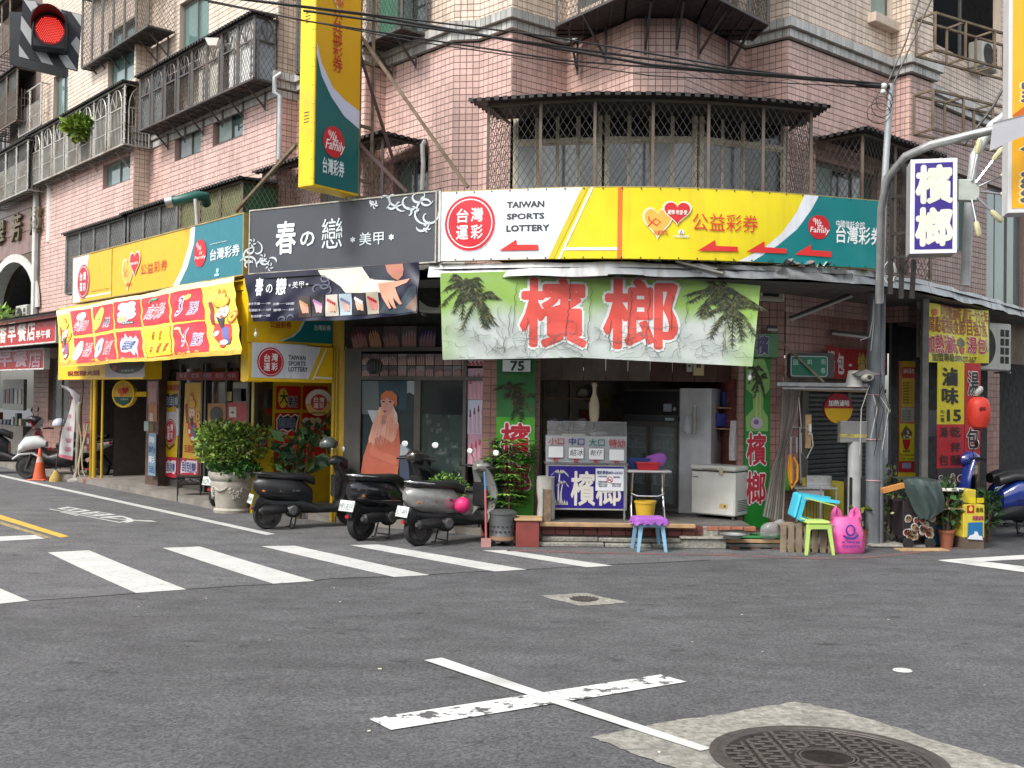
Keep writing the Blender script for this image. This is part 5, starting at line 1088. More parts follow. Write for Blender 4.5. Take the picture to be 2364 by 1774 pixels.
 # counter with glass case
CN=Plane((.64,15.02,0),P(1,.0));cu_=lambda x,y:CN.uv(*zN(x,y));L0=CN.uv(*zN(640,1300))[0];R0=CN.uv(*zN(1035,1300))[0]
g=Sg(CN,'betel_counter','white betel nut counter with purple character panel and price slots under a plastic hood','counter')
wh=mat('counter_white',(.50,.50,.48),.5,var=.15,dirt=(.3,.28,.24));zc0,zc1,zc2,zc3=cu_(700,1375)[1],cu_(700,1158)[1],cu_(700,1142)[1],cu_(700,1003)[1];zh=cu_(700,935)[1]
mb=g.part('cabinet').m(wh);mb.cbox(L0-.03,R0+.04,.0,.55,zc0-.03,zc1+.03,.01)
g.part('worktop').m(mat('steel_brushed',(.55,.55,.55),.3,.8,var=.1)).cbox(L0-.06,R0+.06,-.03,.6,zc1+.03,zc2,.008)
g.part('purple_panel').m(mat('panel_purple','2a1c7c',.35,var=.06)).rect(L0,zc0,R0-.01,zc1,-.006);g.part('frame').m(steel)
for r in((L0-.025,L0,FZ,zc1+.03),(R0-.01,R0+.015,FZ,zc1+.03)):g.part('leg').m(steel).box(r[0],r[1],-.02,.01,r[2],r[3])
cf=lambda x,y:CN.uv(*zK(x,y))
mb=g.part('display_case').m(mat('case_grey',(.40,.41,.42),.45,var=.1));x0,x1=cf(402,800)[0],cf(1020,800)[0];mb.cbox(x0,x1,.02,.5,zc2+.002,zc3,.01)
hood=mat('smoked_plastic',(.5,.5,.5),.12,alpha=.35);mb=g.part('hood').m(hood);zh0=cf(700,580)[1];xa,xb=cf(412,640)[0],cf(1025,640)[0]
mb.quad((xa,.04,zc3),(xb,.04,zc3),(xb,.14,zh0),(xa,.14,zh0));mb.quad((xa,.14,zh0),(xb,.14,zh0),(xb,.48,zh0),(xa,.48,zh0));mb.quad((xa,.04,zc3),(xa,.48,zc3),(xa,.48,zh0),(xa,.14,zh0));mb.quad((xb,.04,zc3),(xb,.48,zc3),(xb,.48,zh0),(xb,.14,zh0));mb.build
g.part('hood_edge').m(steel).bar((xa,.14,zh0),(xb,.14,zh0),.012).bar((xa,.04,zc3),(xb,.04,zc3),.012)
off=-.0
def T(t,a,b_,c,bo=.0):g.text(t,zK(*a),zK(*b_),c,2,bo)
T('小口',(420,752),(540,702),'b02436',.01);T('中口',(574,757),(694,702),'242c88',.01);T('大口',(728,765),(850,708),'147a6a',.01);T('特幼',(883,775),(1005,712),'b02436',.01)
for x in(418,573,728,884):T('粒',(x+40,885+(x-418)*.04),(x+76,852+(x-418)*.04),'b02436',.02);y=768+(x-418)*.05;g.rect('price_slot',zK(x-4,y+88),zK(x+120,y-5),'8d9094',1);g.rect('price_slot',zK(x,y+82),zK(x+114,y),'e6e8e8',3)
for t,a,b_ in(('結冰',(580,838),(682,790)),('乾仔',(736,835),(826,795))):g.text(t,zK(*a),zK(*b_),'30302e',4,-.01,sh=.2)
for t,a,b_ in(('檳',(592,1215),(775,962)),('榔',(785,1215),(972,985))):g.text(t,zK(*a),zK(*b_),'d6d2c8',4,.022)
cr='d6d2c8'
for(bx,by,tx,ty,w)in((495,1200,505,975,.035),(515,1190,525,1055,.025)):
 g.path('palm_print',[zK(bx,by),zK((bx+tx)/2-6,(by+ty)/2),zK(tx,ty)],[w*.9,w*.6,w*.45],cr,4)
 for a in(-2.9,-2.5,-2.0,-1.3,-.8,-.3,.1):l_=70 if w>.03 else 48;ex,ey=tx+math.cos(a)*l_,ty+math.sin(a)*l_*.45;g.path('palm_print',[zK(tx,ty),zK((tx+ex)/2,(ty+ey)/2-14),zK(ex,ey+22)],[.014,.016,.004],cr,4)
for i in range(12):x=448+i*10;g.path('palm_print',[zK(x,1210),zK(x+random.uniform(-8,8),1185-random.uniform(0,15))],[.018,.002],cr,4)
g.rect('palm_print',zK(445,1212),zK(568,1203),cr,4)
g.rect('notice',zK(778,1105),zK(995,938),'dfe2e6',7);g.text('檳防專線0800-636363',zK(790,980),zK(985,955),'33407a',8,.03)
for i,(a,b_)in enumerate((((800,1003),(866,990)),((915,1010),(965,995)),((800,1045),(866,1030)),((796,1060),(870,1050)),((803,1076),(868,1065)),((900,1060),(975,1048)),((905,1075),(972,1065)))):g.text('嚼檳榔有害健康',zK(*a),zK(*b_),'5a5f66',8,.01)
g.disc('notice',zK(887,1023),(7,7.5),'b52a2a',8);g.disc('notice',zK(887,1023),(5.4,5.8),'dfe2e6',9);g.path('notice',[zK(872,1010),zK(902,1036)],.012,'b52a2a',10);g.path('notice',[zK(875,1027),zK(898,1020)],.02,'555555',9)
g.done()
o=MB(mat('card_white',(.7,.68,.6),.6)).cbox(0,.34,0,.16,0,.02,.003).build('booklet',None,loc=(CN.w(cf(530,675)[0],0)[0],15.16,zc3+.002));tag(o,'flat cream booklet lying under the plastic hood of the counter','booklet')
mb=MB(mat('foil',(.55,.55,.55),.3,.5,var=.3));lump(mb,(0,0,0),(.14,.10,.035));tag(mb.build('leaf_packet',None,40,loc=(CN.w(cf(805,675)[0],0)[0],15.22,zc3+.036)),'crinkled silver packet under the plastic hood of the counter','packet')
p=CN.w(cf(780,570)[0],0);q_=MB(mat('jar_wood',(.5,.42,.28),.4,var=.2)).lathe([(.055,0),(.075,.08),(.075,.26),(.06,.34),(.028,.42),(.028,.52),(.045,.55),(.035,.58),(.0001,.59)],n=16).build('club',None,40,loc=(p.x,15.3,zh0+.0));tag(q_,'tall pale wooden club standing on top of the counter hood','wooden club')
# clock, poster, calendar on back wall
BW=Plane((.42,18.38,0),P(1,0));g=Sg(BW,'wall_clock','round wall clock with black dial on the back wall of the stall','clock');c=zK(724,360);g.disc('rim',c,(15.5,20),'3a1c16',2);g.disc('dial',c,(13.5,18),'101014',4)
for i in range(12):a=i*math.pi/6;g.disc('mark',(c[0]+11*math.sin(a),c[1]-15*math.cos(a)),(.9,1.2),'b8b8b8',5)
g.path('hand',[c,(c[0]-3,c[1]+8)],.02,'c8c8c8',6);g.path('hand',[c,(c[0]+5,c[1]-9)],.015,'c8c8c8',6);g.done()
g=Sg(BW,'poster','red paper poster with gold outline left of the fridge in the stall','poster');g.rect('paper',zK(655,580),zK(762,485),'9c1218',2);g.disc('print',zK(730,535),(7,9),'b5392a',3);g.path('print',[zK(700,575),zK(725,520),zK(745,575)],.02,'b8482c',4);g.done()
g=Sg(BW,'sticker','yellow oval notice on the back wall of the stall','sticker');g.disc('paper',zK(860,420),(11,16),'b8a22c',2);g.text('年滿十八歲',zK(838,415),zK(884,402),'3a3416',3,.02);g.text('第一名',zK(840,432),zK(880,420),'3a3416',3,.02);g.done()
# refrigerator with glass doors and grey side
RF=Frame(depth(1436,1100,16.9).xy,depth(1565,1100,16.05).xy);g=Sg(Plane((RF.A.x,RF.A.y,FZ),RF.d),'refrigerator','tall two door glass fridge in the stall with plain grey side','fridge');W_=RF.len;H_=1.93
g.part('body').m(mat('fridge_steel',(.30,.30,.30),.4,.4,var=.15)).cbox(0,W_,.03,.6,0,H_,.01);g.part('header').m(mat('fridge_black',(.03,.03,.032),.35)).box(.02,W_-.02,.0,.03,1.52,H_-.03)
g.part('control').m(pm('4a4d50')).box(0,W_,-.01,.03,1.42,1.50);g.part('control').m(pm('b8c4c8')).rect(W_*.78,1.44,W_*.93,1.48,-.013);g.part('notice').m(pm('aab4bc')).rect(W_*.74,1.58,W_*.88,1.70,-.004);g.part('notice').disc(W_*.93,1.62,.03,.03,-.004)
for a,b_ in((.02,W_/2-.01),(W_/2+.01,W_-.02)):
 d_=MB(mat('fridge_rim',(.22,.22,.21),.4,.5))
 for r in((a,a+.05,.08,1.40),(b_-.05,b_,.08,1.40),(a+.05,b_-.05,.08,.13),(a+.05,b_-.05,1.33,1.40)):d_.box(r[0],r[1],-.02,.02,r[2],r[3])
 od=d_.build('door',g.t);MB(mat('door_glass',(.45,.52,.52),.06,alpha=.3,spec=.8)).box(a+.05,b_-.05,-.004,.002,.13,1.33).build('pane',od)
 MB(dark_st).bar(((b_-.07 if a<.1 else a+.07),-.04,.6),((b_-.07 if a<.1 else a+.07),-.04,.9),.02).build('handle',od)
 g.part('inside').m(core_d).rect(a+.05,.13,b_-.05,1.33,.024)
 for z in(.4,.7,.98,1.2):g.part('rack').m(mat('rack_pale',(.3,.33,.33),.5)).box(a+.05,b_-.05,.004,.022,z,z+.012)
 for z in(.41,.71,.99):
  for j in range(4):g.part('bottle').m(random.choice([pm('5a7a7c'),pm('7a7f80'),pm('3f6a58'),pm('b7bcbc')])).box(a+.07+j*.085,a+.13+j*.085,.006,.02,z,z+random.uniform(.08,.16))
g.done()
GP=Frame(depth(1567,1100,16.0).xy,depth(1640,1100,15.75).xy);g=Sg(Plane((GP.A.x,GP.A.y,FZ),GP.d),'partition_panel','plain grey insulated panel between the glass fridge and the brick papered wall','panel')
g.part('panel').m(mat('panel_grey',(.5,.51,.52),.5,var=.15,streak=.2,dirt=(.15,.14,.12))).cbox(0,GP.len,0,.5,0,1.95,.008);g.done()
o=MB(mat('gallon_plastic',(.5,.52,.55),.3,alpha=.6)).lathe([(.05,0),(.07,.03),(.07,.16),(.03,.22),(.025,.26)],n=14).build('plastic_bottle',None,40,loc=(depth(1582,998,15.85).x,15.72,depth(1582,1000,15.85).z));tag(o,'clear plastic jug hanging on the grey panel','bottle')
mb=MB(mat('chrome',(.6,.6,.6),.15,1)).cbox(-.03,.03,-.03,.03,0,.36,.01);mb.tube([(0,-.01,0),(0,-.01,-.08)],.03,10);tag(mb.build('cup_dispenser',None,40,loc=(depth(1600,998,15.8).x,15.7,depth(1600,990,15.8).z)),'chrome cup dispenser hanging on the grey panel','dispenser')
# chest freezer
fz=Frame(depth(1594,1187,15.55).xy,depth(1696,1200,15.1).xy);g=Sg(Plane((fz.A.x,fz.A.y,FZ),fz.d),'chest_freezer','white chest freezer with rust stained label at the right of the stall','freezer')
fw_=mat('freezer_white',(.58,.58,.53),.4,var=.1,streak=.15,dirt=(.35,.28,.18));W_=fz.len;g.part('body').m(fw_).cbox(0,W_,0,.5,.05,.70,.02);g.part('lid').m(fw_).cbox(-.01,W_+.01,-.015,.51,.715,.79,.02)
g.part('seal').m(dark_st).box(.01,W_-.01,.0,.5,.70,.715);g.part('handle').m(pm('8a8a80')).cbox(W_*.28,W_*.62,-.03,-.015,.725,.75,.005);g.part('latch').m(pm('b0a684')).cbox(W_*.66,W_*.74,-.03,-.0,.66,.77,.005)
g.part('label').m(pm('c0a868')).rect(W_*.66,.16,W_*.84,.23,-.004);g.part('label').m(pm('4a4030')).rect(W_*.76,.18,W_*.80,.21,-.006);g.part('badge').m(pm('50565c')).rect(.04,.60,.13,.615,-.004)
for i in range(7):g.part('vent').m(dark_st).box(W_+.0005,W_+.003,.1,.4,.12+i*.025,.13+i*.025)
for x in(.05,W_-.05):g.part('foot').m(dark_st).lathe([(.03,0),(.02,.05)],(x,.05,0),10)
g.done()
# wall shelves with blue baskets and a towel
for(ua,va,ub,lab_,w,h)in((1755,462,1890,'blue basket on the upper wall shelf by the brick paper',.42,.22),(1560,618,1690,'blue basket on the lower shelf at the left',.5,.2),(1700,618,1820,'darker blue basket on the lower shelf at the right',.45,.2)):
 a=depth(*zK(ua,va),15.95);b_=depth(*zK(ub,va),15.75);ww=(b_-a).length;mb=MB(mat('basket_blue',(.02,.035,.28),.35,var=.1));mb.loft([[(x*s_,y*s_,z)for x,y in((0,0),(ww,0),(ww,.25),(0,.25))]for z,s_ in((0,.94),(h,1.0))]);tag(mb.build('basket',None,None,loc=(a.x,a.y,a.z+.01)),lab_,'basket','blue baskets in the stall')
for(ua,ub,v_)in((1640,1900,465),(1650,1880,624)):
 a=depth(*zK(ua,v_),16.0);b_=depth(*zK(ub,v_),15.6);t=thing('wall_shelf',('upper' if v_<500 else 'lower')+' thin shelf on the brick papered wall','shelf',tuple(a));mb=MB(wood);d=b_-a;mb.cbox(0,d.length,0,.25,-.02,.0,.003);o=mb.build('board',t);o.rotation_euler=(0,0,math.atan2(d.y,d.x));MB(dark_st).bar((d.x*.4,d.y*.4+.2,-.02),(d.x*.4,d.y*.4+.2,-.2),.015).build('bracket',t)
mb=MB(mat('towel_check',(.45,.43,.41),.9,var=.2,scale=30));n=9
mb.add([(x/6*.16+(.02*math.sin(z*6)),.015*math.sin(x*1.8),-z*.075)for z in range(n)for x in range(7)],[(z*7+x,z*7+x+1,z*7+x+8,z*7+x+7)for z in range(n-1)for x in range(6)])
p=depth(*zK(1815,570),15.5);tag(mb.build('towel',None,40,loc=tuple(p)),'checked grey towel hanging beside the lower shelf','towel')
for(u,v_,w,h,lab_)in((1520,145,.17,.24,'cream electric switch box on the dark boards above the fridge'),(1470,150,.09,.14,'small white socket box left of the cream switch box')):
 p=depth(*zK(u,v_+h*330),15.84);g_=MB(pm('b8ab7a')if w>.1 else pm('a8a8a0'));g_.cbox(0,w,-.08,0,0,h,.008);g_.m(dark_st).box(w*.3,w*.7,-.083,-.08,h*.5,h*.8);tag(g_.build('switch_box',None,None,loc=tuple(p)),lab_,'electric box')
 # ---------------------------------------------------------------- nail salon front
zS=zc(780,740,.24096)
NS=Plane((-2.66,16.74,0),P(-.50,15.74)-P(-2.66,16.74));LN=(P(-.50,15.74)-P(-2.66,16.74)).length;Nn=P(NS.ex.y,-NS.ex.x)
frm=mat('bronze_frame',(.10,.095,.085),.45,.4,var=.15);n_=lambda x,y:NS.uv(*zS(x,y))
salon=Sg(NS,'nail_salon_front','nail salon front with bronze frames, patterned glass and hand photo strips','shop front');g=salon
zt1,zt0=n_(500,560)[1],n_(500,320)[1];xL0,xW0,xM0,xM1,xG1,xP1=n_(120,900)[0],n_(230,900)[0],n_(740,900)[0],n_(800,900)[0],n_(1218,900)[0],n_(1420,900)[0];zb_=n_(500,1545)[1];zt2=n_(500,285)[1]
for r in((xL0-.1,xW0,0,zt2+.03),(xM0,xM1,zb_,zt1),(xG1-.02,xG1+.04,zb_,zt2),(xP1+.01,xP1+.12,0,3.6)):g.part('mullion').m(frm).box(r[0],r[1],-.04,.05,r[2],r[3])
for z in(zb_-.05,zt1-.0,zt2-.0):g.part('rail').m(frm).box(xW0,xP1,-.05,.05,z-.02,z+.04)
g.part('plinth').m(mat('grey_render',(.20,.19,.18),.8,var=.3,streak=.3)).box(xL0-.1,LN,0,.1,0,zb_-.07);g.part('spandrel').m(core_d).box(-.2,LN,.06,.1,zt2,3.72);g.part('backing').m(core_d).box(-.1,LN,.30,.34,0,3.7)
gp=mat('patterned_glass',(.045,.065,.06),.12,var=.2,spec=.8);g.part('glass').m(gp).rect(xM1,zb_,xG1-.02,zt1,.0)
g.part('glass').m(gl_d).rect(xM1+.02,n_(0,880)[1],xG1-.04,zt1-.03,-.003)
for i in range(46):c=zS(random.uniform(820,1190),random.uniform(905,1500));s_=random.uniform(2,3.6);g.rect('etching',(c[0]-s_,c[1]+s_*1.4),(c[0]+s_,c[1]-s_*1.4),random.choice(['1c2424','46544f','222b2a']),2);
def hands(g,a,b_,base,skin,nail,n=5,k=4):  # cropped photograph of fingers with painted nails
 (x0,y1),(x1,y0)=a,b_;g.rect('photo',a,b_,base,k);w,h=x1-x0,y1-y0;ang=random.uniform(-.7,.7);F_x=lambda u,v:(min(max(x0+u*w,x0+1),x1-1),min(max(y0+v*h,y0+1),y1-1))
 mw=abs(g.q((x1,y1))[0]-g.q((x0,y1))[0])
 for i in range(n):
  u=.15+.7*i/max(1,n-1);t=u+ang*.25;g.path('photo',[F_x(u+.05,1.0),F_x((u+t)/2,.6),F_x(t,.26+.08*abs(i-n/2))],[mw*.17,mw*.15,mw*.11],skin,k+1+i%2)
  g.path('photo',[F_x(t,.34+.08*abs(i-n/2)),F_x(t+ang*.06,.16+.06*abs(i-n/2))],[mw*.10,mw*.05],nail,k+3)
for x0,x1,b_,s_,n2 in((135,300,'30202a','8a5f5c','7a1838'),(305,430,'2c2426','a97c62','b88a50'),(438,605,'4a4244','8b6660','5c4a58'),(608,760,'55504e','9a7670','a08088'),(765,940,'1c1c28','80606a','584a80')):hands(g,zS(x0,272),zS(x1,55),b_,s_,n2)
x=232
while x<1215:
 for y0,y1 in((322,432),(438,556)):hands(g,zS(x,y1),zS(min(x+82,1216),y0),random.choice(['5d5658','8a8488','6c6264','77767c']),random.choice(['a88478','97766c','b5968a']),random.choice(['7a3040','9a8a90','b58a8e','604048']),4)
 x+=87
for y0,y1,b_,s_,n2 in((380,435,'b8a8ae','a04048','8a1c28'),(460,760,'a98e98','c493a0','b01a58'),(765,1085,'b9bcd0','b796a4','6a1028'),(1090,1400,'b88e9e','d39cac','c8285c')):hands(g,zS(1245,y1),zS(1412,y0),b_,s_,n2,4)
g.done()
g=Sg(Plane(NS.w(0,0,.01),NS.ex),'window_poster','window poster of a woman with long hair, orange cap and orange top','poster')
Rc=lambda a,b_,c,k:g.rect('print',zS(*a),zS(*b_),c,k);Pq=lambda pts,c,k:g.poly('print',[zS(*p)for p in pts],c,k)
Rc((232,1545),(742,578),'1d2c2e',1);Pq(((232,900),(232,580),(390,580),(400,900)),'566062',2);Pq(((395,580),(665,580),(660,860),(395,820)),'1f3e48',2);Pq(((665,580),(740,580),(740,720),(690,690),(665,700)),'8f9ba0',2);Pq(((600,1000),(720,1000),(730,1400),(600,1300)),'1a2a2a',2);Pq(((240,950),(330,1000),(330,1300),(240,1400)),'1a2c2e',2)
Pq(((285,862),(410,862),(400,900),(345,1000)),'aeb4b8',3);Pq(((560,1200),(640,1180),(690,1240),(650,1290),(560,1300)),'a3acb6',3);Pq(((590,1300),(650,1300),(720,1520),(600,1530)),'3a4658',3)
Pq(((215,1520),(250,1300),(300,1150),(330,1010),(400,930),(520,900),(590,990),(600,1200),(590,1380),(565,1540),(235,1540)),'b0604a',5)
Pq(((405,830),(350,960),(300,1130),(300,1180),(360,1130),(420,1100),(520,1170),(560,1130),(585,1010),(560,880),(540,820)),'d39a86',6);Pq(((540,830),(575,900),(580,990),(550,985)),'cdbcb4',7)
Pq(((415,770),(430,850),(455,905),(490,915),(525,870),(548,780),(500,740),(440,745)),'bd8c7e',8);Pq(((430,905),(480,905),(470,990),(420,1000)),'b08070',7)
Pq(((418,770),(425,710),(470,675),(530,680),(575,720),(578,800),(560,830),(545,780),(490,745),(440,750)),'ae6038',9)
for x in(447,512):Pq(((x-18,778),(x,770),(x+17,782),(x,790)),'33282c',9);g.path('print',[zS(x-20,760),zS(x,752),zS(x+18,764)],.008,'5a3c34',9)
Pq(((440,868),(460,860),(478,872),(458,884)),'8e3c38',9);g.path('print',[zS(470,790),zS(468,835),zS(476,842)],.006,'9a6c60',9);g.disc('print',zS(412,880),(3,8),'d0b080',9)
Pq(((305,1240),(350,1160),(400,1250),(560,1300),(585,1370),(560,1390),(400,1330),(320,1290)),'b96a54',8);Pq(((320,1160),(345,1110),(370,1150),(350,1200)),'c49484',9)
for i in range(16):x=340+i*14;g.path('print',[zS(x+60-i*3,930),zS(x+20,1060),zS(x,1190+random.uniform(-30,30))],[.008,.012,.004],random.choice(['e0b4a2','c8826c','d89c88']),7)
for i in range(9):g.path('print',[zS(340+i*24,1400),zS(335+i*25,1530)],.012,'b85c48',7)
g.done()
p_=NS.w(n_(495,450)[0],n_(495,450)[1],.45);mb=MB(core_d).ell((0,0,0),(.13,.13,.115))
for i in range(18):a=i*math.pi/9;mb.m(mat('lantern_rib',(.06,.06,.06),.5)).tube([(.142*math.cos(a)*math.cos(b_),.142*math.sin(a)*math.cos(b_),.125*math.sin(b_))for b_ in(-1.3,-.9,-.4,0,.4,.9,1.3)],.006,3)
tag(mb.build('round_lantern',None,40,loc=tuple(p_)),'round black ribbed lantern hanging in front of the nail salon','lantern')
# ---------------------------------------------------------------- lottery shop front
ylw=mat('yellow_paint_wall',(.50,.32,.02),.5,var=.15,scale=3,streak=.35,dirt=(.2,.11,.02));lt=thing('lottery_shop_walls','yellow painted pier and side wall of the lottery shop beside the salon','wall');mb=MB(ylw)
mb.cbox(-2.97,-2.70,16.86,17.2,0,3.7,.01);mb.quad((-3.4,19.2,0),(-2.97,17.2,0),(-2.97,17.2,3.7),(-3.4,19.2,3.7));mb.build('pier',lt)
for x in(-2.93,-2.88,-2.745):MB(ylw).tube([(x,16.83,.0),(x,16.83,2.9)],.013,6).build('pipe',lt)
for z in(.5,1.1,1.7,2.3):MB(ylw).box(-2.975,-2.695,16.852,16.86,z,z+.012).build('joint',lt)
PW=Plane((-4.45,18.15,0),UR);g=Sg(PW,'lottery_poster_wall','yellow window wall with red lottery squares and dark glass left of the yellow pier','shop front')
w0=PW.uv(*z6(1175,700))[0];w1=PW.uv(*z6(1400,700))[0];w2=PW.uv(*z6(2075,700))[0];g.part('wall').m(mat('poster_yellow',(.56,.42,.02),.45,var=.1)).box(w0,w2,0,.08,0,2.62);g.part('wall').m(brown_pl).box(w0-.3,w2,.02,.1,2.62,3.7)
zz=PW.uv(*z6(1300,620))[1];g.part('glass').m(gl_d).rect(w0+.06,zz,w1-.03,2.58,-.004);g.part('frame').m(frm).box(w0,w0+.07,-.03,0,zz,2.6)
for r_ in((1210,230,1290,400,'3c2a18'),(1200,420,1290,590,'1e2a22'),(1300,400,1380,470,'7a1a1a')):g.rect('notice',z6(r_[0],r_[3]),z6(r_[1-1]+80,r_[1]),r_[4],3)
SQ=lambda x0,y0,x1,y1,c='b81c26',k=2:g.part('square').m(pm(c)).rect(*PW.uv(*z6(x0,y1)),*PW.uv(*z6(x1,y0)),-.003*k,r=.03)
SQ(1425,155,1705,415);SQ(1720,155,2000,415);SQ(1410,450,1690,710);SQ(1710,450,1990,710);SQ(1400,735,1680,1000);SQ(1700,755,1985,1000);SQ(1400,1030,1680,1300);SQ(1200,640,1335,835)
T6=lambda t,a,b_,c,oc='f0e8ec',bo=.02,ob=.07,k=4:g.otext(t,z6(*a),z6(*b_),c,oc,k,bo,ob)
g.disc('emblem',z6(1505,285),(11,23),'d8cc50',3);T6('大',(1465,350),(1560,215),'151515','d8cc50');T6('樂透',(1560,385),(1665,270),'1f3a6a')
for ox,oy in((0,0),):g.poly('emblem',[z6(*p)for p in((1430,630),(1430,520),(1475,455),(1500,490),(1560,460),(1590,490),(1640,460),(1685,480),(1665,560),(1650,670),(1600,640),(1560,670),(1500,640),(1450,655))],'e8e0ea',3);g.poly('emblem',[z6(*p)for p in((1442,620),(1442,525),(1478,475),(1500,505),(1560,478),(1590,505),(1640,478),(1670,495),(1650,560),(1640,650),(1600,625),(1560,650),(1500,622),(1455,640))],'2a1f52',4)
g.otext('刮刮樂',z6(1455,610),z6(1640,510),'1e3a78','c8dce8',6,.015,.05);g.text('最高獎中頭獎',z6(1425,700),z6(1560,660),'e8d8dc',4,.02)
for i in range(6):g.disc('emblem',z6(1760+(i%3)*65,540+(i//3)*60),(8.5,8),('d8e0e8','e8d8c8','cfe8d8','e0e090','e8a8a0','a8cde8')[i],4)
T6('今彩539',(1440,880),(1650,790),'c5283a');g.disc('emblem',z6(1240,715),(5,13),'d8cc50',3);T6('大樂',(1235,800),(1320,720),'1f3a6a');g.done()
LM=Plane((*lp_(7.6,9.18),0),-UL);g=Sg(LM,'lottery_shop_front','lottery shop door front with yellow door posters, brown frames and red panels','shop front')
X=lambda u:LM.uv(u,1000)[0];zf0=.0;g.part('frame').m(frm).box(X(365),X(600),.05,.1,0,3.7);g.part('glass').m(gl_d).rect(X(370),.3,X(598),2.6,.045)
for u in(366,378,414,464,472,520,572,583):g.part('mullion').m(frm).box(X(u),X(u)+.07,-.02,.05,.1,2.7)
RP=lambda pts,c,k=3,p='poster':g.poly(p,[z6(*q_)for q_ in pts],c,k)
RP(((190,98),(368,95),(335,945),(155,930)),'d6b21c',3);RP(((182,440),(360,440),(350,700),(240,740),(165,755)),'cfd0da',4);RP(((330,400),(378,400),(372,550),(325,550)),'d8d8dc',5)
g.text('最高頭獎',z6(212,205),z6(362,138),'b83018',5,.02);RP(((205,370),(215,265),(235,230),(260,265),(300,240),(345,235),(360,330),(350,400),(300,375),(260,395)),'2a2f52',5);g.text('刮刮樂',z6(215,365),z6(355,270),'c8dce8',6,.01)
tw_disc(g,z6(266,660),(13.2,31),5,'b01c28');g.path('poster',[z6(200,780),z6(250,850),z6(310,800)],.05,'4a3a20',5)
RP(((425,122),(612,118),(580,985),(395,955)),'e0b02a',3);fortune(g,z6,505,500,190,560,4);g.text('五路發財',z6(418,888),z6(568,815),'b83018',6,.02)
RP(((128,930),(332,942),(326,1172),(122,1152)),'b82038');RP(((338,945),(578,965),(572,1170),(332,1150)),'b82038')
for x0,x1,y in((210,325,1040),(375,560,1040)):RP(((x0,y+85),(x0+8,y-40),(x0+30,y-70),(x0+50,y-45),(x0+75,y-65),(x1,y-55),(x1-5,y+60),(x1-25,y+95),(x1-50,y+70),(x0+25,y+75)),'e6dbe6',4);g.text('刮刮樂',z6(x0+15,y+55),z6(x1-12,y-30),'1f3f7a',5,.03)
RP(((330,0),(1025,-8),(1022,88),(332,86)),'9c1620',6,'header')
for i,t in enumerate(('賓果','威力彩','大樂透','樂合彩','今彩')):g.text(t,z6(365+i*135,62),z6(455+i*135,8),'c0a0ac',8,.02)
RP(((675,345),(868,345),(865,640),(675,640)),'a86c12',3,'cabinet');g.disc('cabinet',z6(775,470),(15,19),'15130f',5);RP(((882,335),(1112,335),(1112,560),(882,575)),'a81630',3,'panel');RP(((915,385),(998,382),(996,500),(918,500)),'c8c4bc',5,'panel');g.disc('panel',z6(955,445),(4,3),'555555',6)
RP(((890,215),(945,215),(940,320),(885,320)),'a08a4a',3,'notice');RP(((960,180),(1045,180),(1045,320),(955,320)),'2c3638',3,'notice');g.done()
mp_=mat('door_mat_red',(.33,.05,.06),.9,var=.2,bump=.3);ramp_=slab('entrance_ramp',[tuple(ground(*z6(*p)).xy)for p in((-150,1190),(280,1165),(560,1200),(620,1330),(100,1345),(-250,1290))],0,.02,mat('terrazzo',(.34,.29,.24),.6,var=.2))
o=slab('door_mat',[tuple(ground(*z6(*p)).xy)for p in((90,1285),(330,1225),(420,1250),(500,1320),(300,1335))],.021,.03,mp_,None,None);tag(o,'worn red mat on the ramp before the lottery door','mat')
# round signs
def round_sign(lab_,at,r,cols,fn,ex,name='round_sign',group=None):
 pl=Plane(at,ex);g=Sg(pl,name,lab_,'shop sign',group);g.part('disc').m(cols).disc(0,0,r,r,0,.09,40);fn(g);g.done();return g
p=depth(*z6(1905,335),17.9)
def f1(g):
 m_=g.part('print');g.part('rim').m(pm('a8a49c')).ring(0,0,.235,.235,.015,-.004);g.part('print').m(pm('c9a21e')).poly([(-.225,-.03),(.225,.03),(.18,-.13),(.1,-.2),(0,-.225),(-.1,-.2),(-.18,-.13)],-.005);m_.m(pm('a81c28')).disc(0,.0,.145,.145,-.008);m_.m(pm('dcd8dc')).ring(0,0,.15,.15,.006,-.010)
 for t,x,z in(('台',-.09,.01),('灣',.01,.0),('運',-.09,-.10),('彩',.01,-.10)):g.part('lettering').m(pm('e6e2e6')).text(t,x,z,x+.085,z+.09,-.012,.02)
 g.part('lettering').m(pm('3a2c1c')).text('賓果賓果 樂透彩 運彩',-.13,-.20,.13,-.165,-.012,.02)
round_sign('round white and yellow lottery sign jutting from the yellow pier',p,.235,pm('cfcfd2'),f1,(1,.1));o=MB(pm('7a0c14')).cbox(.245,.36,.02,.10,-.06,.06,.008).build('sign_bracket_box',None,None,loc=tuple(p));tag(o,'dark red box bracket right of the round lottery sign','bracket')
p=LM.w(*LM.uv(*z4(1370,240),1.0),1.0)
def f2(g):
 g.part('rim').m(yb).ring(0,0,.28,.28,.03,-.01);g.part('print').m(pm('0f4a3c')).poly([(-.24,-.06),(.24,-.06),(.17,-.18),(0,-.245),(-.17,-.18)],-.004);g.part('emblem').m(pm('d0622c')).heart(-.04,.02,.2,.2,-.006);g.part('emblem').m(pm('b8282a')).heart(.05,.06,.16,.15,-.009);g.part('lettering').m(pm('9ab8b0')).text('台灣彩券',-.06,-.13,.13,-.09,-.008,.02);g.part('arm').m(yb).box(.27,.55,.02,.08,-.05,.05)
round_sign('round yellow heart sign on an arm from the yellow arcade pipes',p,.28,mat('sign_amber',(.62,.40,.04),.45),f2,(1,-.35))
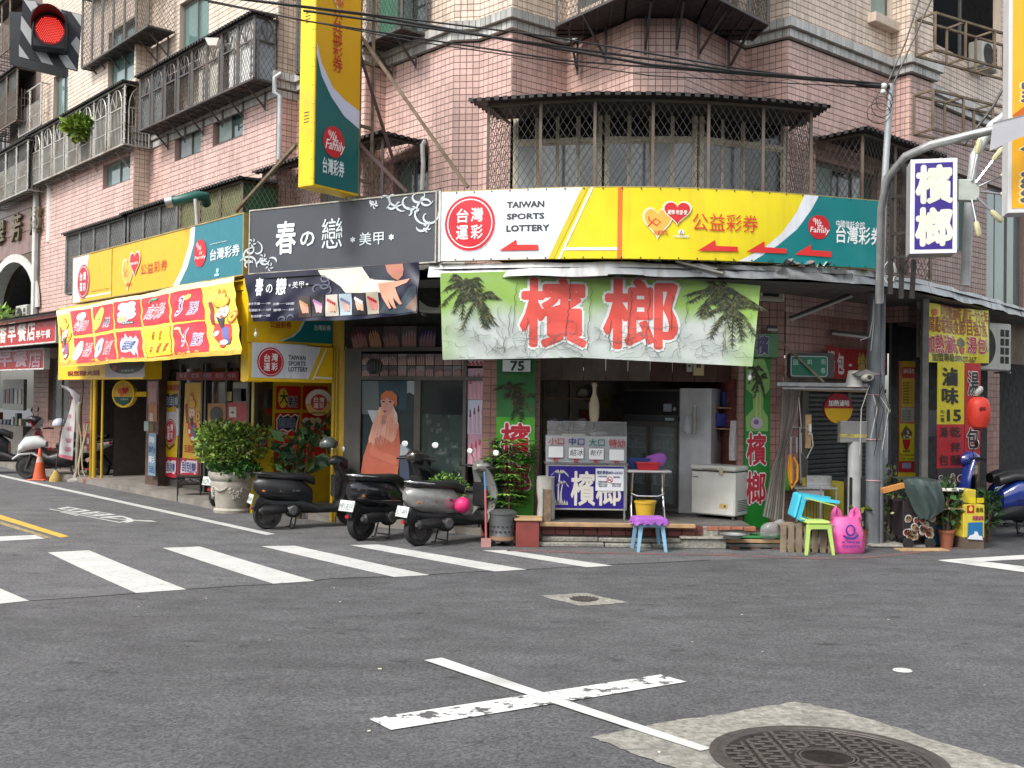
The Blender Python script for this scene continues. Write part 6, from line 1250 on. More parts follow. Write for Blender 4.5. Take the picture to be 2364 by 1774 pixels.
# ---------------------------------------------------------------- breakfast shop at the left edge
BP_=Plane((*lp_(18.5,7.7),0),-UL);rd=mat('sign_red','ad1c28',.4,var=.08,streak=.15);
for i,(y0,y1,xr_,dk,lab_,txs)in enumerate(((800,733,128,0,'red breakfast shop sign with white lettering in a white frame',(('香',(-2,1022),(92,760)),('早',(112,1012),(222,745)),('餐',(245,1000),(365,735)),('店',(378,990),(485,715)),('早午餐',(495,968),(695,835)))),(858,806,102,.35,'darker red breakfast shop sign hanging under the framed one',(('早',(-20,1345),(170,1110)),('餐',(190,1350),(385,1130)),('店',(400,1360),(560,1145)))))):
 pl=Plane((BP_.O.x-Nn.x*0+(.7423*dk),BP_.O.y+.6701*dk,0),-UL);g=Sg(pl,'shop_sign',lab_,'shop sign','breakfast shop signs');b_=pl.uv(xr_,800)[0];z1_,z0_=pl.uv(xr_,y1-(8 if i==0 else 0))[1],pl.uv(xr_,y0-(12 if i==0 else 8))[1]
 g.board(0,b_,z0_,z1_,rd if i==0 else mat('sign_darkred','8a0f16',.4,var=.1),.12,fw=.03,fm=mat('frame_white'))
 for t,a,c in txs:g.text(t,zD(*a),zD(*c),'e4dcd4' if i==0 else '9c7a88',3,.03)
 if i==0:g.rect('panel',zD(-40,1035),zD(105,725),'b8381e',1)
 g.done()
ledge=thing('concrete_ledge','grey concrete canopy ledge over the breakfast shop carrying weeds','ledge',(*lp_(20,7.7),0),-.837);mb=MB(plaster);Lw_=20-12.15;mb.cbox(0,Lw_,-.05,1.6,3.42,3.66,.02);mb.build('slab',ledge)
bs=thing('breakfast_shop','dim breakfast shop interior with counter, shelves and pale cabinet at the left edge','shop interior',(*lp_(20,9.8),0),-.837)
MB(mat('cabinet_grey',(.25,.26,.25),.5)).cbox(1.5,3.6,0,.1,1.5,2.45,.01).build('cabinet',bs);MB(mat('counter_dark',(.10,.09,.08),.5)).cbox(.5,4.6,-.3,.2,.0,1.05,.01).build('counter',bs);MB(pm('2f6a6a')).cbox(.6,.75,-.32,-.2,1.06,1.5,.01).build('can',bs)
for i in range(9):MB(pm(random.choice(['8a8a80','2f6a4a','6a2a24','a09a80','30405a','555a5c']))).cbox(1.0+i*.38,1.2+i*.38,-.25,-.1,1.06,1.2+random.random()*.3,.01).build('jar',bs)
for i in range(5):MB(pm(random.choice(['9c9c98','7a2a22','34506a']))).cbox(1.6+i*.4,1.85+i*.4,-.02,0,1.7,2.1+random.random()*.2,.003).build('notice',bs)
MB(mat('lamp_tube',(.8,.8,.75),.4,emit=.6)).box(1,3.2,-.3,-.25,2.9,2.94).build('lamp',bs)
# ---------------------------------------------------------------- food shop on the right
SH=Plane((4.42,15.76,0),UR);g=Sg(SH,'roller_shutter','dark ribbed roller shutter of the closed food shop between the pillars','shutter');shm=mat('shutter_grey',(.045,.05,.05),.45,.4,var=.2,streak=.2,dirt=(.1,.09,.08))
for j in range(29):z=.06+j*.075;g.part('slat').m(shm).extr([(0,z),(-.012,z+.02),(-.012,z+.055),(0,z+.072)],.22,2.55)
g.part('backing').m(core_d).box(.2,2.56,.01,.03,0,2.7);g.part('jamb').m(mat('grey_wood',(.13,.125,.115),.8,var=.3,streak=.4)).box(.05,.21,-.04,.05,0,2.3);g.part('jamb').box(1.42,1.50,-.03,.02,.1,2.25)
g.part('header').m(wood).cbox(.0,2.6,-.06,.04,2.26,2.32,.005);g.part('upper_board').m(brown_pl).box(0,2.6,.0,.04,2.33,2.76);g.done()
RW=MB(core_d);a=P(6.39,17.36);  # inner shade of the open shop is put into the near-black walls
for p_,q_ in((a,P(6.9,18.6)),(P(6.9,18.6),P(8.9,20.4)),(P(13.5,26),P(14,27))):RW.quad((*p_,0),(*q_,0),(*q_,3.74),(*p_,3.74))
RW.build('inner_wall',gfl);fsw=thing('food_shop_wall','tiled pier, beam and wall coloured as deep shade at the right edge','wall')
MB(core_d).quad((7.4,19.6,0),(14,25.5,0),(14,25.5,3.72),(7.4,19.6,3.72)).build('deep_shade_wall',fsw);wall(fsw,P(9.2,19.8),P(9.6,20.15),0,3.4,t_mid,.13,.13);MB(brown_pl).quad((7.0,17.7,2.9),(12,22.2,2.9),(12,22.2,3.72),(7.0,17.7,3.72)).build('beam',fsw);flush_tiles(fsw,60)  # black wall and dark beam paint the deep shade under the canopy
pl=Plane((6.28,16.6,0),P(1,.1));g=Sg(pl,'menu_board','narrow yellow and red menu board with a cup picture, left of the wooden post','menu sign');zM=zc(2000,560,.26511)
RM=lambda a,b_,c,k=2:g.rect('panel',zM(*a),zM(*b_),c,k);g.part('board').m(mat('board_edge',(.35,.12,.05),.6)).box(*[pl.uv(*zM(x,1300))[0]for x in(285,422)],0,.04,pl.uv(*zR(1330,1240))[1],pl.uv(*zM(350,1035))[1])
RM((312,1085),(425,1035),'b8952a');RM((312,1180),(422,1090),'98261c');g.text('滷味湯包',zM(318,1140),zM(415,1098),'c8b8c0',4,.02);RM((305,1430),(412,1185),'b3962c')
for j in range(8):g.text('滷味拼盤 三五',zM(315,1230+j*25),zM(400,1214+j*25),'4a3a1c',4,.02)
RM((300,1560),(412,1440),'8f9484');
for j in range(4):g.text('豆干 海帶',zM(312,1478+j*24),zM(385,1462+j*24),'4a5244',4,.02)
g.rect('panel',zR(1293,1130),zR(1370,940),'c0b41c',2);g.poly('cup',[zR(*p)for p in((1305,1020),(1350,1020),(1340,1065),(1328,1078),(1315,1065))],'a81c24',4);g.poly('cup',[zR(*p)for p in((1298,990),(1325,948),(1358,985),(1350,1015),(1305,1015))],'5c4c40',4)
for i in range(8):g.disc('cup',zR(random.uniform(1308,1346),random.uniform(975,1010)),(2.5,3),random.choice(['b8a890','8a3028','30281f','d0c8b0']),5)
g.text('營業時間',zR(1310,1088),zR(1345,1075),'3a3420',4,.02);g.text('早上 06:00-13:00',zR(1294,1106),zR(1368,1094),'3a3420',4,.02);g.text('下午 13:00-',zR(1296,1126),zR(1366,1114),'3a3420',4,.02);g.rect('panel',zR(1290,1190),zR(1370,1135),'9c1c26',2);g.rect('panel',zR(1305,1170),zR(1352,1142),'8a8ca8',3);g.rect('panel',zR(1284,1240),zR(1375,1192),'c6a81c',2);g.done()
o=MB(mat('grey_wood')).cbox(-.05,.05,-.05,.05,0,3.7,.008).build('post',None,None,loc=(*depth(2133,1000,15.6).xy,0));tag(o,'weathered grey wooden post right of the narrow menu board','post')
VP_=Plane((*depth(2163,900,15.75).xy,0),P(.85,.5));g=Sg(VP_,'hanging_sign','tall yellow over red sign reading 15 with food photo at its foot','shop sign');R_=lambda a,b_,c,k=2,p='panel':g.rect(p,zM(*a),zM(*b_),c,k)
xx=[VP_.uv(*zR(x,900))[0]for x in(1490,1628)];za,zb2=VP_.uv(*zR(1550,1275))[1],VP_.uv(*zR(1550,620))[1];zr1,zr2=VP_.uv(*zR(1550,942))[1],VP_.uv(*zR(1550,1168))[1]
ym=mat('sign_lime','c2b51e',.45,var=.1);rm=mat('sign_crimson','a3101c',.45,var=.1);g.part('sheet').m(ym).box(*xx,0,.01,zr1,zb2);g.part('sheet').m(rm).box(*xx,0,.01,zr2,zr1);g.part('sheet').m(pm('2e2226')).box(*xx,0,.01,za,zr2)
for t,a,b_,bo in(('滷',(1515,740),(1590,652),.035),('味',(1513,835),(1595,755),.035),('15',(1540,925),(1608,868),.03),('均',(1503,885),(1524,868),.01),('一',(1503,900),(1522,896),.01),('價',(1503,930),(1524,908),.01)):g.text(t,zR(*a),zR(*b_),'1a1c16',3,bo)
for t,a,b_ in(('湯',(1500,1008),(1542,958)),('包',(1498,1155),(1545,1100)),('乾',(1555,1008),(1608,955)),('拌',(1558,1085),(1608,1035)),('麵',(1556,1155),(1608,1100))):g.text(t,zR(*a),zR(*b_),'2a1412',3,.02)
def bowls(g,x0,y0,x1,y1,n,zf,k=4):
 for i in range(n):
  c=zf(random.uniform(x0,x1),random.uniform(y0,y1));r=random.uniform(5,9);g.disc('photo',c,(r*.9,r),'c4c2c0',k+i%3);g.disc('photo',c,(r*.72,r*.8),random.choice(['8a6a48','7a2a1e','9a8a70','5a4a38']),k+3);g.disc('photo',(c[0]-r*.3,c[1]-r*.4),(r*.22,r*.25),'14100e',k+4)
bowls(g,1500,1190,1612,1262,11,zR);g.done()
pl=Plane(VP_.w(VP_.uv(*zR(1634,900))[0],0,.0),P(.85,.5));g=Sg(pl,'hanging_sign','tall crimson sign with black brush characters and dumpling steamer photo behind the lantern','shop sign');xx=[pl.uv(*zR(x,900))[0]for x in(1632,1712)]
z9=pl.uv(*zR(1670,1115))[1];z0_=pl.uv(*zR(1670,1280))[1];g.part('sheet').m(rm).box(*xx,0,.01,z9,zb2);g.part('sheet').m(pm('5a4436')).box(*xx,0,.01,z0_,z9)
g.otext('湯',zR(1645,790),zR(1700,672),'141414','c8c0c0',3,.02,.06);g.otext('包',zR(1640,1065),zR(1700,962),'141414','c8c0c0',3,.02,.06);g.disc('photo',zR(1668,1195),(15,32),'8a765c',3);g.disc('photo',zR(1668,1190),(13,27),'4c3a2c',4)
for i in range(8):g.disc('photo',zR(1650+(i%3)*18,1165+(i//3)*22),(4,6),'b5a590',5)
g.done()
pl=Plane((*depth(2139,800,15.6).xy,0),UR,math.radians(3));g=Sg(pl,'banner','yellow food banner with red characters and phone number 0979-277-167','banner','banners under the canopy')
TL,TR,BR,BL=(pl.uv(*zX(*p))for p in((563,378),(1505,488),(1468,1272),(558,1248)));tm,bm_=pl.uv(*zX(1000,462)),pl.uv(*zX(1000,1268));g.part('cloth').m(mat('banner_lemon','d8cc12',.45,var=.08)).poly([TL,tm,TR,BR,bm_,BL],0)
g.text('阿宏阿嬤滷味 創立一九九七年',zX(748,600),zX(1490,505),'9c2c38',3,.01);g.text('高點電視美食節目強力推',zX(603,800),zX(1445,680),'94182c',3,.01)
g.otext('加熱滷味',zX(608,1105),zX(1008,880),'b01c34','ead0c8',3,.02,.055);g.otext('湯包',zX(1170,1120),zX(1385,905),'b01c34','ead0c8',3,.02,.055);g.text('加盟專線:0979-277-167',zX(685,1235),zX(1285,1165),'4c4a20',3,.02)
g.poly('photo',[zX(*p)for p in((1050,1040),(1140,1040),(1120,1130),(1095,1140),(1068,1125))],'b02028',3);g.poly('photo',[zX(*p)for p in((1030,1000),(1045,930),(1095,885),(1140,950),(1140,1010),(1095,1045))],'5a5244',3);g.disc('photo',zX(650,520),(6,8),'c85a20',3);g.disc('photo',zX(1435,1010),(5,15),'a8987c',3)
g.done(warp=lambda x,z:.03*math.sin(x*5+z*3)+.02*math.sin(x*2-z*5),step=.06)
pl=Plane((*depth(2118,800,16.3).xy,0),UR);g=Sg(pl,'banner','food photo banner with white edge, mostly behind the yellow banner','banner','banners under the canopy');g.rect('cloth',zX(430,1190),zX(1500,330),'2c2624',1);g.rect('edge',zX(412,1180),zX(470,330),'a4a2a8',2);bowls(g,500,560,560,1150,0,zX)
for i in range(9):g.disc('photo',zX(random.uniform(490,550),520+i*75),(6,7),random.choice(['a89c8c','8a2430','6a5a3c','b4aeb0']),3)
g.done()
for(p0,ex,w,h,lab_,tx)in(((1866,805),UR,.0,0,'dark red cloth banner with white and flame yellow characters under the canopy',1),):
 pl=Plane((*depth(1902,830,15.9).xy,0),UR);g=Sg(pl,'banner',lab_,'banner','banners under the canopy');g.poly('cloth',[zY(*p)for p in((1130,755),(1300,790),(1730,830),(1930,860),(1930,1140),(1700,1200),(1210,1190))],mat('banner_darkred','8e0f14',.7,var=.2),1)
 g.text('湯',zY(1150,1120),zY(1240,840),'b8b0b0',3,.03);g.text('包',zY(1285,1120),zY(1385,870),'c8c0c0',3,.035);g.disc('lettering',zY(1450,1015),(3,3),'c8c0c0',3);g.text('燒烤',zY(1530,1120),zY(1760,880),'b09a2a',3,.03);g.done(warp=lambda x,z:.02*math.sin(x*8),step=.08)
pl=Plane(depth(*zR(978,860),15.3),P(1,.15));g=Sg(pl,'round_sign','round sign, crimson top with white characters and yellow bottom, by the shutter','shop sign');g.part('disc').m(pm('8c1222')).disc(0,0,.225,.225,0,.06,40);g.part('print').m(pm('c39a12')).poly([(.223*math.cos(a),.225*math.sin(a)-.0)for a in[math.pi+math.pi*k/16 for k in range(17)]],-.003);g.part('lettering').m(pm('d8d8d8')).text('加熱滷味',-.16,.035,.17,.125,-.006,.03);g.done()
pl=Plane(depth(1826,872,15.0),P(1,.05));g=Sg(pl,'street_name_sign','green street name plate with rounded white border above the closed shutter','street sign');gd=mat('sign_green','0b5a46',.4,var=.05);q0=pl.uv(*zY(1165,1165));q1=pl.uv(*zY(695,895));g.part('box').m(dark_st).rect(q1[0]-.01,q0[1]-.02,q0[0]+.1,q1[1]+.05,.0,.14,r=.05)
g.part('plate').m(pm('9aa8a4')).rect(q1[0],q0[1],q0[0],q1[1],-.003,r=.04);g.part('plate').m(gd).rect(q1[0]+.012,q0[1]+.012,q0[0]-.012,q1[1]-.012,-.006,r=.03)
for t,a,b_ in(('國',(725,1012),(785,945)),('凱',(905,1005),(965,945)),('街',(1080,1005),(1140,940)),('巷',(1075,1118),(1135,1050))):g.text(t,zY(*a),zY(*b_),'9fb4a8',3,.0)
g.done()
# ---------------------------------------------------------------- scooters
rub=mat('tyre_rubber',(.014,.014,.015),.8,var=.2,bump=.2);blk=mat('black_plastic',(.014,.0145,.016),.42,var=.2,dirt=(.035,.032,.03));gls=mat('black_gloss',(.012,.013,.016),.16,var=.1,coat=.6);chm=mat('chrome');seatm=mat('seat_vinyl',(.011,.011,.012),.5,var=.15)
alloy=mat('alloy',(.16,.16,.16),.45,.7,var=.2,dirt=(.08,.07,.06));redl=mat('tail_lens',(.42,.01,.015),.15,var=.05,coat=.8);mirr=mat('mirror_sky_glass',(.8,.82,.84),.35,.2,var=0);amb=mat('amber_lens',(.55,.16,.02),.2,coat=.6)  # mirror glass is pale so the reflected sky sits in its colour
def blob(mb,secs,n=14,e=2.6,cap=True):  # loft of rounded sections along x: (x, z, half width, half height)
 out_=[]
 for(x,z,w,h)in secs:
  out_.append([(x,w*math.copysign(abs(math.cos(t))**(2/e),math.cos(t)),z+h*math.copysign(abs(math.sin(t))**(2/e),math.sin(t)))for t in[2*math.pi*i/n for i in range(n)]])
 return mb.loft(out_,cap)
def wheel(par,x,r=.22,w=.055,disc=True):
 t=MB(rub).lathe([(r-.065,-w*.8),(r-.02,-w),(r-.004,-w*.5),(r,0),(r-.004,w*.5),(r-.02,w),(r-.065,w*.8)],(x,0,r),28,'y').build('wheel',par,40)
 mb=MB(alloy);mb.lathe([(r-.062,-w*.8),(r-.075,-w*.6),(r-.075,w*.6),(r-.062,w*.8)],(x,0,r),24,'y');mb.lathe([(.001,-w),(.035,-w),(.04,0),(.035,w),(.001,w)],(x,0,r),12,'y')
 for k in range(5):
  a=k*1.2566+.3;mb.tube([(x+.03*math.cos(a),0,r+.03*math.sin(a)),(x+(r-.07)*math.cos(a),0,r+(r-.07)*math.sin(a))],.016,5)
 mb.build('rim',t,40);MB(dark_st).lathe([(.05,-w-.012),(.095,-w-.012),(.095,-w-.007),(.05,-w-.007)],(x,0,r),20,'y').build('brake_disc',t)
def scooter(lab_,loc,ang,body,sc=1.0,style='round',plate=None,rail=True,floor_m=None,tail=1,front=None,mirrors=1,wind=False,emb=None):
 t=thing('scooter',lab_,'scooter',loc,ang,'scooters parked in front of the shops');sc*=1.14 if not wind else 1;t.scale=(sc,sc,sc);fm=front or body;wb=.63 if not wind else .70
 wheel(t,-wb,.215 if not wind else .23);wheel(t,wb+.02,.215 if not wind else .235,.05)
 if wind:  # big touring scooter: stepped body, tall screen
  mb=MB(body);blob(mb,[(-.98,.74,.04,.03),(-.85,.70,.11,.07),(-.55,.62,.16,.12),(-.2,.50,.15,.12),(.0,.42,.10,.06)]);mb.build('side_panel',t,40)
  mb=MB(blk);blob(mb,[(-1.0,.80,.03,.02),(-.85,.76,.10,.05),(-.5,.60,.15,.16),(-.1,.42,.17,.18),(.25,.36,.17,.12),(.42,.46,.15,.18)]);mb.build('underbody',t,40)
  mb=MB(body);blob(mb,[(.92,.50,.03,.05),(.86,.60,.12,.10),(.72,.70,.19,.14),(.52,.72,.17,.13),(.34,.68,.06,.06)]);mb.build('front_cowl',t,40)
  mb=MB(body);blob(mb,[(wb-.26,.42,.05,.02),(wb-.1,.50,.075,.03),(wb+.16,.48,.075,.03),(wb+.32,.38,.04,.02)]);mb.build('front_fender',t,40)
  mb=MB(mat('windscreen',(.6,.62,.62),.15,alpha=.7));mb.add([(.84-.42*(i/5)+.02,(.5-abs(j/6))*0+(j-3)/3*(.17-.05*i/5),.72+.46*i/5-.04*((j-3)/3)**2)for i in range(6)for j in range(7)],[(i*7+j,i*7+j+1,i*7+j+8,i*7+j+7)for i in range(5)for j in range(6)]);mb.build('windscreen',t,60)
  mb=MB(seatm);blob(mb,[(-.88,.86,.07,.03),(-.6,.83,.14,.05),(-.42,.80,.14,.05),(-.36,.76,.13,.05),(.0,.70,.13,.06),(.12,.66,.09,.05)]);mb.build('seat',t,40)
  MB(alloy).extr([(-.12,.70),(-.12,.80),(.1,.74),(.1,.66)],0,.001).build('trim',t)
 else:
  mb=MB(body);blob(mb,[(-.85,.66,.05,.06),(-.79,.64,.125,.13),(-.62,.61,.175,.17),(-.36,.58,.188,.19),(-.14,.54,.165,.19),(.02,.46,.11,.14)]);mb.build('rear_body',t,40)
  mb=MB(blk);blob(mb,[(-.70,.42,.06,.05),(-.5,.36,.10,.10),(-.2,.36,.14,.14),(.1,.28,.17,.065),(.38,.28,.17,.065),(.5,.36,.15,.14),(.60,.42,.09,.10)]);mb.build('footboard',t,40)
  mb=MB(seatm);blob(mb,[(-.80,.80,.07,.03),(-.70,.80,.13,.05),(-.4,.775,.158,.055),(-.1,.765,.148,.06),(.06,.70,.09,.07)]);mb.build('seat',t,40)
  mb=MB(fm);n0=[]
  for i in range(8):
   u=i/7;xx=.44+.12*math.sin(u*3.0)-.03*u;zz=.24+.74*u;ww=.17+.09*math.sin(u*2.6)-.05*u*u;n0.append([(xx+(.075-.03*u)*math.cos(q)-.04*abs(math.sin(q))**2*(-1)**0,ww*math.sin(q),zz)for q in[2*math.pi*k/14 for k in range(14)]])
  mb.loft(n0);mb.build('leg_shield',t,50)
  mb=MB(blk);mb.cbox(.36,.385,-.12,.12,.45,.78,.02);mb.build('glove_box',t)
  mb=MB(fm);blob(mb,[(wb-.20,.34,.04,.02),(wb-.08,.44,.07,.03),(wb+.1,.45,.07,.03),(wb+.24,.36,.04,.02)]);mb.build('front_fender',t,40)
  mb=MB(fm if style!='black' else blk);blob(mb,[(.30,.99,.05,.04),(.38,1.0,.13,.08),(.48,.98,.15,.09),(.57,.95,.09,.08)]);mb.build('handlebar_cover',t,40)
  MB(mat('headlight_lens',(.5,.52,.53),.08,coat=.8)).ell((.56,0,.95),(.035,.07,.06)).build('headlight',t,60)
 MB(dark_st).tube([(.43 if not wind else .55,0,.86),(.56 if not wind else .62,0,.5),(wb+.0,.0,.30)],.03,8).build('steering_column',t,50)
 for s_ in(-1,1):
  MB(dark_st).tube([(wb+.02,s_*.06,.215),(wb-.08,s_*.06,.5)],.02,6).build('fork',t,50)
  hz=.99 if not wind else .98;hx=.42 if not wind else .46
  h_=MB(blk).tube([(hx,s_*.08,hz),(hx-.04,s_*.22,hz+.01),(hx-.07,s_*.34,hz)],.016,8);h_.tube([(hx+.04,s_*.2,hz),(hx+.0,s_*.34,hz-.01)],.006,5);h_.build('handle_grip',t,50)
  if mirrors:m_=MB(dark_st).tube([(hx,s_*.17,hz),(hx+.04,s_*.22,hz+.10),(hx+.02,s_*.27,hz+.17)],.006,5).build('mirror',t,50);mg=MB(mirr).ell((hx+.01,s_*.28,hz+.20),(.006,.058,.04)).build('glass',m_,60);MB(blk).ell((hx+.022,s_*.28,hz+.20),(.012,.062,.043)).build('shell',m_,60)
  if not wind:MB(amb).ell((-.70,s_*.125,.58),(.05,.02,.03)).build('indicator',t,60)
 MB(chm if rail else blk).tube([(-.45,.13,.80),(-.72,.13,.83),(-.83,.07,.84),(-.83,-.07,.84),(-.72,-.13,.83),(-.45,-.13,.80)],.013,6).build('grab_rail',t,60)
 tx=-.80 if not wind else-.98
 MB(chm if rail else blk).tube([(-.62,.181,.52),(-.35,.192,.50),(-.1,.17,.48)],.006,4).tube([(-.62,-.181,.52),(-.35,-.192,.50),(-.1,-.17,.48)],.006,4).build('trim',t)
 if not wind:MB(dark_st).tube([(.42,.2,1.0),(.5,.1,.9),(.45,.05,.7)],.006,4).tube([(.42,-.2,1.0),(.52,-.1,.88),(.45,-.05,.66)],.006,4).build('cable',t)
 if tail==2:MB(chm).ell((tx+.005,0,.62),(.03,.068,.068)).build('light_ring',t,60);MB(redl).ell((tx-.015,0,.62),(.03,.054,.054)).build('tail_light',t,60)
 else:MB(redl).cbox(tx,tx+.05,-.09,.09,.62 if not wind else .70,.68 if not wind else .76,.012).build('tail_light',t)
 mb=MB(blk);mb.extr([(-.86-(.1 if wind else 0),.30),(-.80,.30),(-.66,.46),(-.66,.56),(-.74,.56)],-.05,.05,'y');mb.build('rear_mudguard',t);MB(redl).cbox(-.885,-.865,-.03,.03,.30,.34,.004).build('reflector',t)
 if plate:
  pl=MB(mat('plate_white',(.62,.65,.63),.4,var=.08)).cbox(-.012,0,-.13,.13,-.07,.07,.006);po=pl.build('number_plate',t,loc=(-.88-(.08 if wind else 0),0,.455));po.rotation_euler=(0,.28,0)
  mb=MB(pm(plate[1]));mb.text(plate[0],-.115,-.055,.115,.03,0,.0,0);mb.v=[(-.0135,-x,z)for x,y,z in mb.v];mb.build('lettering',po);MB(chm).ell((-.014,.07,.055),(.004,.006,.006)).build('bolt',po)
 ex=MB(blk).lathe([(.02,-.22),(.06,-.2),(.068,-.05),(.06,.12),(.02,.18)],(-.56,-.19,.30),14,'x');ex.m(alloy).lathe([(.028,-.24),(.03,-.21)],(-.56,-.19,.30),10,'x');ex.m(blk).ell((-.28,-.13,.27),(.13,.10,.10));ex.build('exhaust',t,40)
 MB(alloy).lathe([(.05,0),(.07,.01),(.07,.03),(.0001,.035)],(-.3,-.24,.29),16,'y').build('engine_cover',t,40)
 MB(dark_st).tube([(-.22,.1,.22),(-.26,.13,.01),(-.32,.13,.008)],.012,5).tube([(-.22,-.1,.22),(-.26,-.13,.01),(-.32,-.13,.008)],.012,5).bar((-.25,.12,.05),(-.25,-.12,.05),.015).build('stand',t)
 MB(dark_st).tube([(-.6,.11,.5),(-wb,.11,.24)],.024,8).build('shock',t,50)
 if emb:mb=MB(pm(emb[1]));mb.text(emb[0],-.5,.56,-.2,.60,0,.01,.3);mb.v=[(x,-.181,z)for x,y,z in mb.v];mb.build('emblem',t)
 return t
g3=lambda u,v:ground(u,v)
silver=mat('scooter_silver',(.34,.34,.33),.3,.5,var=.1,dirt=(.2,.18,.15));whitep=mat('scooter_white',(.62,.63,.62),.25,var=.08,coat=.4,dirt=(.4,.38,.34));bluep=mat('scooter_blue',(.012,.035,.22),.2,var=.1,coat=.7);redp=mat('scooter_red',(.28,.01,.02),.2,coat=.7);matb=mat('matte_black',(.012,.0125,.015),.4,var=.15,dirt=(.03,.028,.026))
a=g3(641,1216);scooter('matte black scooter standing by the stone planters, plate MJF-6698',(a.x+.50,a.y-.02,0),math.radians(27),matb,.92,'black',('MJF-6698','2a4a44'),False,mirrors=1,emb=('Latte','8a8c8e'))
a=g3(848,1247);scooter('glossy black scooter with chrome rail left of the silver one, plate MPS-8059',(a.x+.36,a.y+.50,0),math.radians(52),gls,1.0,'black',('MPS-8059','2a4a44'))
a=g3(976,1260);sv=scooter('silver and black retro scooter with round tail light, plate JL7-489',(a.x+.45,a.y+.42,0),math.radians(41),silver,.95,'round',('JL7-489','50565a'),tail=2,emb=('Vino R','9a2a30'))
a=g3(232,1109);scooter('white and black touring scooter with tall screen beside the traffic cone',(a.x-.93,a.y+.1,0),math.radians(177),whitep,1.22,'big',None,False,wind=True,mirrors=0)
a=g3(5,1100);scooter('black scooter with dark red stripe at the left picture edge',(a.x-.3,a.y+.9,0),math.radians(14),matb,1.2,'black',None,False,front=redp,mirrors=1)
a=g3(500,1172);scooter('scooter with red tail light mostly hidden behind the stone planter',(a.x+.45,a.y+.45,0),math.radians(62),matb,1.0,'black',('NGM-212','2a4a44'),False,tail=1)
scooter('royal blue scooter parked at the right picture edge',(7.75,16.15,0),math.radians(178),bluep,1.1,'round',None,False,mirrors=1)
scooter('dark blue scooter behind the royal blue one near the food shop',(8.2,17.4,0),math.radians(188),bluep,1.05,'black',None,False,mirrors=1)
def helmet(lab_,loc,r,m_,vis=None,rz=0):
 t=thing('helmet',lab_,'helmet',loc,rz,'helmets hung on the scooters');mb=MB(m_);N=18
 rows=[[(r*math.sin(a)*math.cos(b_)*(1.08),r*math.sin(a)*math.sin(b_),r*math.cos(a))for b_ in[2*math.pi*j/N for j in range(N)]]for a in[.02+1.75*i/8 for i in range(9)]];mb.loft(rows,False);mb.build('shell',t,50)
 MB(core_d).lathe([(r*.9,-.02),(r*.6,r*.3)],(0,0,-r*.15),16).build('lining',t);mb=MB(vis or gls);mb.add([(r*1.12*math.cos(q),r*1.08*math.sin(q),z)for q in[-.9+1.8*i/8 for i in range(9)]for z in(-r*.35,r*.45)],[(2*i,2*i+1,2*i+3,2*i+2)for i in range(8)]);mb.build('visor',t,60);return t
helmet('grey green helmet with black visor hung on the matte black scooter',tuple(depth(758,1028,16.1)),.135,mat('helmet_green',(.05,.065,.055),.3,coat=.4),rz=.3)
helmet('glossy dark helmet on the bars of the chrome railed scooter',tuple(depth(957,1056,15.5)),.125,mat('helmet_brown',(.03,.025,.02),.15,coat=.8),rz=-.6)
helmet('white and blue helmet on the white touring scooter',tuple(depth(137,980,24.4)),.15,mat('helmet_white',(.5,.52,.6),.3,coat=.5),rz=1)
mb=MB(mat('pink_cloth_bag',(.62,.02,.14),.6,var=.15,bump=.4,bscale=20));lump(mb,(0,0,0),(.115,.115,.115),18,12,.05);tag(mb.build('round_bag',None,40,loc=tuple(depth(1067,1167,14.55))),'bright pink round cloth bag on the footboard of the silver scooter','bag')
# ---------------------------------------------------------------- plants
def leafm(h,r=.5):return mat('leaf_'+h,h,r,var=.3,scale=6)
def leaves(mb,c,R,n,ls,mats,flat=.0,shape=None,up=.3):
 for i in range(n):
  while True:
   p=Vector((random.uniform(-1,1),random.uniform(-1,1),random.uniform(-1,1)))
   if p.length<1 and p.length>flat:break
  if shape:p=shape(p)
  o_=Vector((c[0]+p.x*R[0],c[1]+p.y*R[1],c[2]+p.z*R[2]));d=(Vector((p.x,p.y,p.z*.5+up))+Vector([random.uniform(-.9,.9)for _ in range(3)])).normalized();s_=d.cross(Vector([random.uniform(-1,1)for _ in range(3)])).normalized();l_=ls*random.uniform(.6,1.3)
  nrm=d.cross(s_)*(l_*.12);mb.m(random.choice(mats)).add([o_,o_+d*l_*.5+s_*l_*.28+nrm,o_+d*l_,o_+d*l_*.5-s_*l_*.28+nrm],[(0,1,2),(0,2,3)])
 return mb
G1=[leafm('6a8a36'),leafm('86a646'),leafm('4f7030'),leafm('9cb65c'),leafm('5e6034')];G2=[leafm('2e5a1c'),leafm('3c7022'),leafm('234a18')];G3=[leafm('2b4a26'),leafm('3d6230'),leafm('1f3a20')];G4=[leafm('3f6c24'),leafm('5d8c34'),leafm('2c5220'),leafm('8aa84c')]
bark=mat('bark',(.12,.08,.05),.9,var=.3,bump=.4);stone=mat('planter_stone',(.40,.37,.32),.85,var=.2,scale=6,bump=.5,bscale=35,dirt=(.20,.18,.15));terra=mat('terracotta',(.30,.10,.05),.8,var=.2,dirt=(.15,.08,.06))
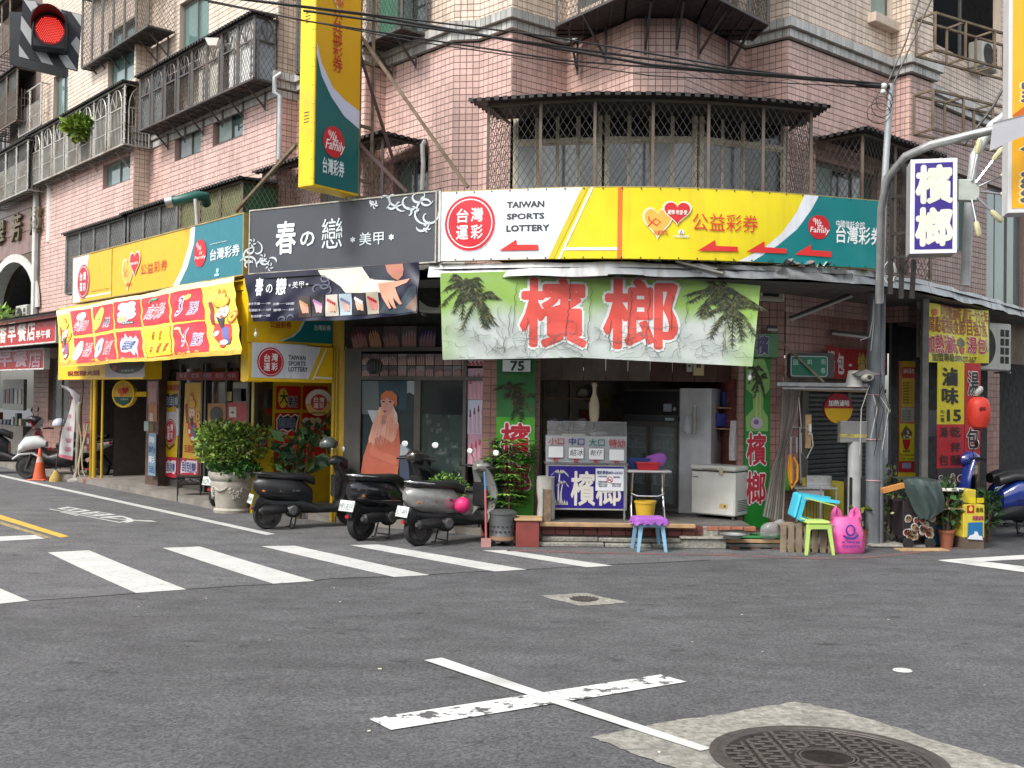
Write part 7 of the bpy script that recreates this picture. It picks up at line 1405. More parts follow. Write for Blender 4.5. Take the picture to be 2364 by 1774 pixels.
def plant(name,lab_,cat,loc,crown,pot=None,stems=5,grp=None,spread=.5):
 t=thing(name,lab_,cat,loc,0,grp);mb=MB(bark);(c,R,n,ls,ms_)=crown[0]
 for i in range(stems):a=i*6.28/stems;mb.tube([(.03*math.cos(a),.03*math.sin(a),pot or 0),(c[0]+R[0]*spread*.5*math.cos(a),R[1]*.3*math.sin(a),c[2]*.6),(c[0]+R[0]*spread*math.cos(a),c[1]+R[1]*spread*math.sin(a),c[2]+R[2]*.4)],[.016,.012,.005],5)
 mb.build('stem',t,50)
 for(c,R,n,ls,ms_)in crown:tag(leaves(MB(),c,R,n,ls,ms_).build('leaf',t),kind='stuff')
 return t
def planter(lab_,loc,s_=1.0):
 t=thing('planter',lab_,'planter',loc,.4,'stone garland planters');t.scale=(s_,s_,s_)
 MB(stone).lathe([(.0,0),(.33,0),(.34,.05),(.29,.08),(.30,.12),(.37,.42),(.40,.52),(.385,.56),(.42,.60),(.44,.66),(.43,.72),(.38,.73),(.36,.66),(.0001,.64)],n=40).build('bowl',t,40)
 for k in range(4):
  a=k*1.5708;mb=MB(stone)
  for i in range(60):q=random.uniform(-.32,.32);z=.33+.9*q*q*1.2+random.uniform(-.10,.06)*(1-abs(q)*2);r=.335+(z-.2)*.14;mb.ell((r*math.cos(a+q),r*math.sin(a+q),z),random.uniform(.018,.032),6,4)
  mb.build('fruit_relief',t,60);mb=MB(stone);mb.tube([((.36+.02*math.sin(3.14*j/8))*math.cos(a+.3+j*.12),(.36+.02*math.sin(3.14*j/8))*math.sin(a+.3+j*.12),.50-.10*math.sin(3.14*j/8))for j in range(9)],.022,6);mb.build('garland',t,60)
 MB(mat('soil',(.04,.03,.02),.95)).lathe([(.37,.655),(.0001,.67)],n=24).build('soil',t)
 return t
a=g3(527,1186);planter('large pale stone planter with fruit garland relief in front of the lottery shop',(a.x,a.y+.3,0),1.0);P1=Vector((a.x,a.y+.3,0))
b_=g3(617,1186);planter('second stone planter half hidden between the first planter and the black scooter',(b_.x+.1,b_.y+.65,0),.92);P2=Vector((b_.x+.1,b_.y+.65,0))
plant('shrub','bushy light green shrub growing in the large stone planter','shrub',(P1.x,P1.y,.66),[((-.04,0,.46),(.62,.5,.38),2600,.10,G1),((-.15,0,.72),(.52,.4,.22),1100,.10,G1[1:4]),((.38,0,.74),(.36,.3,.14),450,.09,G1[:3]),((.1,-.25,.12),(.42,.25,.14),350,.13,G2)],None,7)
plant('shrub','round dark green feathery bush behind the black scooter','shrub',(P2.x+.0,P2.y,.66),[((-.02,-.1,.22),(.38,.34,.30),2600,.05,G2)],None,4)
c_=depth(690,1150,17.3);plant('broad_leaf_plant','tall dark plant with large pointed leaves before the lottery posters','plant',(c_.x,c_.y,0),[((.05,0,1.2),(.45,.3,.26),75,.26,G3),((.3,0,1.5),(.25,.2,.14),28,.22,G3),((-.1,0,.8),(.3,.2,.3),36,.2,G3)],.0,6)
c_=g3(1105,1252)
def palmate(mb,o_,d,l_,ms_):
 d=d.normalized();s_=d.cross(Vector((0,0,1))).normalized()
 for k in range(6):
  a=-1.3+2.6*k/5;e=(d*math.cos(a)+s_*math.sin(a));e.z-=.35;L=l_*(1-.25*abs(a)/1.3);w_=e.cross(Vector((0,0,1))).normalized()*L*.15;up=Vector((0,0,L*.05));mb.m(random.choice(ms_)).add([o_,o_+e*L*.5+w_+up,o_+e*L,o_+e*L*.5-w_+up],[(0,1,2),(0,2,3)])
def money(lab_,loc,H,n,R,l_,pot=True):
 t=thing('money_tree',lab_,'potted plant',loc)
 if pot:MB(mat('pot_dark',(.06,.08,.06),.6)).lathe([(.0,0),(.11,0),(.15,.24),(.165,.24),(.165,.27),(.13,.27),(.0001,.25)],n=20).build('pot',t,40)
 mb=MB(bark);lf=MB();
 for i in range(4):a=i*1.6;mb.tube([(.02*math.cos(a),.02*math.sin(a),.2),(.05*math.cos(a),.05*math.sin(a),H*.6),(.12*math.cos(a),.12*math.sin(a),H)],[.02,.015,.008],6)
 for i in range(n):z=random.uniform(.35,1.0)*H;a=random.uniform(0,6.28);r=random.uniform(.2,1)*R;e=Vector((math.cos(a)*r,math.sin(a)*r,z));palmate(lf,e,Vector((math.cos(a),math.sin(a),.25)),l_*random.uniform(.7,1.2),G4)
 mb.build('trunk',t,50);tag(lf.build('leaf',t),kind='stuff')
money('leafy money tree in a pot in front of the left green column board',(-.02,15.2,0),1.50,150,.32,.20)
c_=depth(1045,1170,15.5);plant('small_bush','small fresh green bush behind the silver scooter','plant',(c_.x-.1,c_.y,.1),[((0,0,.62),(.32,.22,.22),700,.06,G4)],.0,4)
# ---------------------------------------------------------------- things standing about on the left
def one(name,lab_,cat,mb,loc=(0,0,0),rz=0,sm=40,grp=None):return tag(mb.build(name,None,sm,loc=tuple(loc),rz=rz),lab_,cat,grp)
a=g3(91,1109);t=thing('traffic_cone','orange traffic cone with faded band beside the white touring scooter','traffic cone',tuple(a));og=mat('cone_orange',(.62,.10,.03),.5,var=.15,dirt=(.3,.1,.06))
MB(og).cbox(-.2,.2,-.2,.2,0,.03,.01).build('base',t);MB(og).lathe([(.15,.03),(.085,.42)],n=24).lathe([(.055,.56),(.03,.74),(.022,.75),(.0001,.75)],n=24).build('cone',t,40);MB(mat('cone_band',(.5,.3,.24),.5)).lathe([(.086,.42),(.055,.56)],n=24).build('band',t,40)
a=g3(128,1112);t=thing('broom','broom with yellow bristle head leaning behind the cone','broom',tuple(a));MB(mat('bristle',(.42,.30,.08),.9,var=.4,scale=40,bump=.5)).lathe([(.03,.26),(.07,.2),(.13,.08),(.14,0),(.0001,0)],n=16).build('head',t,40);MB(dark_st).tube([(0,0,.25),(.12,.05,1.5)],.013,6).build('handle',t)
a=g3(176,1112);t=thing('pole_stand','thin pole wrapped in cloth standing in a round grey base','pole',tuple(a));MB(mat('rag_cloth',(.26,.23,.18),.9,var=.3)).tube([(0,0,.1),(.02,0,.9),(.05,0,1.2),(.03,0,1.75),(.06,0,1.85)],[.04,.045,.06,.07,.04],8).build('wrapping',t,50);MB(dark_st).tube([(0,0,.05),(.12,0,2.2),(.06,.0,2.9)],.016,6).build('pole',t);MB(mat('base_grey',(.3,.29,.26),.7)).lathe([(.2,0),(.2,.04),(.07,.09),(.05,.2),(.0001,.22)],n=20).build('base',t,40)
pl=Plane((*g3(140,1110).xy,0),P(1,-.2));g=Sg(pl,'flag','drooping white flag with pink lettering tied to a bent pole','flag');g.part('cloth').m(mat('flag_white',(.46,.44,.45),.8,var=.15)).poly([pl.uv(*z4(*p))for p in((835,270),(850,330),(845,560),(790,980),(655,930),(700,650),(750,450))],0)
g.poly('cloth',[z4(*p)for p in((675,135),(830,200),(880,260),(860,400),(840,300),(780,225),(690,170))],'9a989c',1);g.poly('print',[z4(*p)for p in((665,905),(795,935),(788,980),(655,930))],'c06a7c',2)
for i,y in enumerate((470,600,730,830)):g.text(random.choice('茶飲早香'),z4(735-i*5,y+50),z4(795-i*5,y),'b8707e',3,.01)
g.done(warp=lambda x,z:.05*math.sin(x*16+z*1.5),step=.06)
ch=mat('chair_black',(.02,.02,.02),.45)
def chair(loc,rz,lab_):
 t=thing('chair',lab_,'chair',loc,rz,'black metal backed chairs under the arcade');MB(ch).cbox(-.21,.21,-.2,.2,.42,.47,.02).build('seat',t);mb=MB(ch);mb.cbox(-.2,.2,.19,.23,.5,.92,.03);mb.build('backrest',t)
 for x in(-.18,.18):
  for y in(-.17,.19):MB(dark_st).bar((x,y,0),(x,y,.44),.025).build('leg',t)
for i,(u,v)in enumerate(((196,1075),(215,1078),(258,1075))):p=lp_([11.1,10.4,9.1][i],9.0);chair((p.x,p.y,.15),-.8+i*.1,['black chair on the left of the arcade row','black chair in the middle of the arcade row','black chair on the right nearest the red trolley'][i])
p=lp_(8.3,8.8);t=thing('hand_trolley','red folding cart with white lettered panel under the arcade','trolley',(p.x,p.y,.12),-.837);rm2=mat('trolley_red',(.30,.03,.045),.5)
for x in(-.4,.4):MB(rm2).bar((x,0,.1),(x,0,1.25),.03).build('upright',t)
for z in(.15,.6,1.25):MB(rm2).bar((-.4,0,z),(.4,0,z),.03).build('crossbar',t)
MB(rm2).cbox(-.38,.38,-.02,.0,.62,1.0,.01).build('panel',t);mb=MB(pm('c8b8c0'));mb.text('歡迎光臨',-.3,.75,.3,.9,-.025,.02);mb.build('lettering',t)
for i,(u,w_,h)in enumerate(((7.45,.05,3.4),(7.8,.035,3.3),(7.25,.03,3.4))):p=lp_(u,8.7+.05*i);one('pipe',['thick yellow painted pipe at the arcade edge','thin yellow pipe left of the thick one','thin yellow pipe right of the thick one'][i],'pipe',MB(ylw).tube([(0,0,0),(.0,0,h)],w_,10),(p.x,p.y,.1),grp='yellow pipes at the arcade edge')
p=lp_(7.9,8.5);mb=MB(mat('hose_cream',(.42,.36,.24),.6))
for k in range(3):mb.tube([(.12*math.sin(j*.55+k)*(1-j*.0)*.5+k*.08,-.02*k,1.35-j*.16+(.25 if j>7 else 0)*(j-7)*.4)for j in range(10)],.016,6)
one('hose','cream garden hose looped down beside the yellow pipes','hose',mb,(p.x,p.y,0))
g=Sg(Plane((*lp_(7.05,8.9),0),-UL),'narrow_banner','narrow blue and white vertical banner at the arcade column','banner');g.rect('cloth',z4(1645,1140),z4(1735,680),'7c96ac',2)
for i,c in enumerate('海釣彩活'):g.text(c,z4(1652,780+i*110),z4(1722,715+i*110),('d8dce0','3a6088')[i%2],4,.03)
g.rect('column',z4(1625,680),z4(1755,660),'5c3a1a',1);g.done()
g=Sg(Plane((*lp_(7.0,9.0),0),-UL),'arcade_column','arcade column with pink poster, orange meter box and small notices','column');x0,x1=g.S.uv(*z4(1620,600))[0],g.S.uv(*z4(1760,600))[0];g.part('shaft').m(mat('column_brown',(.10,.06,.045),.7,var=.3)).box(x0,x1,0,.4,.0,3.7)
g.rect('poster',z4(1640,350),z4(1755,100),'a8706c',2);g.rect('poster',z4(1660,330),z4(1740,180),'b88a84',3);g.rect('meter_box',z4(1650,545),z4(1750,355),'b06a14',4);g.rect('meter_box',z4(1670,540),z4(1710,455),'b8b4ac',6);g.rect('meter_box',z4(1605,650),z4(1655,545),'8fa8a4',5);g.rect('meter_box',z4(1645,655),z4(1710,570),'6a4a10',4);g.done()
a=g3(436,1157);t=thing('side_table','small black wooden stool with carved apron before the lottery door','stool',tuple(a),.3)
MB(ch).cbox(-.24,.24,-.2,.2,.46,.49,.01).build('seat',t);MB(ch).cbox(-.22,.22,-.18,.18,.32,.35,.01).build('shelf',t)
for x in(-.21,.21):
 for y in(-.17,.17):MB(ch).tube([(x,y,0),(x,y,.46)],[.014,.02],6).build('leg',t)
for i in range(3):MB(ch).tube([(-.2+.14*i+.14*k/6,-.19,.44-.05*abs(k/6-.5)*2)for k in range(7)],.012,5).build('apron',t)
p=lp_(7.3,8.5)
for i in range(4):one('brick',['loose brick at the foot of the yellow pipes, bottom left','loose brick beside it, bottom right','loose brick stacked on top, left','loose brick stacked on top, right'][i],'brick',MB(_M['brick_red']).cbox(0,.21,0,.1,0,.06,.006),(p.x+.23*(i%2)-.1,p.y,.0+.065*(i//2)),-.2*i,grp='loose bricks at the yellow pipes')
# ---------------------------------------------------------------- in front of the betel stall
a=g3(1160,1264);t=thing('burner_bin','round grey steel paper burner on castors with vent holes','bin',(a.x,a.y+.2,0));st_=mat('burner_steel',(.15,.155,.16),.42,.6,var=.2,dirt=(.08,.07,.06))
MB(st_).lathe([(.17,.07),(.185,.08),(.185,.14),(.18,.15),(.19,.44),(.2,.45)],n=32).build('drum',t,40);MB(st_).lathe([(.2,.45),(.2,.47),(.15,.50),(.03,.51),(.0001,.51)],n=32).build('lid',t,40);MB(mat('rust_band',(.28,.16,.09),.7)).lathe([(.188,.09),(.188,.14)],n=32).build('ash_ring',t,40)
for k in range(18):
 for z in(.2,.27):a_=k*.349+(z>.25)*.17;mb=MB(core_d);mb.box(.184,.192,-.016,.016,z,z+.022);mb.xf(Matrix.Rotation(a_,4,'Z'));mb.build('vent',t)
for x,y in((-.13,-.1),(.13,-.1),(0,.15)):MB(rub).lathe([(.001,-.012),(.035,-.012),(.035,.012),(.001,.012)],(x,y,.035),12,'y').build('castor',t,40)
a=g3(1122,1262);t=thing('dustpan_broom','long handled dustpan with pink and blue pole beside the burner','dustpan',tuple(a));MB(mat('pole_pink',(.5,.12,.12),.5)).tube([(0,0,.1),(-.02,0,.8)],.016,8).build('lower_pole',t);MB(mat('pole_blue',(.1,.25,.5),.5)).tube([(-.02,0,.8),(-.035,0,1.05)],.015,8).build('upper_pole',t);MB(mat('pan_pink',(.30,.14,.13),.6)).extr([(-.06,0),(.06,0),(.05,.10),(-.02,.12)],-.07,.07).build('pan',t)
a=g3(1215,1264);one('concrete_block','dark red painted step block with wooden top beside the left column','step',MB(mat('block_red',(.22,.045,.035),.6,var=.25,dirt=(.1,.05,.04))).cbox(-.17,.16,0,.35,0,.37,.006).m(wood).cbox(-.19,.20,-.02,.4,.372,.40,.004),(a.x+.02,a.y+.0,0))
a=g3(1262,1255);mb=MB(mat('board_striped',(.16,.115,.07),.6,var=.4,scale=18));mb.cbox(-.06,.06,-.01,.012,.15,.78,.004).m(steel).bar((-.065,-.015,.1),(-.065,-.015,.8),.014).m(dark_st).bar((-.1,-.05,0),(.08,.05,.2),.02).bar((.12,-.05,0),(-.05,.05,.2),.02);one('folded_stool','folded metal stool with striped brown seat leaning at the stall edge','folding stool',mb,tuple(a),-.2)
mb=MB(mat('sack_cloth',(.40,.39,.36),.9,var=.2));N=12;blob(mb,[(z,0,.16+.02*math.sin(z*20),.13)for z in(0,.1,.25,.4,.55,.62)],20);mb.v=[(z+.015*math.sin(x*30),y+.015*math.sin(x*25+z*30),x)for x,y,z in mb.v];one('cloth_sack','whitish cloth draped sack behind the striped folded stool','sack',mb,(.52,15.02,FZ))
a=depth(*zN(1155,1190),15.1);t=thing('folding_table','grey topped folding table with chrome legs right of the counter','table',(a.x,a.y,FZ));H=a.z-FZ;MB(mat('table_top',(.42,.42,.42),.5)).cbox(-.31,.33,-.18,.2,H,H+.035,.012).build('tabletop',t)
for x in(-.24,.24):
 for y0,y1 in((-.14,.16),(.16,-.14)):MB(chm).tube([(x,y0,0),(x*.95,y1,H)],.013,6).build('leg',t,40)
MB(chm).tube([(-.24,-.05,H*.55),(-.15,-.07,H*.5),(.15,-.07,H*.5),(.24,-.05,H*.55)],.011,6).build('crossbar',t,40)
def basket(lab_,loc,w,d,h,m_,cat='basket'):
 mb=MB(m_);mb.loft([[(x*s_,y*s_,z)for x,y in((-w,-d),(w,-d),(w,d),(-w,d))]for z,s_ in((0,.8),(h,1.0),(h,1.06),(h-.015,1.06))],False);mb.quad((-w*.8,-d*.8,.005),(w*.8,-d*.8,.005),(w*.8,d*.8,.005),(-w*.8,d*.8,.005));return one('basket',lab_,cat,mb,loc)
basket('bright red plastic basket on the folding table',(a.x-.01,a.y-.03,FZ+H+.037),.17,.12,.11,mat('basket_red',(.45,.02,.03),.4));basket('blue crate behind the red basket on the table',(a.x-.12,a.y+.14,FZ+H+.037),.16,.05,.16,mat('crate_blue',(.02,.06,.25),.4))
pc=mat('purple_cloth',(.33,.10,.44),.9,var=.2,scale=6,bump=.4,bscale=60);mb=MB(pc);lump(mb,(0,0,0),(.17,.04,.12),20,10,.22);one('cloth','purple cloth heaped behind the red basket','cloth',mb,(a.x+.14,a.y+.15,FZ+H+.16))
t=thing('bucket','yellow bucket standing under the folding table','bucket',(a.x-.05,14.93,FZ));MB(mat('bucket_yellow',(.60,.38,.03),.45)).lathe([(.0001,0),(.12,0),(.15,.26),(.16,.26),(.16,.29),(.145,.29),(.13,.1)],n=28).build('pail',t,40);MB(wood).tube([(.05,0,.1),(.12,0,.3)],.01,6).build('stick',t)
def stool(name,lab_,loc,r,h,m_,rz=0,tilt=None,grp=None,strp=None):
 t=thing(name,lab_,'stool',loc,rz,grp);MB(m_).cbox(-r,r,-r,r,h-.05,h,.02).build('seat',t);MB(m_).box(-r*.95,r*.95,-r*.97,-r*.9,h-.11,h-.05).box(-r*.95,r*.95,r*.9,r*.97,h-.11,h-.05).build('apron',t)
 for x in(-1,1):
  for y in(-1,1):
   mb=MB(m_);mb.loft([[(x*(r*.82+(h-z)*.12)+dx,y*(r*.82+(h-z)*.12)+dy,z)for dx,dy in((-.03*k,-.012),(.03*k,-.012),(.03*k,.012),(-.03*k,.012))]for z,k in((h-.05,1),(0,.65))]);lo=mb.build('leg',t)
   if strp:MB(strp).box(x*(r*.85)-.008,x*(r*.85)+.008,y*(r*.86+.06)-.016,y*(r*.86+.06)+.016,.05,h-.08).build('stripe',lo)
 if tilt:t.rotation_euler=tilt
 return t
a=g3(1500,1273);lb=mat('stool_lightblue',(.22,.42,.60),.45,var=.08);stool('plastic_stool','light blue legged stool under the purple cloth before the counter',(a.x,a.y+.1,0),.17,.45,lb,.1)
mb=MB(pc);N=16;tops=[]
for i in range(N+1):
 for j in range(N+1):
  x,y=(i/N-.5)*.62,(j/N-.5)*.56;mx=max(abs(x)/.215,abs(y)/.2);o_=max(0,mx-1);s_=1/mx if mx>1 else 1;drop=o_*.2;fl_=1+.18*drop/.1*(.5+.5*math.sin((i+j*1.7)*1.3))if o_ else 1
  mb.v.append((x*(s_ if o_ else 1)*fl_,y*(s_ if o_ else 1)*fl_,.463-drop-(.02*math.sin(i*1.9+j)if o_>.3 else 0)))
mb.f=[(i*(N+1)+j,i*(N+1)+j+1,(i+1)*(N+1)+j+1,(i+1)*(N+1)+j)for i in range(N)for j in range(N)];mb.mi=[0]*len(mb.f);one('cloth','bright purple cloth draped over the light blue stool','cloth',mb,(a.x,a.y+.1,0),.1)
p=g3(1625,1268);t=thing('step','two tier stone step up to the stall floor by the freezer','step',tuple(p));MB(conc).cbox(-.30,.32,0,.5,0,.14,.012).build('lower_block',t);MB(conc).cbox(-.26,.24,.16,.6,.142,.30,.012).build('upper_block',t);MB(conc).cbox(-.33,.33,-.03,.2,.1405,.165,.006).build('tread',t)
one('basin','dull grey metal basin lying on the ledge beside the step','basin',MB(steel).lathe([(.1,0),(.17,.06),(.18,.06),(.1,.01),(.0001,.01)],n=24),(3.12,14.35,.17))
a=g3(1745,1268);t=thing('pallet','low wooden pallet covered by a green mesh mat below the green column','pallet',(a.x,a.y,0));MB(mat('green_mat',(.02,.17,.05),.8,var=.3,bump=.5,bscale=60)).cbox(-.42,.42,0,.4,.145,.175,.01).build('mat',t)
for z in(.085,.02):MB(wood if z>.05 else _M['grey_wood']).cbox(-.42,.42,-.01,.4,z,z+.05,.005).build('plank',t)
for x in(-.3,0,.3):MB(_M['brick_red']).cbox(x-.07,x+.07,0,.1,0,.055,.005).build('brick',t)
# ---------------------------------------------------------------- utility corner at the right column
pvc=mat('clear_curtain',(.34,.32,.29),.2,alpha=.8,spec=.9);mb=MB(pvc);cur=[];K1=Plane((3.98,15.25,0),P(1,.1));cz=lambda x,y:K1.uv(*zT(x,y))
L_=[(335,-100,500,-100),(330,200,450,200),(320,430,370,430),(260,620,365,620),(215,850,355,850),(190,970,345,1020)];K=26
for(xa,ya,xb,yb_)in L_:
 A,B=cz(xa,ya),cz(xb,yb_)
 for j in range(K+1):s_=j/K;mb.v.append((A[0]+(B[0]-A[0])*s_,-.05+.035*math.sin(j*1.9),A[1]+(B[1]-A[1])*s_))
mb.f=[(i*(K+1)+j,i*(K+1)+j+1,(i+1)*(K+1)+j+1,(i+1)*(K+1)+j)for i in range(5)for j in range(K)];mb.mi=[0]*len(mb.f);ob=one('plastic_curtain','clear plastic strip curtain gathered and tied beside the right green board','curtain',mb,(3.98,15.25,0),K1.rot[2],60)
a=depth(1860,885,14.95);t=thing('steel_rail','galvanised steel rail from the tiled column to the big steel pipe','rail',tuple(a));MB(steel).cbox(-.42,.92,0,.08,-.05,.01,.006).build('beam',t);MB(steel).tube([(-.35,-.03,-.08),(.9,-.03,-.08)],.018,8).build('tube',t);MB(rust).bar((.25,-.05,.02),(-.35,.1,.62),.03).build('brace',t)
a=g3(1980,1262);t=thing('concrete_bollard_post','short round grey post with taped grey box on top','post',(a.x,a.y+.15,0));pz=mat('post_grey',(.30,.31,.31),.7,var=.2,scale=4,streak=.4,dirt=(.6,.6,.6));MB(pz).lathe([(.1,0),(.1,1.52)],n=24).build('shaft',t,40);MB(mat('box_grey',(.17,.17,.165),.5,var=.2)).cbox(-.24,.18,-.08,.08,1.50,1.82,.01).build('box',t);MB(mat('tape_yellow',(.38,.33,.10),.4,var=.5,scale=14)).box(-.243,.183,-.084,.0,1.58,1.63).build('tape',t)
a=g3(2020,1263);t=thing('utility_column','big galvanised steel pipe column with ties and old wires holding the canopy edge','column',(a.x,a.y+.1,0));gm_=mat('pipe_blue_grey',(.15,.165,.18),.5,.4,var=.2,scale=4,streak=.5,dirt=(.5,.5,.5));MB(gm_).lathe([(.115,0),(.105,1.8),(.10,3.7)],n=24).build('shaft',t,40)
MB(gm_).lathe([(.04,0),(.04,3.7)],(.10,-.05,0),12).build('conduit',t,40)
for z in(.95,1.55,2.2,2.5):MB(mat('tie_pink',(.4,.25,.25),.6)).lathe([(.117,z),(.12,z+.008),(.117,z+.016)],n=20).build('tie',t)
wr=mat('wire_black',(.02,.02,.02),.5);ww_=mat('wire_white',(.45,.44,.42),.5)
for i in range(7):x0=random.uniform(-.12,.12);(MB(ww_ if i%2 else wr)).tube([(x0,-.12,random.uniform(2.2,2.6)),(x0+random.uniform(-.2,.2),-.17,2.0),(x0+random.uniform(-.15,.1),-.15,random.uniform(1.3,1.7))],.006,5).build('wire',t,60)
MB(ww_).tube([(-.05,-.1,3.6),(-.08,-.14,3.3),(-.12,-.14,3.05),(-.25,-.12,3.0)],.008,5).tube([(-.05,-.1,3.6),(-.06,-.14,3.3),(-.1,-.14,2.85)],.008,5).build('loose_wire',t,60)
one('footing','grey concrete footing slab at the base of the steel column','footing',MB(conc).cbox(-.1,.75,-.12,.25,0,.05,.02),(a.x,a.y,0))
# sink, boards, hose
a=depth(1885,1165,15.2);t=thing('sink','stainless steel sink unit on thin legs before the yellow board','sink',(a.x,15.15,0));MB(_M['steel_brushed']).cbox(-.34,.30,0,.4,.80,.83,.005).build('top',t);MB(_M['steel_brushed']).cbox(-.30,.12,.02,.36,.62,.799,.02).build('bowl',t);MB(_M['steel_brushed']).cbox(-.06,.32,.36,.40,.83,.98,.004).build('splashback',t)
for x in(-.3,.05,.28):MB(steel).bar((x,.02,0),(x,.02,.80),.025).build('leg',t)
for j in range(9):MB(dark_st).bar((-.3+j*.05,.04,.22),(-.3+j*.05,.04,.6),.008).build('rack_wire',t)
KB=Plane((4.45,15.55,0),P(1,.25));g=Sg(KB,'plywood_board','yellow painted board leaning against the shutter behind the sink','board');g.part('sheet').m(mat('board_yellow',(.52,.43,.05),.6,var=.2,dirt=(.25,.2,.05))).poly([KB.uv(*zT(*p))for p in((508,675),(882,712),(882,985),(520,1100))],0,.02);g.done()
KG=Plane((4.05,15.42,0),P(1,.2));g=Sg(KG,'plywood_board','bright green board low on the tiled column behind the curtain','board');g.part('sheet').m(mat('board_lime',(.16,.42,.04),.6,var=.1)).poly([KG.uv(*zT(*p))for p in((352,620),(412,612),(412,775),(350,780))],0,.02);g.done()
hs_=mat('hose_orange',(.65,.28,.02),.4);mb=MB(hs_);
for k in(0,1):mb.tube([depth(*zT(*p),14.98-k*.03)-a for p in(((412,500),(402,580),(405,680),(425,760),(470,690),(470,580),(440,520),(425,540),(430,700))if k==0 else((415,505),(418,600),(425,720)))],.018,8)
one('hose','orange hose looped on the tap pipe beside the curtain','hose',mb,tuple(a));mb=MB(steel)
for pts in(((420,360),(418,500),(410,600)),((430,290),(490,290),(490,480),(495,720)),((430,365),(465,365),(465,490))):mb.tube([depth(*zT(*p),15.1)-a for p in pts],.014,6)
one('tap_pipes','thin grey water pipes with taps on the tiled column','pipes',mb,tuple(a));mb=MB(ww_);mb.tube([depth(*zT(*p),15.2)-a for p in((480,60),(500,300),(530,290),(580,340),(590,430),(540,530),(500,480),(500,330))],.008,6);mb.m(wood);q_=depth(*zT(555,450),15.25)-a;mb.box(q_.x-.05,q_.x+.04,q_.y,q_.y+.02,q_.z,q_.z+.5);mb.m(pm('c8c8c4')).box(q_.x-.01,q_.x+.03,q_.y-.04,q_.y,q_.z+.2,q_.z+.36);one('cable','white looped cable and socket on a wooden batten by the shutter','cable',mb,tuple(a))
# crates, stools, pink bag
a=g3(1870,1279);t=thing('wooden_crate','rough wooden crate under the two plastic stools','crate',(a.x,a.y+.1,0));ow=mat('old_wood',(.23,.18,.12),.85,var=.35,scale=7,bump=.4)
for i in range(7):MB(ow).cbox(-.38+i*.11,-.30+i*.11,0,.02,0,.38+random.uniform(-.04,.03),.003).build('slat',t)
for z in(.05,.33):MB(ow).cbox(-.38,.40,.021,.04,z,z+.05,.003).build('rail',t)
MB(ow).cbox(-.38,.4,.04,.4,.36,.38,.003).build('top',t)
cyan=mat('stool_cyan',(.06,.48,.66),.4,var=.08);lime=mat('stool_lime',(.42,.60,.14),.4,var=.08);sb_=stool('plastic_stool','cyan plastic stool with lime stripes lying on its side on the crate',(a.x+.40,a.y+.22,.50),.17,.55,cyan,0,strp=lime);sb_.rotation_euler=(math.radians(8),math.radians(-76),math.radians(-8));sb_.location=(a.x+.36,a.y+.24,.52)
b_=g3(1888,1281);stool('plastic_stool','lime green plastic stool standing at the kerb in front of the crate',(b_.x+.0,b_.y+.15,0),.165,.46,lime,.08)
mb=MB(mat('bag_pink',(.72,.10,.34),.3,var=.12,scale=3,bump=.5,bscale=14,coat=.3));N=22;rows=[]
for z,w_,d_ in((0,.24,.16),(.03,.26,.18),(.15,.26,.18),(.3,.24,.17),(.42,.21,.13),(.50,.20,.10)):rows.append([((w_+.014*math.sin(j*2.3+z*17))*math.cos(j*2*math.pi/N),(d_+.014*math.sin(j*1.7+z*13))*math.sin(j*2*math.pi/N),z)for j in range(N)])
mb.loft(rows);
for s_ in(-1,1):mb.tube([(s_*.17,0,.46),(s_*.17,0,.56),(s_*.14,.0,.63),(s_*.10,.02,.58),(s_*.08,.02,.48)],[.05,.035,.02,.03,.05],7)
c_=g3(1962,1280);pk=mb.build('plastic_bag',None,40,loc=(c_.x,c_.y+.18,0));tag(pk,'stuffed pink carrier bag with blue globe print at the kerb','plastic bag');mb=MB(pm('3a3a90'))
mb.ring(0,.33,.07,.08,.025,-.2);mb.path([(-.1,.26),(-.04,.22),(.05,.22),(.11,.27)],.03,-.202);mb.text('歡迎光臨',-.12,.15,.13,.18,-.2,.02);mb.text('SODASTO',-.12,.09,.13,.125,-.2,.02);mb.build('lettering',pk)
mb=MB(mat('bag_clear',(.5,.5,.5),.2,alpha=.4,bump=1.0,bscale=18));lump(mb,(0,0,0),(.17,.12,.12),26,16,.6);one('plastic_bag','crumpled clear plastic bag under the curtain by the sink','plastic bag',mb,(a.x-.42,a.y+.35,.30))
for i,(u,v,h)in enumerate(((2000,1262,.26),(2013,1265,.0))):
 if h:p=g3(u,v);one('flower_pot','small brown pot with a yellow green plant at the foot of the grey post','flower pot',leaves(MB(terra).lathe([(.001,0),(.09,0),(.12,h),(.13,h),(.001,h-.02)],n=20),(0,0,.45),(.14,.1,.28),26,.2,[leafm('9a9a3a'),leafm('566a2a')]),(p.x-.05,p.y+.1,0))
p=g3(2062,1262);t=thing('climbing_vine','variegated vine on thin canes right of the steel column','plant',(p.x,p.y+.15,0));mb=MB(bark)
for i in range(9):x=random.uniform(-.18,.2);mb.tube([(x,0,0),(x+random.uniform(-.15,.12),0,random.uniform(.8,1.25))],.008,4)
mb.build('cane',t);tag(leaves(MB(),(0,0,.6),(.26,.12,.58),260,.075,[leafm('7a8a4a'),leafm('4a6a2c'),leafm('b0b488'),leafm('3a5224')]).build('leaf',t),kind='stuff')
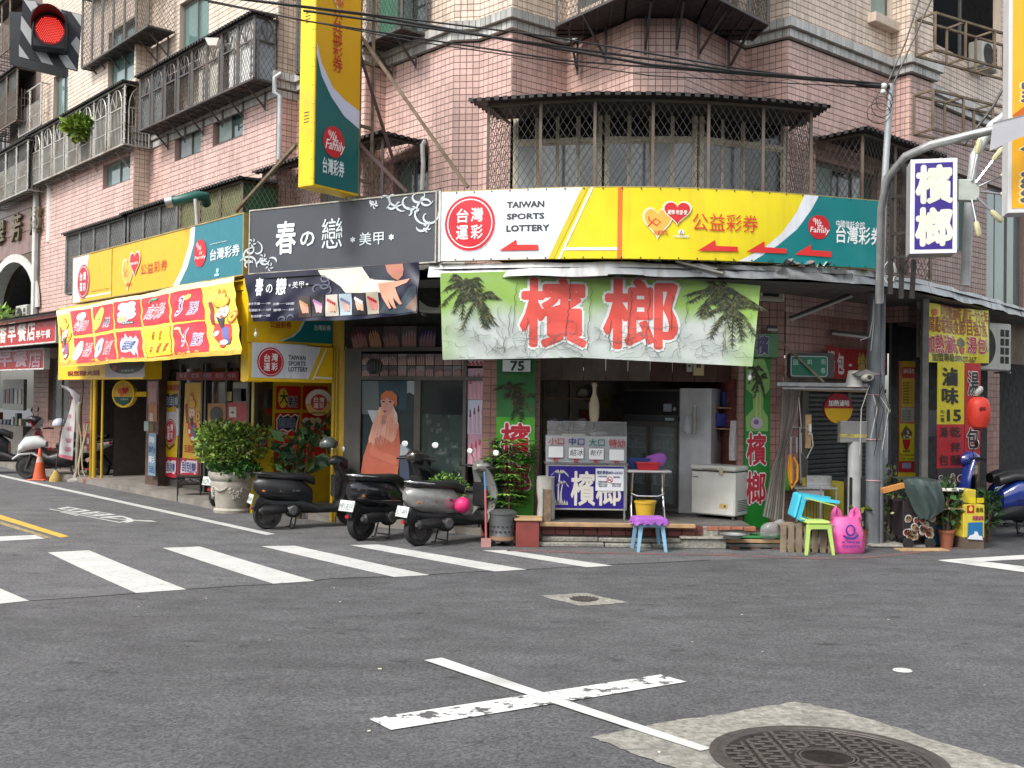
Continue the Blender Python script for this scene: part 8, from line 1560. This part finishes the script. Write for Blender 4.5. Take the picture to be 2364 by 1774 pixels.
# ---------------------------------------------------------------- right hand food stall
zP=zc(2030,960,.21086)
a=g3(2100,1270);t=thing('food_cart','small wheeled cart wrapped in food photos under a dark green cover','cart',(a.x,a.y+.1,0),.12);pl=Plane((a.x,a.y+.1,0),(math.cos(.12),math.sin(.12)))
g=Sg(pl,'x','x','x');g.t=t;x0,x1=pl.uv(*zP(258,1300))[0],pl.uv(*zP(615,1300))[0];zt_=pl.uv(*zP(400,1030))[1]+.12;g.part('cabinet').m(pm('2a2226')).cbox(x0,x1,.0,.42,.17,zt_,.01);bowls(g,290,1100,590,1340,40,zP,3);bpy.data.objects.remove([o for o in COL.objects if o.name=='x'][0])if 'x' in bpy.data.objects else None;g.done()
for x in(x0+.08,x1-.08):MB(rub).lathe([(.001,-.02),(.075,-.02),(.08,0),(.075,.02),(.001,.02)],(x,0,.08),18,'y').build('wheel',t,40);MB(steel).bar((x,0,.08),(x,.02,.18),.03).build('caster_fork',t)
cv=mat('cover_green',(.035,.055,.05),.35,var=.2,spec=.6);mb=MB(cv);N=20;zz=[pl.uv(*zP(400,y))[1]for y in(700,760,900,1040,1130)]
xs9=[(240,640),(235,650),(300,685),(350,680),(420,520)]
for(ua,ub),z in zip(xs9,zz):
 A,B=pl.uv(*zP(ua,900))[0],pl.uv(*zP(ub,900))[0]
 for j in range(N+1):s_=j/N;mb.v.append((A+(B-A)*s_,-.06-.10*math.sin(s_*3.14)*(1 if z<zz[0]else .3)+.02*math.sin(s_*17+z*9),z+.02*math.sin(s_*6)))
for j in range(N+1):s_=j/N;A,B=pl.uv(*zP(240,900))[0],pl.uv(*zP(640,900))[0];mb.v.insert(j,(A+(B-A)*s_,.42,zz[0]+.01))
mb.f=[(i*(N+1)+j,i*(N+1)+j+1,(i+1)*(N+1)+j+1,(i+1)*(N+1)+j)for i in range(5)for j in range(N)];mb.mi=[0]*len(mb.f);mb.build('cover',t,50);MB(mat('wood_orange',(.52,.22,.06),.5)).tube([(x0-.35,-.05,zz[1]-.08),(x0-.02,-.03,zz[1]+.0)],.05,4).build('handle',t)
one('black_speaker_box','black box standing between the vine and the food cart','box',MB(blk).cbox(-.12,.14,0,.3,0,1.0,.01),(a.x-.62,a.y+.35,0));one('wooden_board','flat piece of plywood on the ground under the cart','board',MB(wood).cbox(-.3,.42,-.12,.1,0,.02,.003),(a.x+.1,a.y-.02,0),.1)
pl=Plane((*g3(2225,1268).xy,0),P(1,.12));g=Sg(pl,'food_counter','yellow food counter with blue wave picture, red square and small shelf','counter');yc=mat('counter_yellow',(.62,.50,.05),.45,var=.1,streak=.2,dirt=(.35,.28,.05));u_=lambda x,y:pl.uv(*zP(x,y))
g.part('front').m(yc).cbox(u_(920,1400)[0],u_(1152,1400)[0],0,.4,.16,u_(1000,975)[1],.01);g.part('front').cbox(u_(920,1400)[0],u_(1100,1400)[0],.1,.4,u_(1000,975)[1]+.01,u_(1000,818)[1],.01);g.part('plinth').m(brown_pl).box(u_(918,1400)[0],u_(1150,1400)[0],.01,.4,0,.16);g.part('side').m(yc).box(u_(620,1300)[0],u_(920,1300)[0],.3,.36,.3,u_(800,850)[1]);g.part('side').m(pm('2a6a94')).box(u_(620,1300)[0],u_(920,1300)[0],.298,.3,.02,u_(800,1220)[1])
g.part('shelf').m(_M['card_white']).cbox(u_(660,800)[0],u_(930,800)[0],.0,.4,u_(800,800)[1]-.04,u_(800,800)[1],.006);g.part('shelf').m(wood).bar((*(u_(770,990)[0],.1),u_(770,990)[1]),(u_(810,850)[0],.1,u_(810,850)[1]),.04);g.part('shelf').cbox(u_(700,1030)[0],u_(918,1030)[0],.0,.3,u_(800,1030)[1],u_(800,1030)[1]+.02,.004)
g.poly('print',[zP(*p)for p in((970,1170),(1130,1165),(1130,1360),(960,1350))],'1f6a9c',2);g.poly('print',[zP(*p)for p in((960,1350),(990,1310),(1030,1300),(1040,1265),(1070,1270),(1085,1310),(1120,1320),(1130,1362))],'d4d8dc',3);g.rect('print',zP(958,1065),zP(1035,982),'a8141c',2);g.disc('print',zP(998,1020),(4.5,6),'d8c050',3);g.text('魚味',zP(1055,1058),zP(1135,1005),'5c4a14',3,.03);g.text('阿嬤滷味',zP(1020,1145),zP(1140,1095),'a03a60',3,.03)
g.rect('tray',zP(980,960),zP(1050,895),'d8c21c',4);g.rect('tray',zP(1060,955),zP(1140,900),'ccb418',4);g.done()
for i,(u,v,r,n,h)in enumerate(((2188,1266,.11,150,.35),(2172,1262,.10,220,.3),(2155,1262,.09,60,.25))):
 p=g3(u,v);plant('potted_plant',['arching fern in a terracotta pot before the yellow counter','small leafy plant in a terracotta pot beside the fern','small pot half hidden behind the cart wheels'][i],'potted plant',(p.x,p.y+.05+.1*i,0),[((0,0,.62 if i==0 else .4),(.17,.15,h),n,(.13,.07,.08)[i],G3)],.2,4);MB(terra).lathe([(.001,0),(r*.75,0),(r,.22),(r*1.1,.22),(r*1.1,.26),(.001,.24)],n=20).build('pot',[o for o in COL.objects if o.get('label','').startswith(['arching','small leafy','small pot half'][i])][0],40)
p=depth(2280,1240,15.6);plant('potted_plant','spiky plant right of the yellow counter near the blue scooter','potted plant',(p.x,p.y,0),[((0,0,.5),(.16,.12,.3),140,.14,G3)],.0,4)
p=depth(*zX(1045,1000),15.5);c_=depth(*zR(1703,882),15.1);t=thing('paper_lantern','oval red paper lantern hanging beside the crimson sign','lantern',tuple(c_));MB(mat('lantern_red',(.62,.04,.02),.55,var=.12)).lathe([(.05,-.24),(.12,-.21),(.155,-.12),(.165,0),(.155,.12),(.12,.20),(.06,.23)],n=28).build('shade',t,40);MB(dark_st).lathe([(.06,.22),(.06,.25)],n=16).lathe([(.055,-.26),(.055,-.23)],n=16).build('ring',t);mb=MB(_M['cloth_sack' if 0 else 'sack_cloth']);lump(mb,(0,0,.31),(.06,.06,.07),12,8,.4);mb.build('knot',t,40);mb=MB(pm('3a1a18'));mb.text('滷味',-.07,.03,.03,.09,-.168,.02);mb.build('lettering',t)
def ac(lab_,loc,rz,w=.85,h=.62,grp='air conditioner outdoor units'):
 t=thing('air_conditioner',lab_,'air conditioner',loc,rz,grp);cs=mat('ac_ivory',(.44,.44,.40),.55,var=.1,streak=.35,dirt=(.22,.19,.14));MB(cs).cbox(0,w,0,.3,0,h,.02).build('casing',t);MB(dark_st).ring(w*.36,h*.5,h*.42,h*.42,.02,-.006).ring(w*.36,h*.5,h*.28,h*.28,.012,-.006).ring(w*.36,h*.5,h*.14,h*.14,.01,-.006).build('fan_guard',t);MB(core_d).disc(w*.36,h*.5,h*.42,h*.42,-.003).build('fan_opening',t);mb=MB(core_d)
 for i in range(2):
  for j in range(4):mb.rect(w*.74+i*w*.11,h*.15+j*h*.19,w*.74+i*w*.11+w*.09,h*.15+j*h*.19+h*.15,-.003)
 mb.build('side_vents',t);MB(steel).bar((.05,-.02,-.03),(.05,.3,-.03),.03).bar((w-.05,-.02,-.03),(w-.05,.3,-.03),.03).build('bracket',t)
c_=depth(2364,855,18.0);ac('air conditioner behind the yellow food banner at the right edge',(c_.x-1.05,17.9,c_.z),.55,1.3,.85)
c_=lp_(13.2,8.6);ac('air conditioner on the concrete ledge beside the arch',(c_.x-.0,c_.y,3.68),-.837,.9,.72)
c_=depth(*zA(1950,1330),15.3);ac('air conditioner in the gap between the black and green banners',(c_.x-.22,15.3,c_.z),-.1,.7,.75);c_=depth(2270,150,19.5);ac('boxy air conditioner on the open balcony at the right',tuple(c_),.7,.6,.5)
t=thing('weeds','wild leafy weeds sprouting on the ledge above the breakfast sign','weeds',tuple(lp_(12.9,7.9))+(3.66,));tag(leaves(MB(),(0,0,.4),(.5,.25,.35),90,.26,[leafm('7fa848'),leafm('a0c060')]).build('leaf',t),kind='stuff');tag(leaves(MB(),(.7,0,.2),(.5,.2,.25),260,.1,[leafm('7d8468'),leafm('9a9c80')]).build('leaf',t),kind='stuff')
t=thing('fern','yellow green fern growing out through the pale barred cage','plant',tuple(fM.w(*fM.uv(192,300,.75),.75)));tag(leaves(MB(),(0,0,.05),(.42,.25,.22),420,.2,[leafm('6f8a2a'),leafm('8aa038'),leafm('4d6a20')]).build('frond',t),kind='stuff')
# ---------------------------------------------------------------- fittings under the right canopy
for i,(aa,bb,Y)in enumerate(((zY(690,440),zY(1480,130),15.3),(zY(1220,610),zY(1680,665),16.2),(zY(400,560),zY(520,565),15.3))):one('fluorescent_tube',['slanting unlit tube light under the right canopy','level white lamp batten above the red cloth banner','short white batten at the banner edge'][i],'lamp',MB(mat('tube_white',(.5,.5,.46),.5)).tube([depth(*aa,Y)-depth(*aa,Y),depth(*bb,Y)-depth(*aa,Y)],.022,8).m(dark_st).tube([Vector((0,.04,.04)),depth(*bb,Y)-depth(*aa,Y)+Vector((0,.04,.04))],.03,4),tuple(depth(*aa,Y)))
c_=depth(*zR(1058,735),15.0);one('lamp_shade','white cone lampshade on the steel rail','lamp',MB(mat('shade_white',(.55,.55,.52),.6)).lathe([(.13,-.04),(.085,.20),(.0001,.205)],n=24),tuple(c_))
c_=depth(*zR(1110,690),14.85);t=thing('security_camera','grey hooded security camera beside the steel column','camera',tuple(c_));MB(mat('camera_grey',(.20,.19,.18),.5)).extr([(-.16,.02),(0,.09),(.14,.03),(.12,-.0),(-.12,-.01)],-.1,.08,'y').build('hood',t);MB(mat('camera_body',(.40,.38,.33),.5)).ell((.02,-.06,-.03),(.10,.08,.06)).build('body',t,40);MB(core_d).disc(.03,-.03,.035,.035,-.145).m(chm).ring(.03,-.03,.045,.045,.012,-.146).build('lens',t)
for i,(u,v,Y)in enumerate(((*zR(1236,872),15.2),(*zR(518,700),14.0),(*z2(215,505),15.6))):one('light_bulb',['bare clear bulb right of the steel column','bulb in a cage at the corner of the green banner','long clear bulb beside the yellow lottery box'][i],'light bulb',MB(mat('bulb',(.6,.6,.58),.1,alpha=.8)).ell((0,0,0),(.03,.03,.045)).m(steel).tube([(0,0,.03),(0,0,.1)],.014,8),tuple(depth(u,v,Y)))
g=Sg(Plane((*depth(2045,1000,15.3).xy,0),P(1,.3)),'white_sheet','narrow white sheet hanging right of the steel column','sheet');g.poly('cloth',[zR(*p)for p in((1212,880),(1225,880),(1232,1120),(1208,1115))],'a8a8b4',1);g.done();g=Sg(Plane((*depth(2143,980,16.4).xy,0),P(1,.3)),'white_board','pale grey board behind the wooden post of the food shop','board');g.rect('sheet',zR(1400,1005),zR(1488,870),'8a8c9c',1);g.done()
# ---------------------------------------------------------------- upper fittings
CP=Plane((*depth(2105,450,12.6).xy,0),P(.97,-.25));g=Sg(CP,'lightbox_sign','upright purple lightbox with two big cream brush characters in a white frame','shop sign');m_=mat('box_silver',(.42,.42,.42),.45,.2,streak=.2);q0,q1=CP.uv(*zC(28,1580)),CP.uv(*zC(322,955));zl0=(CP.uv(*zC(28,1580))[1]+CP.uv(*zC(300,1555))[1])/2;zl1=(CP.uv(*zC(48,1010))[1]+CP.uv(*zC(322,955))[1])/2
g.part('box').m(m_).cbox(q0[0],q1[0],0,.42,zl0,zl1,.01);g.part('frame').m(pm('d8dae0')).rect(q0[0],zl0,q1[0],zl1,-.004);g.part('panel').m(mat('panel_violet','33237c',.35,var=.06)).rect(q0[0]+.05,zl0+.05,q1[0]-.05,zl1-.05,-.008);w_=q1[0]-q0[0];h_=zl1-zl0
for t_,k in(('檳',.54),('榔',.09)):g.part('lettering').m(pm('dcdac8')).text(t_,q0[0]+w_*.14,zl0+h_*k,q1[0]-w_*.12,zl0+h_*(k+.38),-.012,.045)
g.done()
c_=depth(*zC(400,1180),12.5);t=thing('starburst_lamp','pale box with six lamp arms spreading like a starburst','lamp',tuple(c_));pb=mat('lamp_box',(.50,.55,.50),.5,dirt=(.3,.3,.25));MB(pb).cbox(-.14,.12,0,.14,-.12,.14,.008).build('box',t);MB(pb).cbox(-.24,-.141,.03,.14,-.12,.10,.006).build('mount',t)
for ex_,ez_ in((450,920),(565,965),(625,1075),(625,1205),(555,1330),(445,1405)):e=depth(*zC(ex_,ez_),12.45)-c_;d=e.normalized();am=MB(chm).tube([d*.12,e-d*.05],.014,6).build('arm',t,40);MB(mat('lamp_lens',(.55,.52,.30),.35)).tube([e-d*.07,e-d*.04,e+d*.09,e+d*.12],[.02,.035,.035,.02],8).build('lamp_head',t,40)
def pipe(name,lab_,cat,pts,Ys,r,m_,n=10,grp=None):a=depth(*pts[0],Ys[0]);return one(name,lab_,cat,MB(m_).tube([depth(*p,y)-a for p,y in zip(pts,Ys)],r,n),tuple(a),0,50,grp)
pipe('street_lamp_arm','curved galvanised arm rising over the purple lightbox to the upper right','pole',[(2030,700),(2035,480),(2050,410),(2090,362),(2150,335),(2250,310),(2364,285),(2420,272)],[13.9,13.6,13.4,13.2,12.9,12.6,12.3,12.2],.055,steel,12)
pipe('utility_pole','thin grey service pole with insulators holding the overhead wires','pole',[(2034,660),(2040,450),(2056,195)],[14.5,14.5,14.5],.045,mat('pole_grey',(.40,.42,.44),.5,.3,streak=.2));pipe('sign_pole','white round pole behind the starburst lamp curving up to the edge','pole',[(2228,660),(2236,480),(2250,360),(2290,290),(2364,235)],[13.1]*5,.06,mat('pole_white',(.46,.48,.48),.5,.2,streak=.2),12)
for i,pts in enumerate(([(700,25),(1200,95),(1700,165),(2050,195)],[(0,-72),(850,35),(1500,150),(2050,200)],[(680,12),(1270,85),(1700,158),(2050,203)],[(480,5),(950,95),(1500,175),(2050,205)],[(330,-30),(700,48),(1300,140),(2050,198)],[(2122,0),(2092,95),(2050,190)],[(2150,0),(2105,100),(2062,195)],[(2364,120),(2290,250),(2225,335)])):
 k=len(pts);P_=[];
 pipe('overhead_cable',['thick black cable crossing to the service pole, topmost','thick black cable just below the topmost one','black cable running close under the thick pair','thin lowest cable drooping across the bay wall','thin cable crossing the tall yellow sign','steep cable rising left from the service pole','steep cable rising right from the service pole','dark guy wire slanting behind the steel frames'][i],'cable',pts,[(13.2,13.5,14.0,14.5)[j*3//(k-1)]if i<5 else 14.5-j*.0 for j in range(k)],(.016,.02,.012,.008,.012,.012,.012,.02)[i],wr,6,'overhead cables')
a=depth(2050,200,14.45);mb=MB(mat('porcelain',(.55,.55,.52),.3));mb.ell((-.06,0,0),.05).ell((-.07,0,-.08),.04).m(wr);
for k in range(3):mb.tube([(-.05+.12*math.cos(q)*(1+.2*k)-.05*k,-.03*k,-.2-.1*k+.15*math.sin(q))for q in[j*.6 for j in range(11)]],.006,5)
mb.tube([(-.45,0,.03),(-.1,0,.0),(.02,0,0)],.03,6);one('insulator','white insulators and coiled black wire at the pole top','insulator',mb,tuple(a))
mb=MB(ww_);a=depth(*zT(-700,0),14)*0+depth(2053,630,14.2)
for k in range(4):mb.tube([(.08*math.cos(q)+.01*k,.01*k,.16*math.sin(q))for q in[j*.5 for j in range(13)]],.008,5)
one('cable_coil','coil of white cable hanging above the canopy by the sign frame','cable',mb,tuple(a));t=thing('support_ladder','black steel ladder frame left of the purple lightbox','frame',tuple(depth(2075,500,13.4)));a=Vector(t.location)
for u0,u1 in(((2055,680),(2060,380)),((2080,690),(2088,380)),((2105,690),(2110,600))):MB(dark_st).bar(depth(*u0,13.4)-a,depth(*u1,13.4)-a,.05).build('upright',t)
for v in(385,455,540,595):MB(dark_st).bar(depth(2058,v,13.4)-a,depth(2118,v-4,12.9)-a,.035).build('rung',t)
for i,(y0,y1)in enumerate(((125,40),(305,215))):
 c_=depth(2115-5*i,y0+5,16.3);t=thing('flower_rack',['upper','lower'][i]+' rusty steel flower rack frame on the right wall','rack',tuple(c_));d=Vector((.86,.5,0));n9=Vector((.5,-.86,0))*.35;H=(y0-y1)/2362*16.3
 for z in(0,H):
  for s_ in(0,1):MB(rust).bar(n9*s_+Vector((0,0,z)),n9*s_+d*2.3+Vector((0,0,z)),.035).build('rail',t)
  for k in(0,1,2,3):MB(rust).bar(d*k*.75+Vector((0,0,z)),d*k*.75+n9+Vector((0,0,z)),.03).build('tie',t)
 for k in(0,1,2,3):
  for s_ in(0,1):MB(rust).bar(n9*s_+d*k*.75,n9*s_+d*k*.75+Vector((0,0,H)),.035).build('post',t)
pl=Plane(depth(2332,500,11.5),P(.97,-.25));g=Sg(pl,'projecting_sign','tall amber sign with grey brush characters cut by the right picture edge','shop sign');q0=pl.uv(*zC(632,1318));g.part('box').m(pm('c8c8c8')).cbox(q0[0],q0[0]+.7,0,.3,q0[1],4.9+1.2,.01)if 0 else g.part('box').m(pm('c8c8c8')).box(q0[0],q0[0]+.7,0,.3,q0[1],q0[1]+2.9);g.part('panel').m(mat('panel_amber','dca012',.4,var=.06)).rect(q0[0]+.04,q0[1]+.05,q0[0]+.66,q0[1]+2.85,-.004)
for c,y0,y1 in(('家',640,505),('包',1000,880),('麵',1250,1060)):z0_,z1_=pl.uv(*zC(690,y0))[1],pl.uv(*zC(690,y1))[1];g.part('lettering').m(pm('e0c890')).text(c,q0[0]+.14,z0_,q0[0]+.58,z1_,-.007,.08);g.part('lettering').m(pm('50504c')).text(c,q0[0]+.14,z0_,q0[0]+.58,z1_,-.011,.035)
g.done();pl=Plane(depth(2300,330,11.2),P(.95,.1));g=Sg(pl,'direction_sign','back of a white road sign clamped to the curved arm at the edge','road sign');g.poly('plate',[zC(*p)for p in((540,760),(760,705),(760,830),(520,935))],'b8b8bc',1);g.poly('plate',[zC(*p)for p in((540,760),(760,705),(760,712),(540,768))],'8a8a8e',2);g.poly('orange_panel',[zC(*p)for p in((660,715),(760,640),(760,702),(670,730))],'c8641c',1);g.done()
pipe('exhaust_duct','dark green elbow duct with silver mouth above the teal sign end','duct',[(392,466),(410,464),(455,452),(472,454),(476,470)],[17.3,17.3,17.3,17.4,17.6],.085,mat('duct_green',(.01,.09,.07),.4),14);pipe('duct_mouth','silver ring at the open end of the green duct','duct',[(384,468),(400,465)],[17.28,17.28],.092,steel,14)
for i,(pts,Y,r,m_)in enumerate((([(451,460),(453,485),(455,520)],17.2,.03,ww_),([(650,170),(634,180),(634,215),(646,222),(644,370)],18.2,.045,_M['pole_grey']),([(982,325),(975,335),(977,380),(974,440)],15.7,.035,ww_),([(120,420),(118,560)],26.5,.12,rim))):pipe('drain_pipe',['thin white pipe below the green duct','grey downpipe with elbow left of the tall sign','white downpipe at the end of the small mesh cage','white boxed downpipe beside the plum granite'][i],'pipe',pts,[Y]*len(pts),r,m_,10,'drain pipes on the facade')
c_=depth(492,98,17.3);one('flood_light','small white floodlight on the dark arched balcony cage','lamp',MB(_M['freezer_white']).extr([(-.12,.05),(.12,.05),(.08,-.08),(-.06,-.08)],-.08,.08,'y'),tuple(c_))
# traffic light
pl=Plane(depth(125,80,9.0),P(.94,.34));g=Sg(pl,'traffic_light','lit red traffic light on a black and white striped backboard','traffic light');zL=zc(0,0,.18083);L9=lambda pts:[pl.uv(*zL(*p))for p in pts]
bk=mat('signal_black',(.018,.02,.026),.5);sw=mat('stripe_white',(.50,.51,.50),.5);g.part('rear_board').m(mat('signal_grey',(.05,.055,.06),.6)).poly([pl.uv(*zL(*p),-.22)for p in((120,150),(120,820),(845,1000),(850,880),(300,700),(290,160))],.22,.02)
g.part('backboard').m(bk).poly(L9(((290,0),(600,75),(1040,190),(1045,240),(990,905),(240,720),(280,200))),.0,.03)
for s_ in(((300,0),(450,25),(550,195),(430,200)),((600,75),(775,125),(810,210),(690,215)),((912,165),(1030,195),(1040,215),(1035,340)),((275,205),(420,410),(405,600),(262,375)),((905,560),(975,470),(1018,520),(1010,715)),((243,570),(375,760),(243,725)),((430,625),(580,660),(685,838),(535,800)),((745,708),(860,710),(985,900),(845,870))):g.part('stripe').m(sw).poly(L9(s_),-.004)
a0,a1=pl.uv(*zL(415,610)),pl.uv(*zL(870,250));cx_,cz_=pl.uv(*zL(655,455));g.part('housing').m(bk).cbox(a0[0],a1[0]+.0,-.14,-.005,a0[1]-.04,a1[1]+.02,.02);R_=.122
g.part('lens').m(mat('led_red',(.30,.004,.004),.4,emit=.12,var=.1)).disc(cx_,cz_,R_,R_*1.05,-.145)
for i in range(-7,8):
 for j in range(-8,9):
  x,z=(i+.5*(j%2))*.0165,j*.0145
  if math.hypot(x,z)<R_*.93:g.part('led').m(mat('led_dot',(1,.06,.04),.4,emit=.7,var=0)).disc(cx_+x,cz_+z,.006,.006,-.149,n=6)
vm=MB(mat('visor_maroon',(.05,.008,.012),.5));N=26;S9=[(cx_+(R_+.02)*math.cos(q),cz_+(R_+.025)*math.sin(q),q)for q in[math.radians(-35+250*i/N)for i in range(N+1)]]
for x,z,q in S9:vm.v+=[(x,-.14,z),(x+.0,-.14-.24*max(.08,math.sin((q+.6)/4.36*math.pi)),z+.0)]
vm.f=[(2*i,2*i+1,2*i+3,2*i+2)for i in range(N)];vm.mi=[0]*N;g.parts['visor']=vm;g.part('arm').m(rust).tube([(a0[0]-.28,.06,(a0[1]+a1[1])/2),(a0[0]-2.2,.06,(a0[1]+a1[1])/2+.06)],.045,12);g.done(smooth=40)
# ---------------------------------------------------------------- unseen blocks across the two streets, added and sized to limit low sky light
for i,(x,y,w,d,h,rz)in enumerate(((-4,-17,26,10,9.5,0),(26,-8,20,12,8.5,.7),(-28,1,26,12,9,2.31))):
 t=thing('facing_building',['unseen plain beige block across the junction behind the viewer','unseen plain beige block across the right hand street','unseen plain beige block across the left hand street'][i],'building',(x,y,0),rz);MB(mat('facing_render',(.30,.27,.23),.8,var=.2,scale=.5)).box(-w/2,w/2,-d/2,d/2,0,h).build('wall',t)
 for k in range(int(w/3)):
  for f in range(int(h/3.3)):
   for s_ in(-1,1):MB(gl_d).box(-w/2+.8+k*3,-w/2+2.5+k*3,s_*(d/2+.02)-.02,s_*(d/2+.02)+.02,.9+f*3.3,2.5+f*3.3).build('window',t)
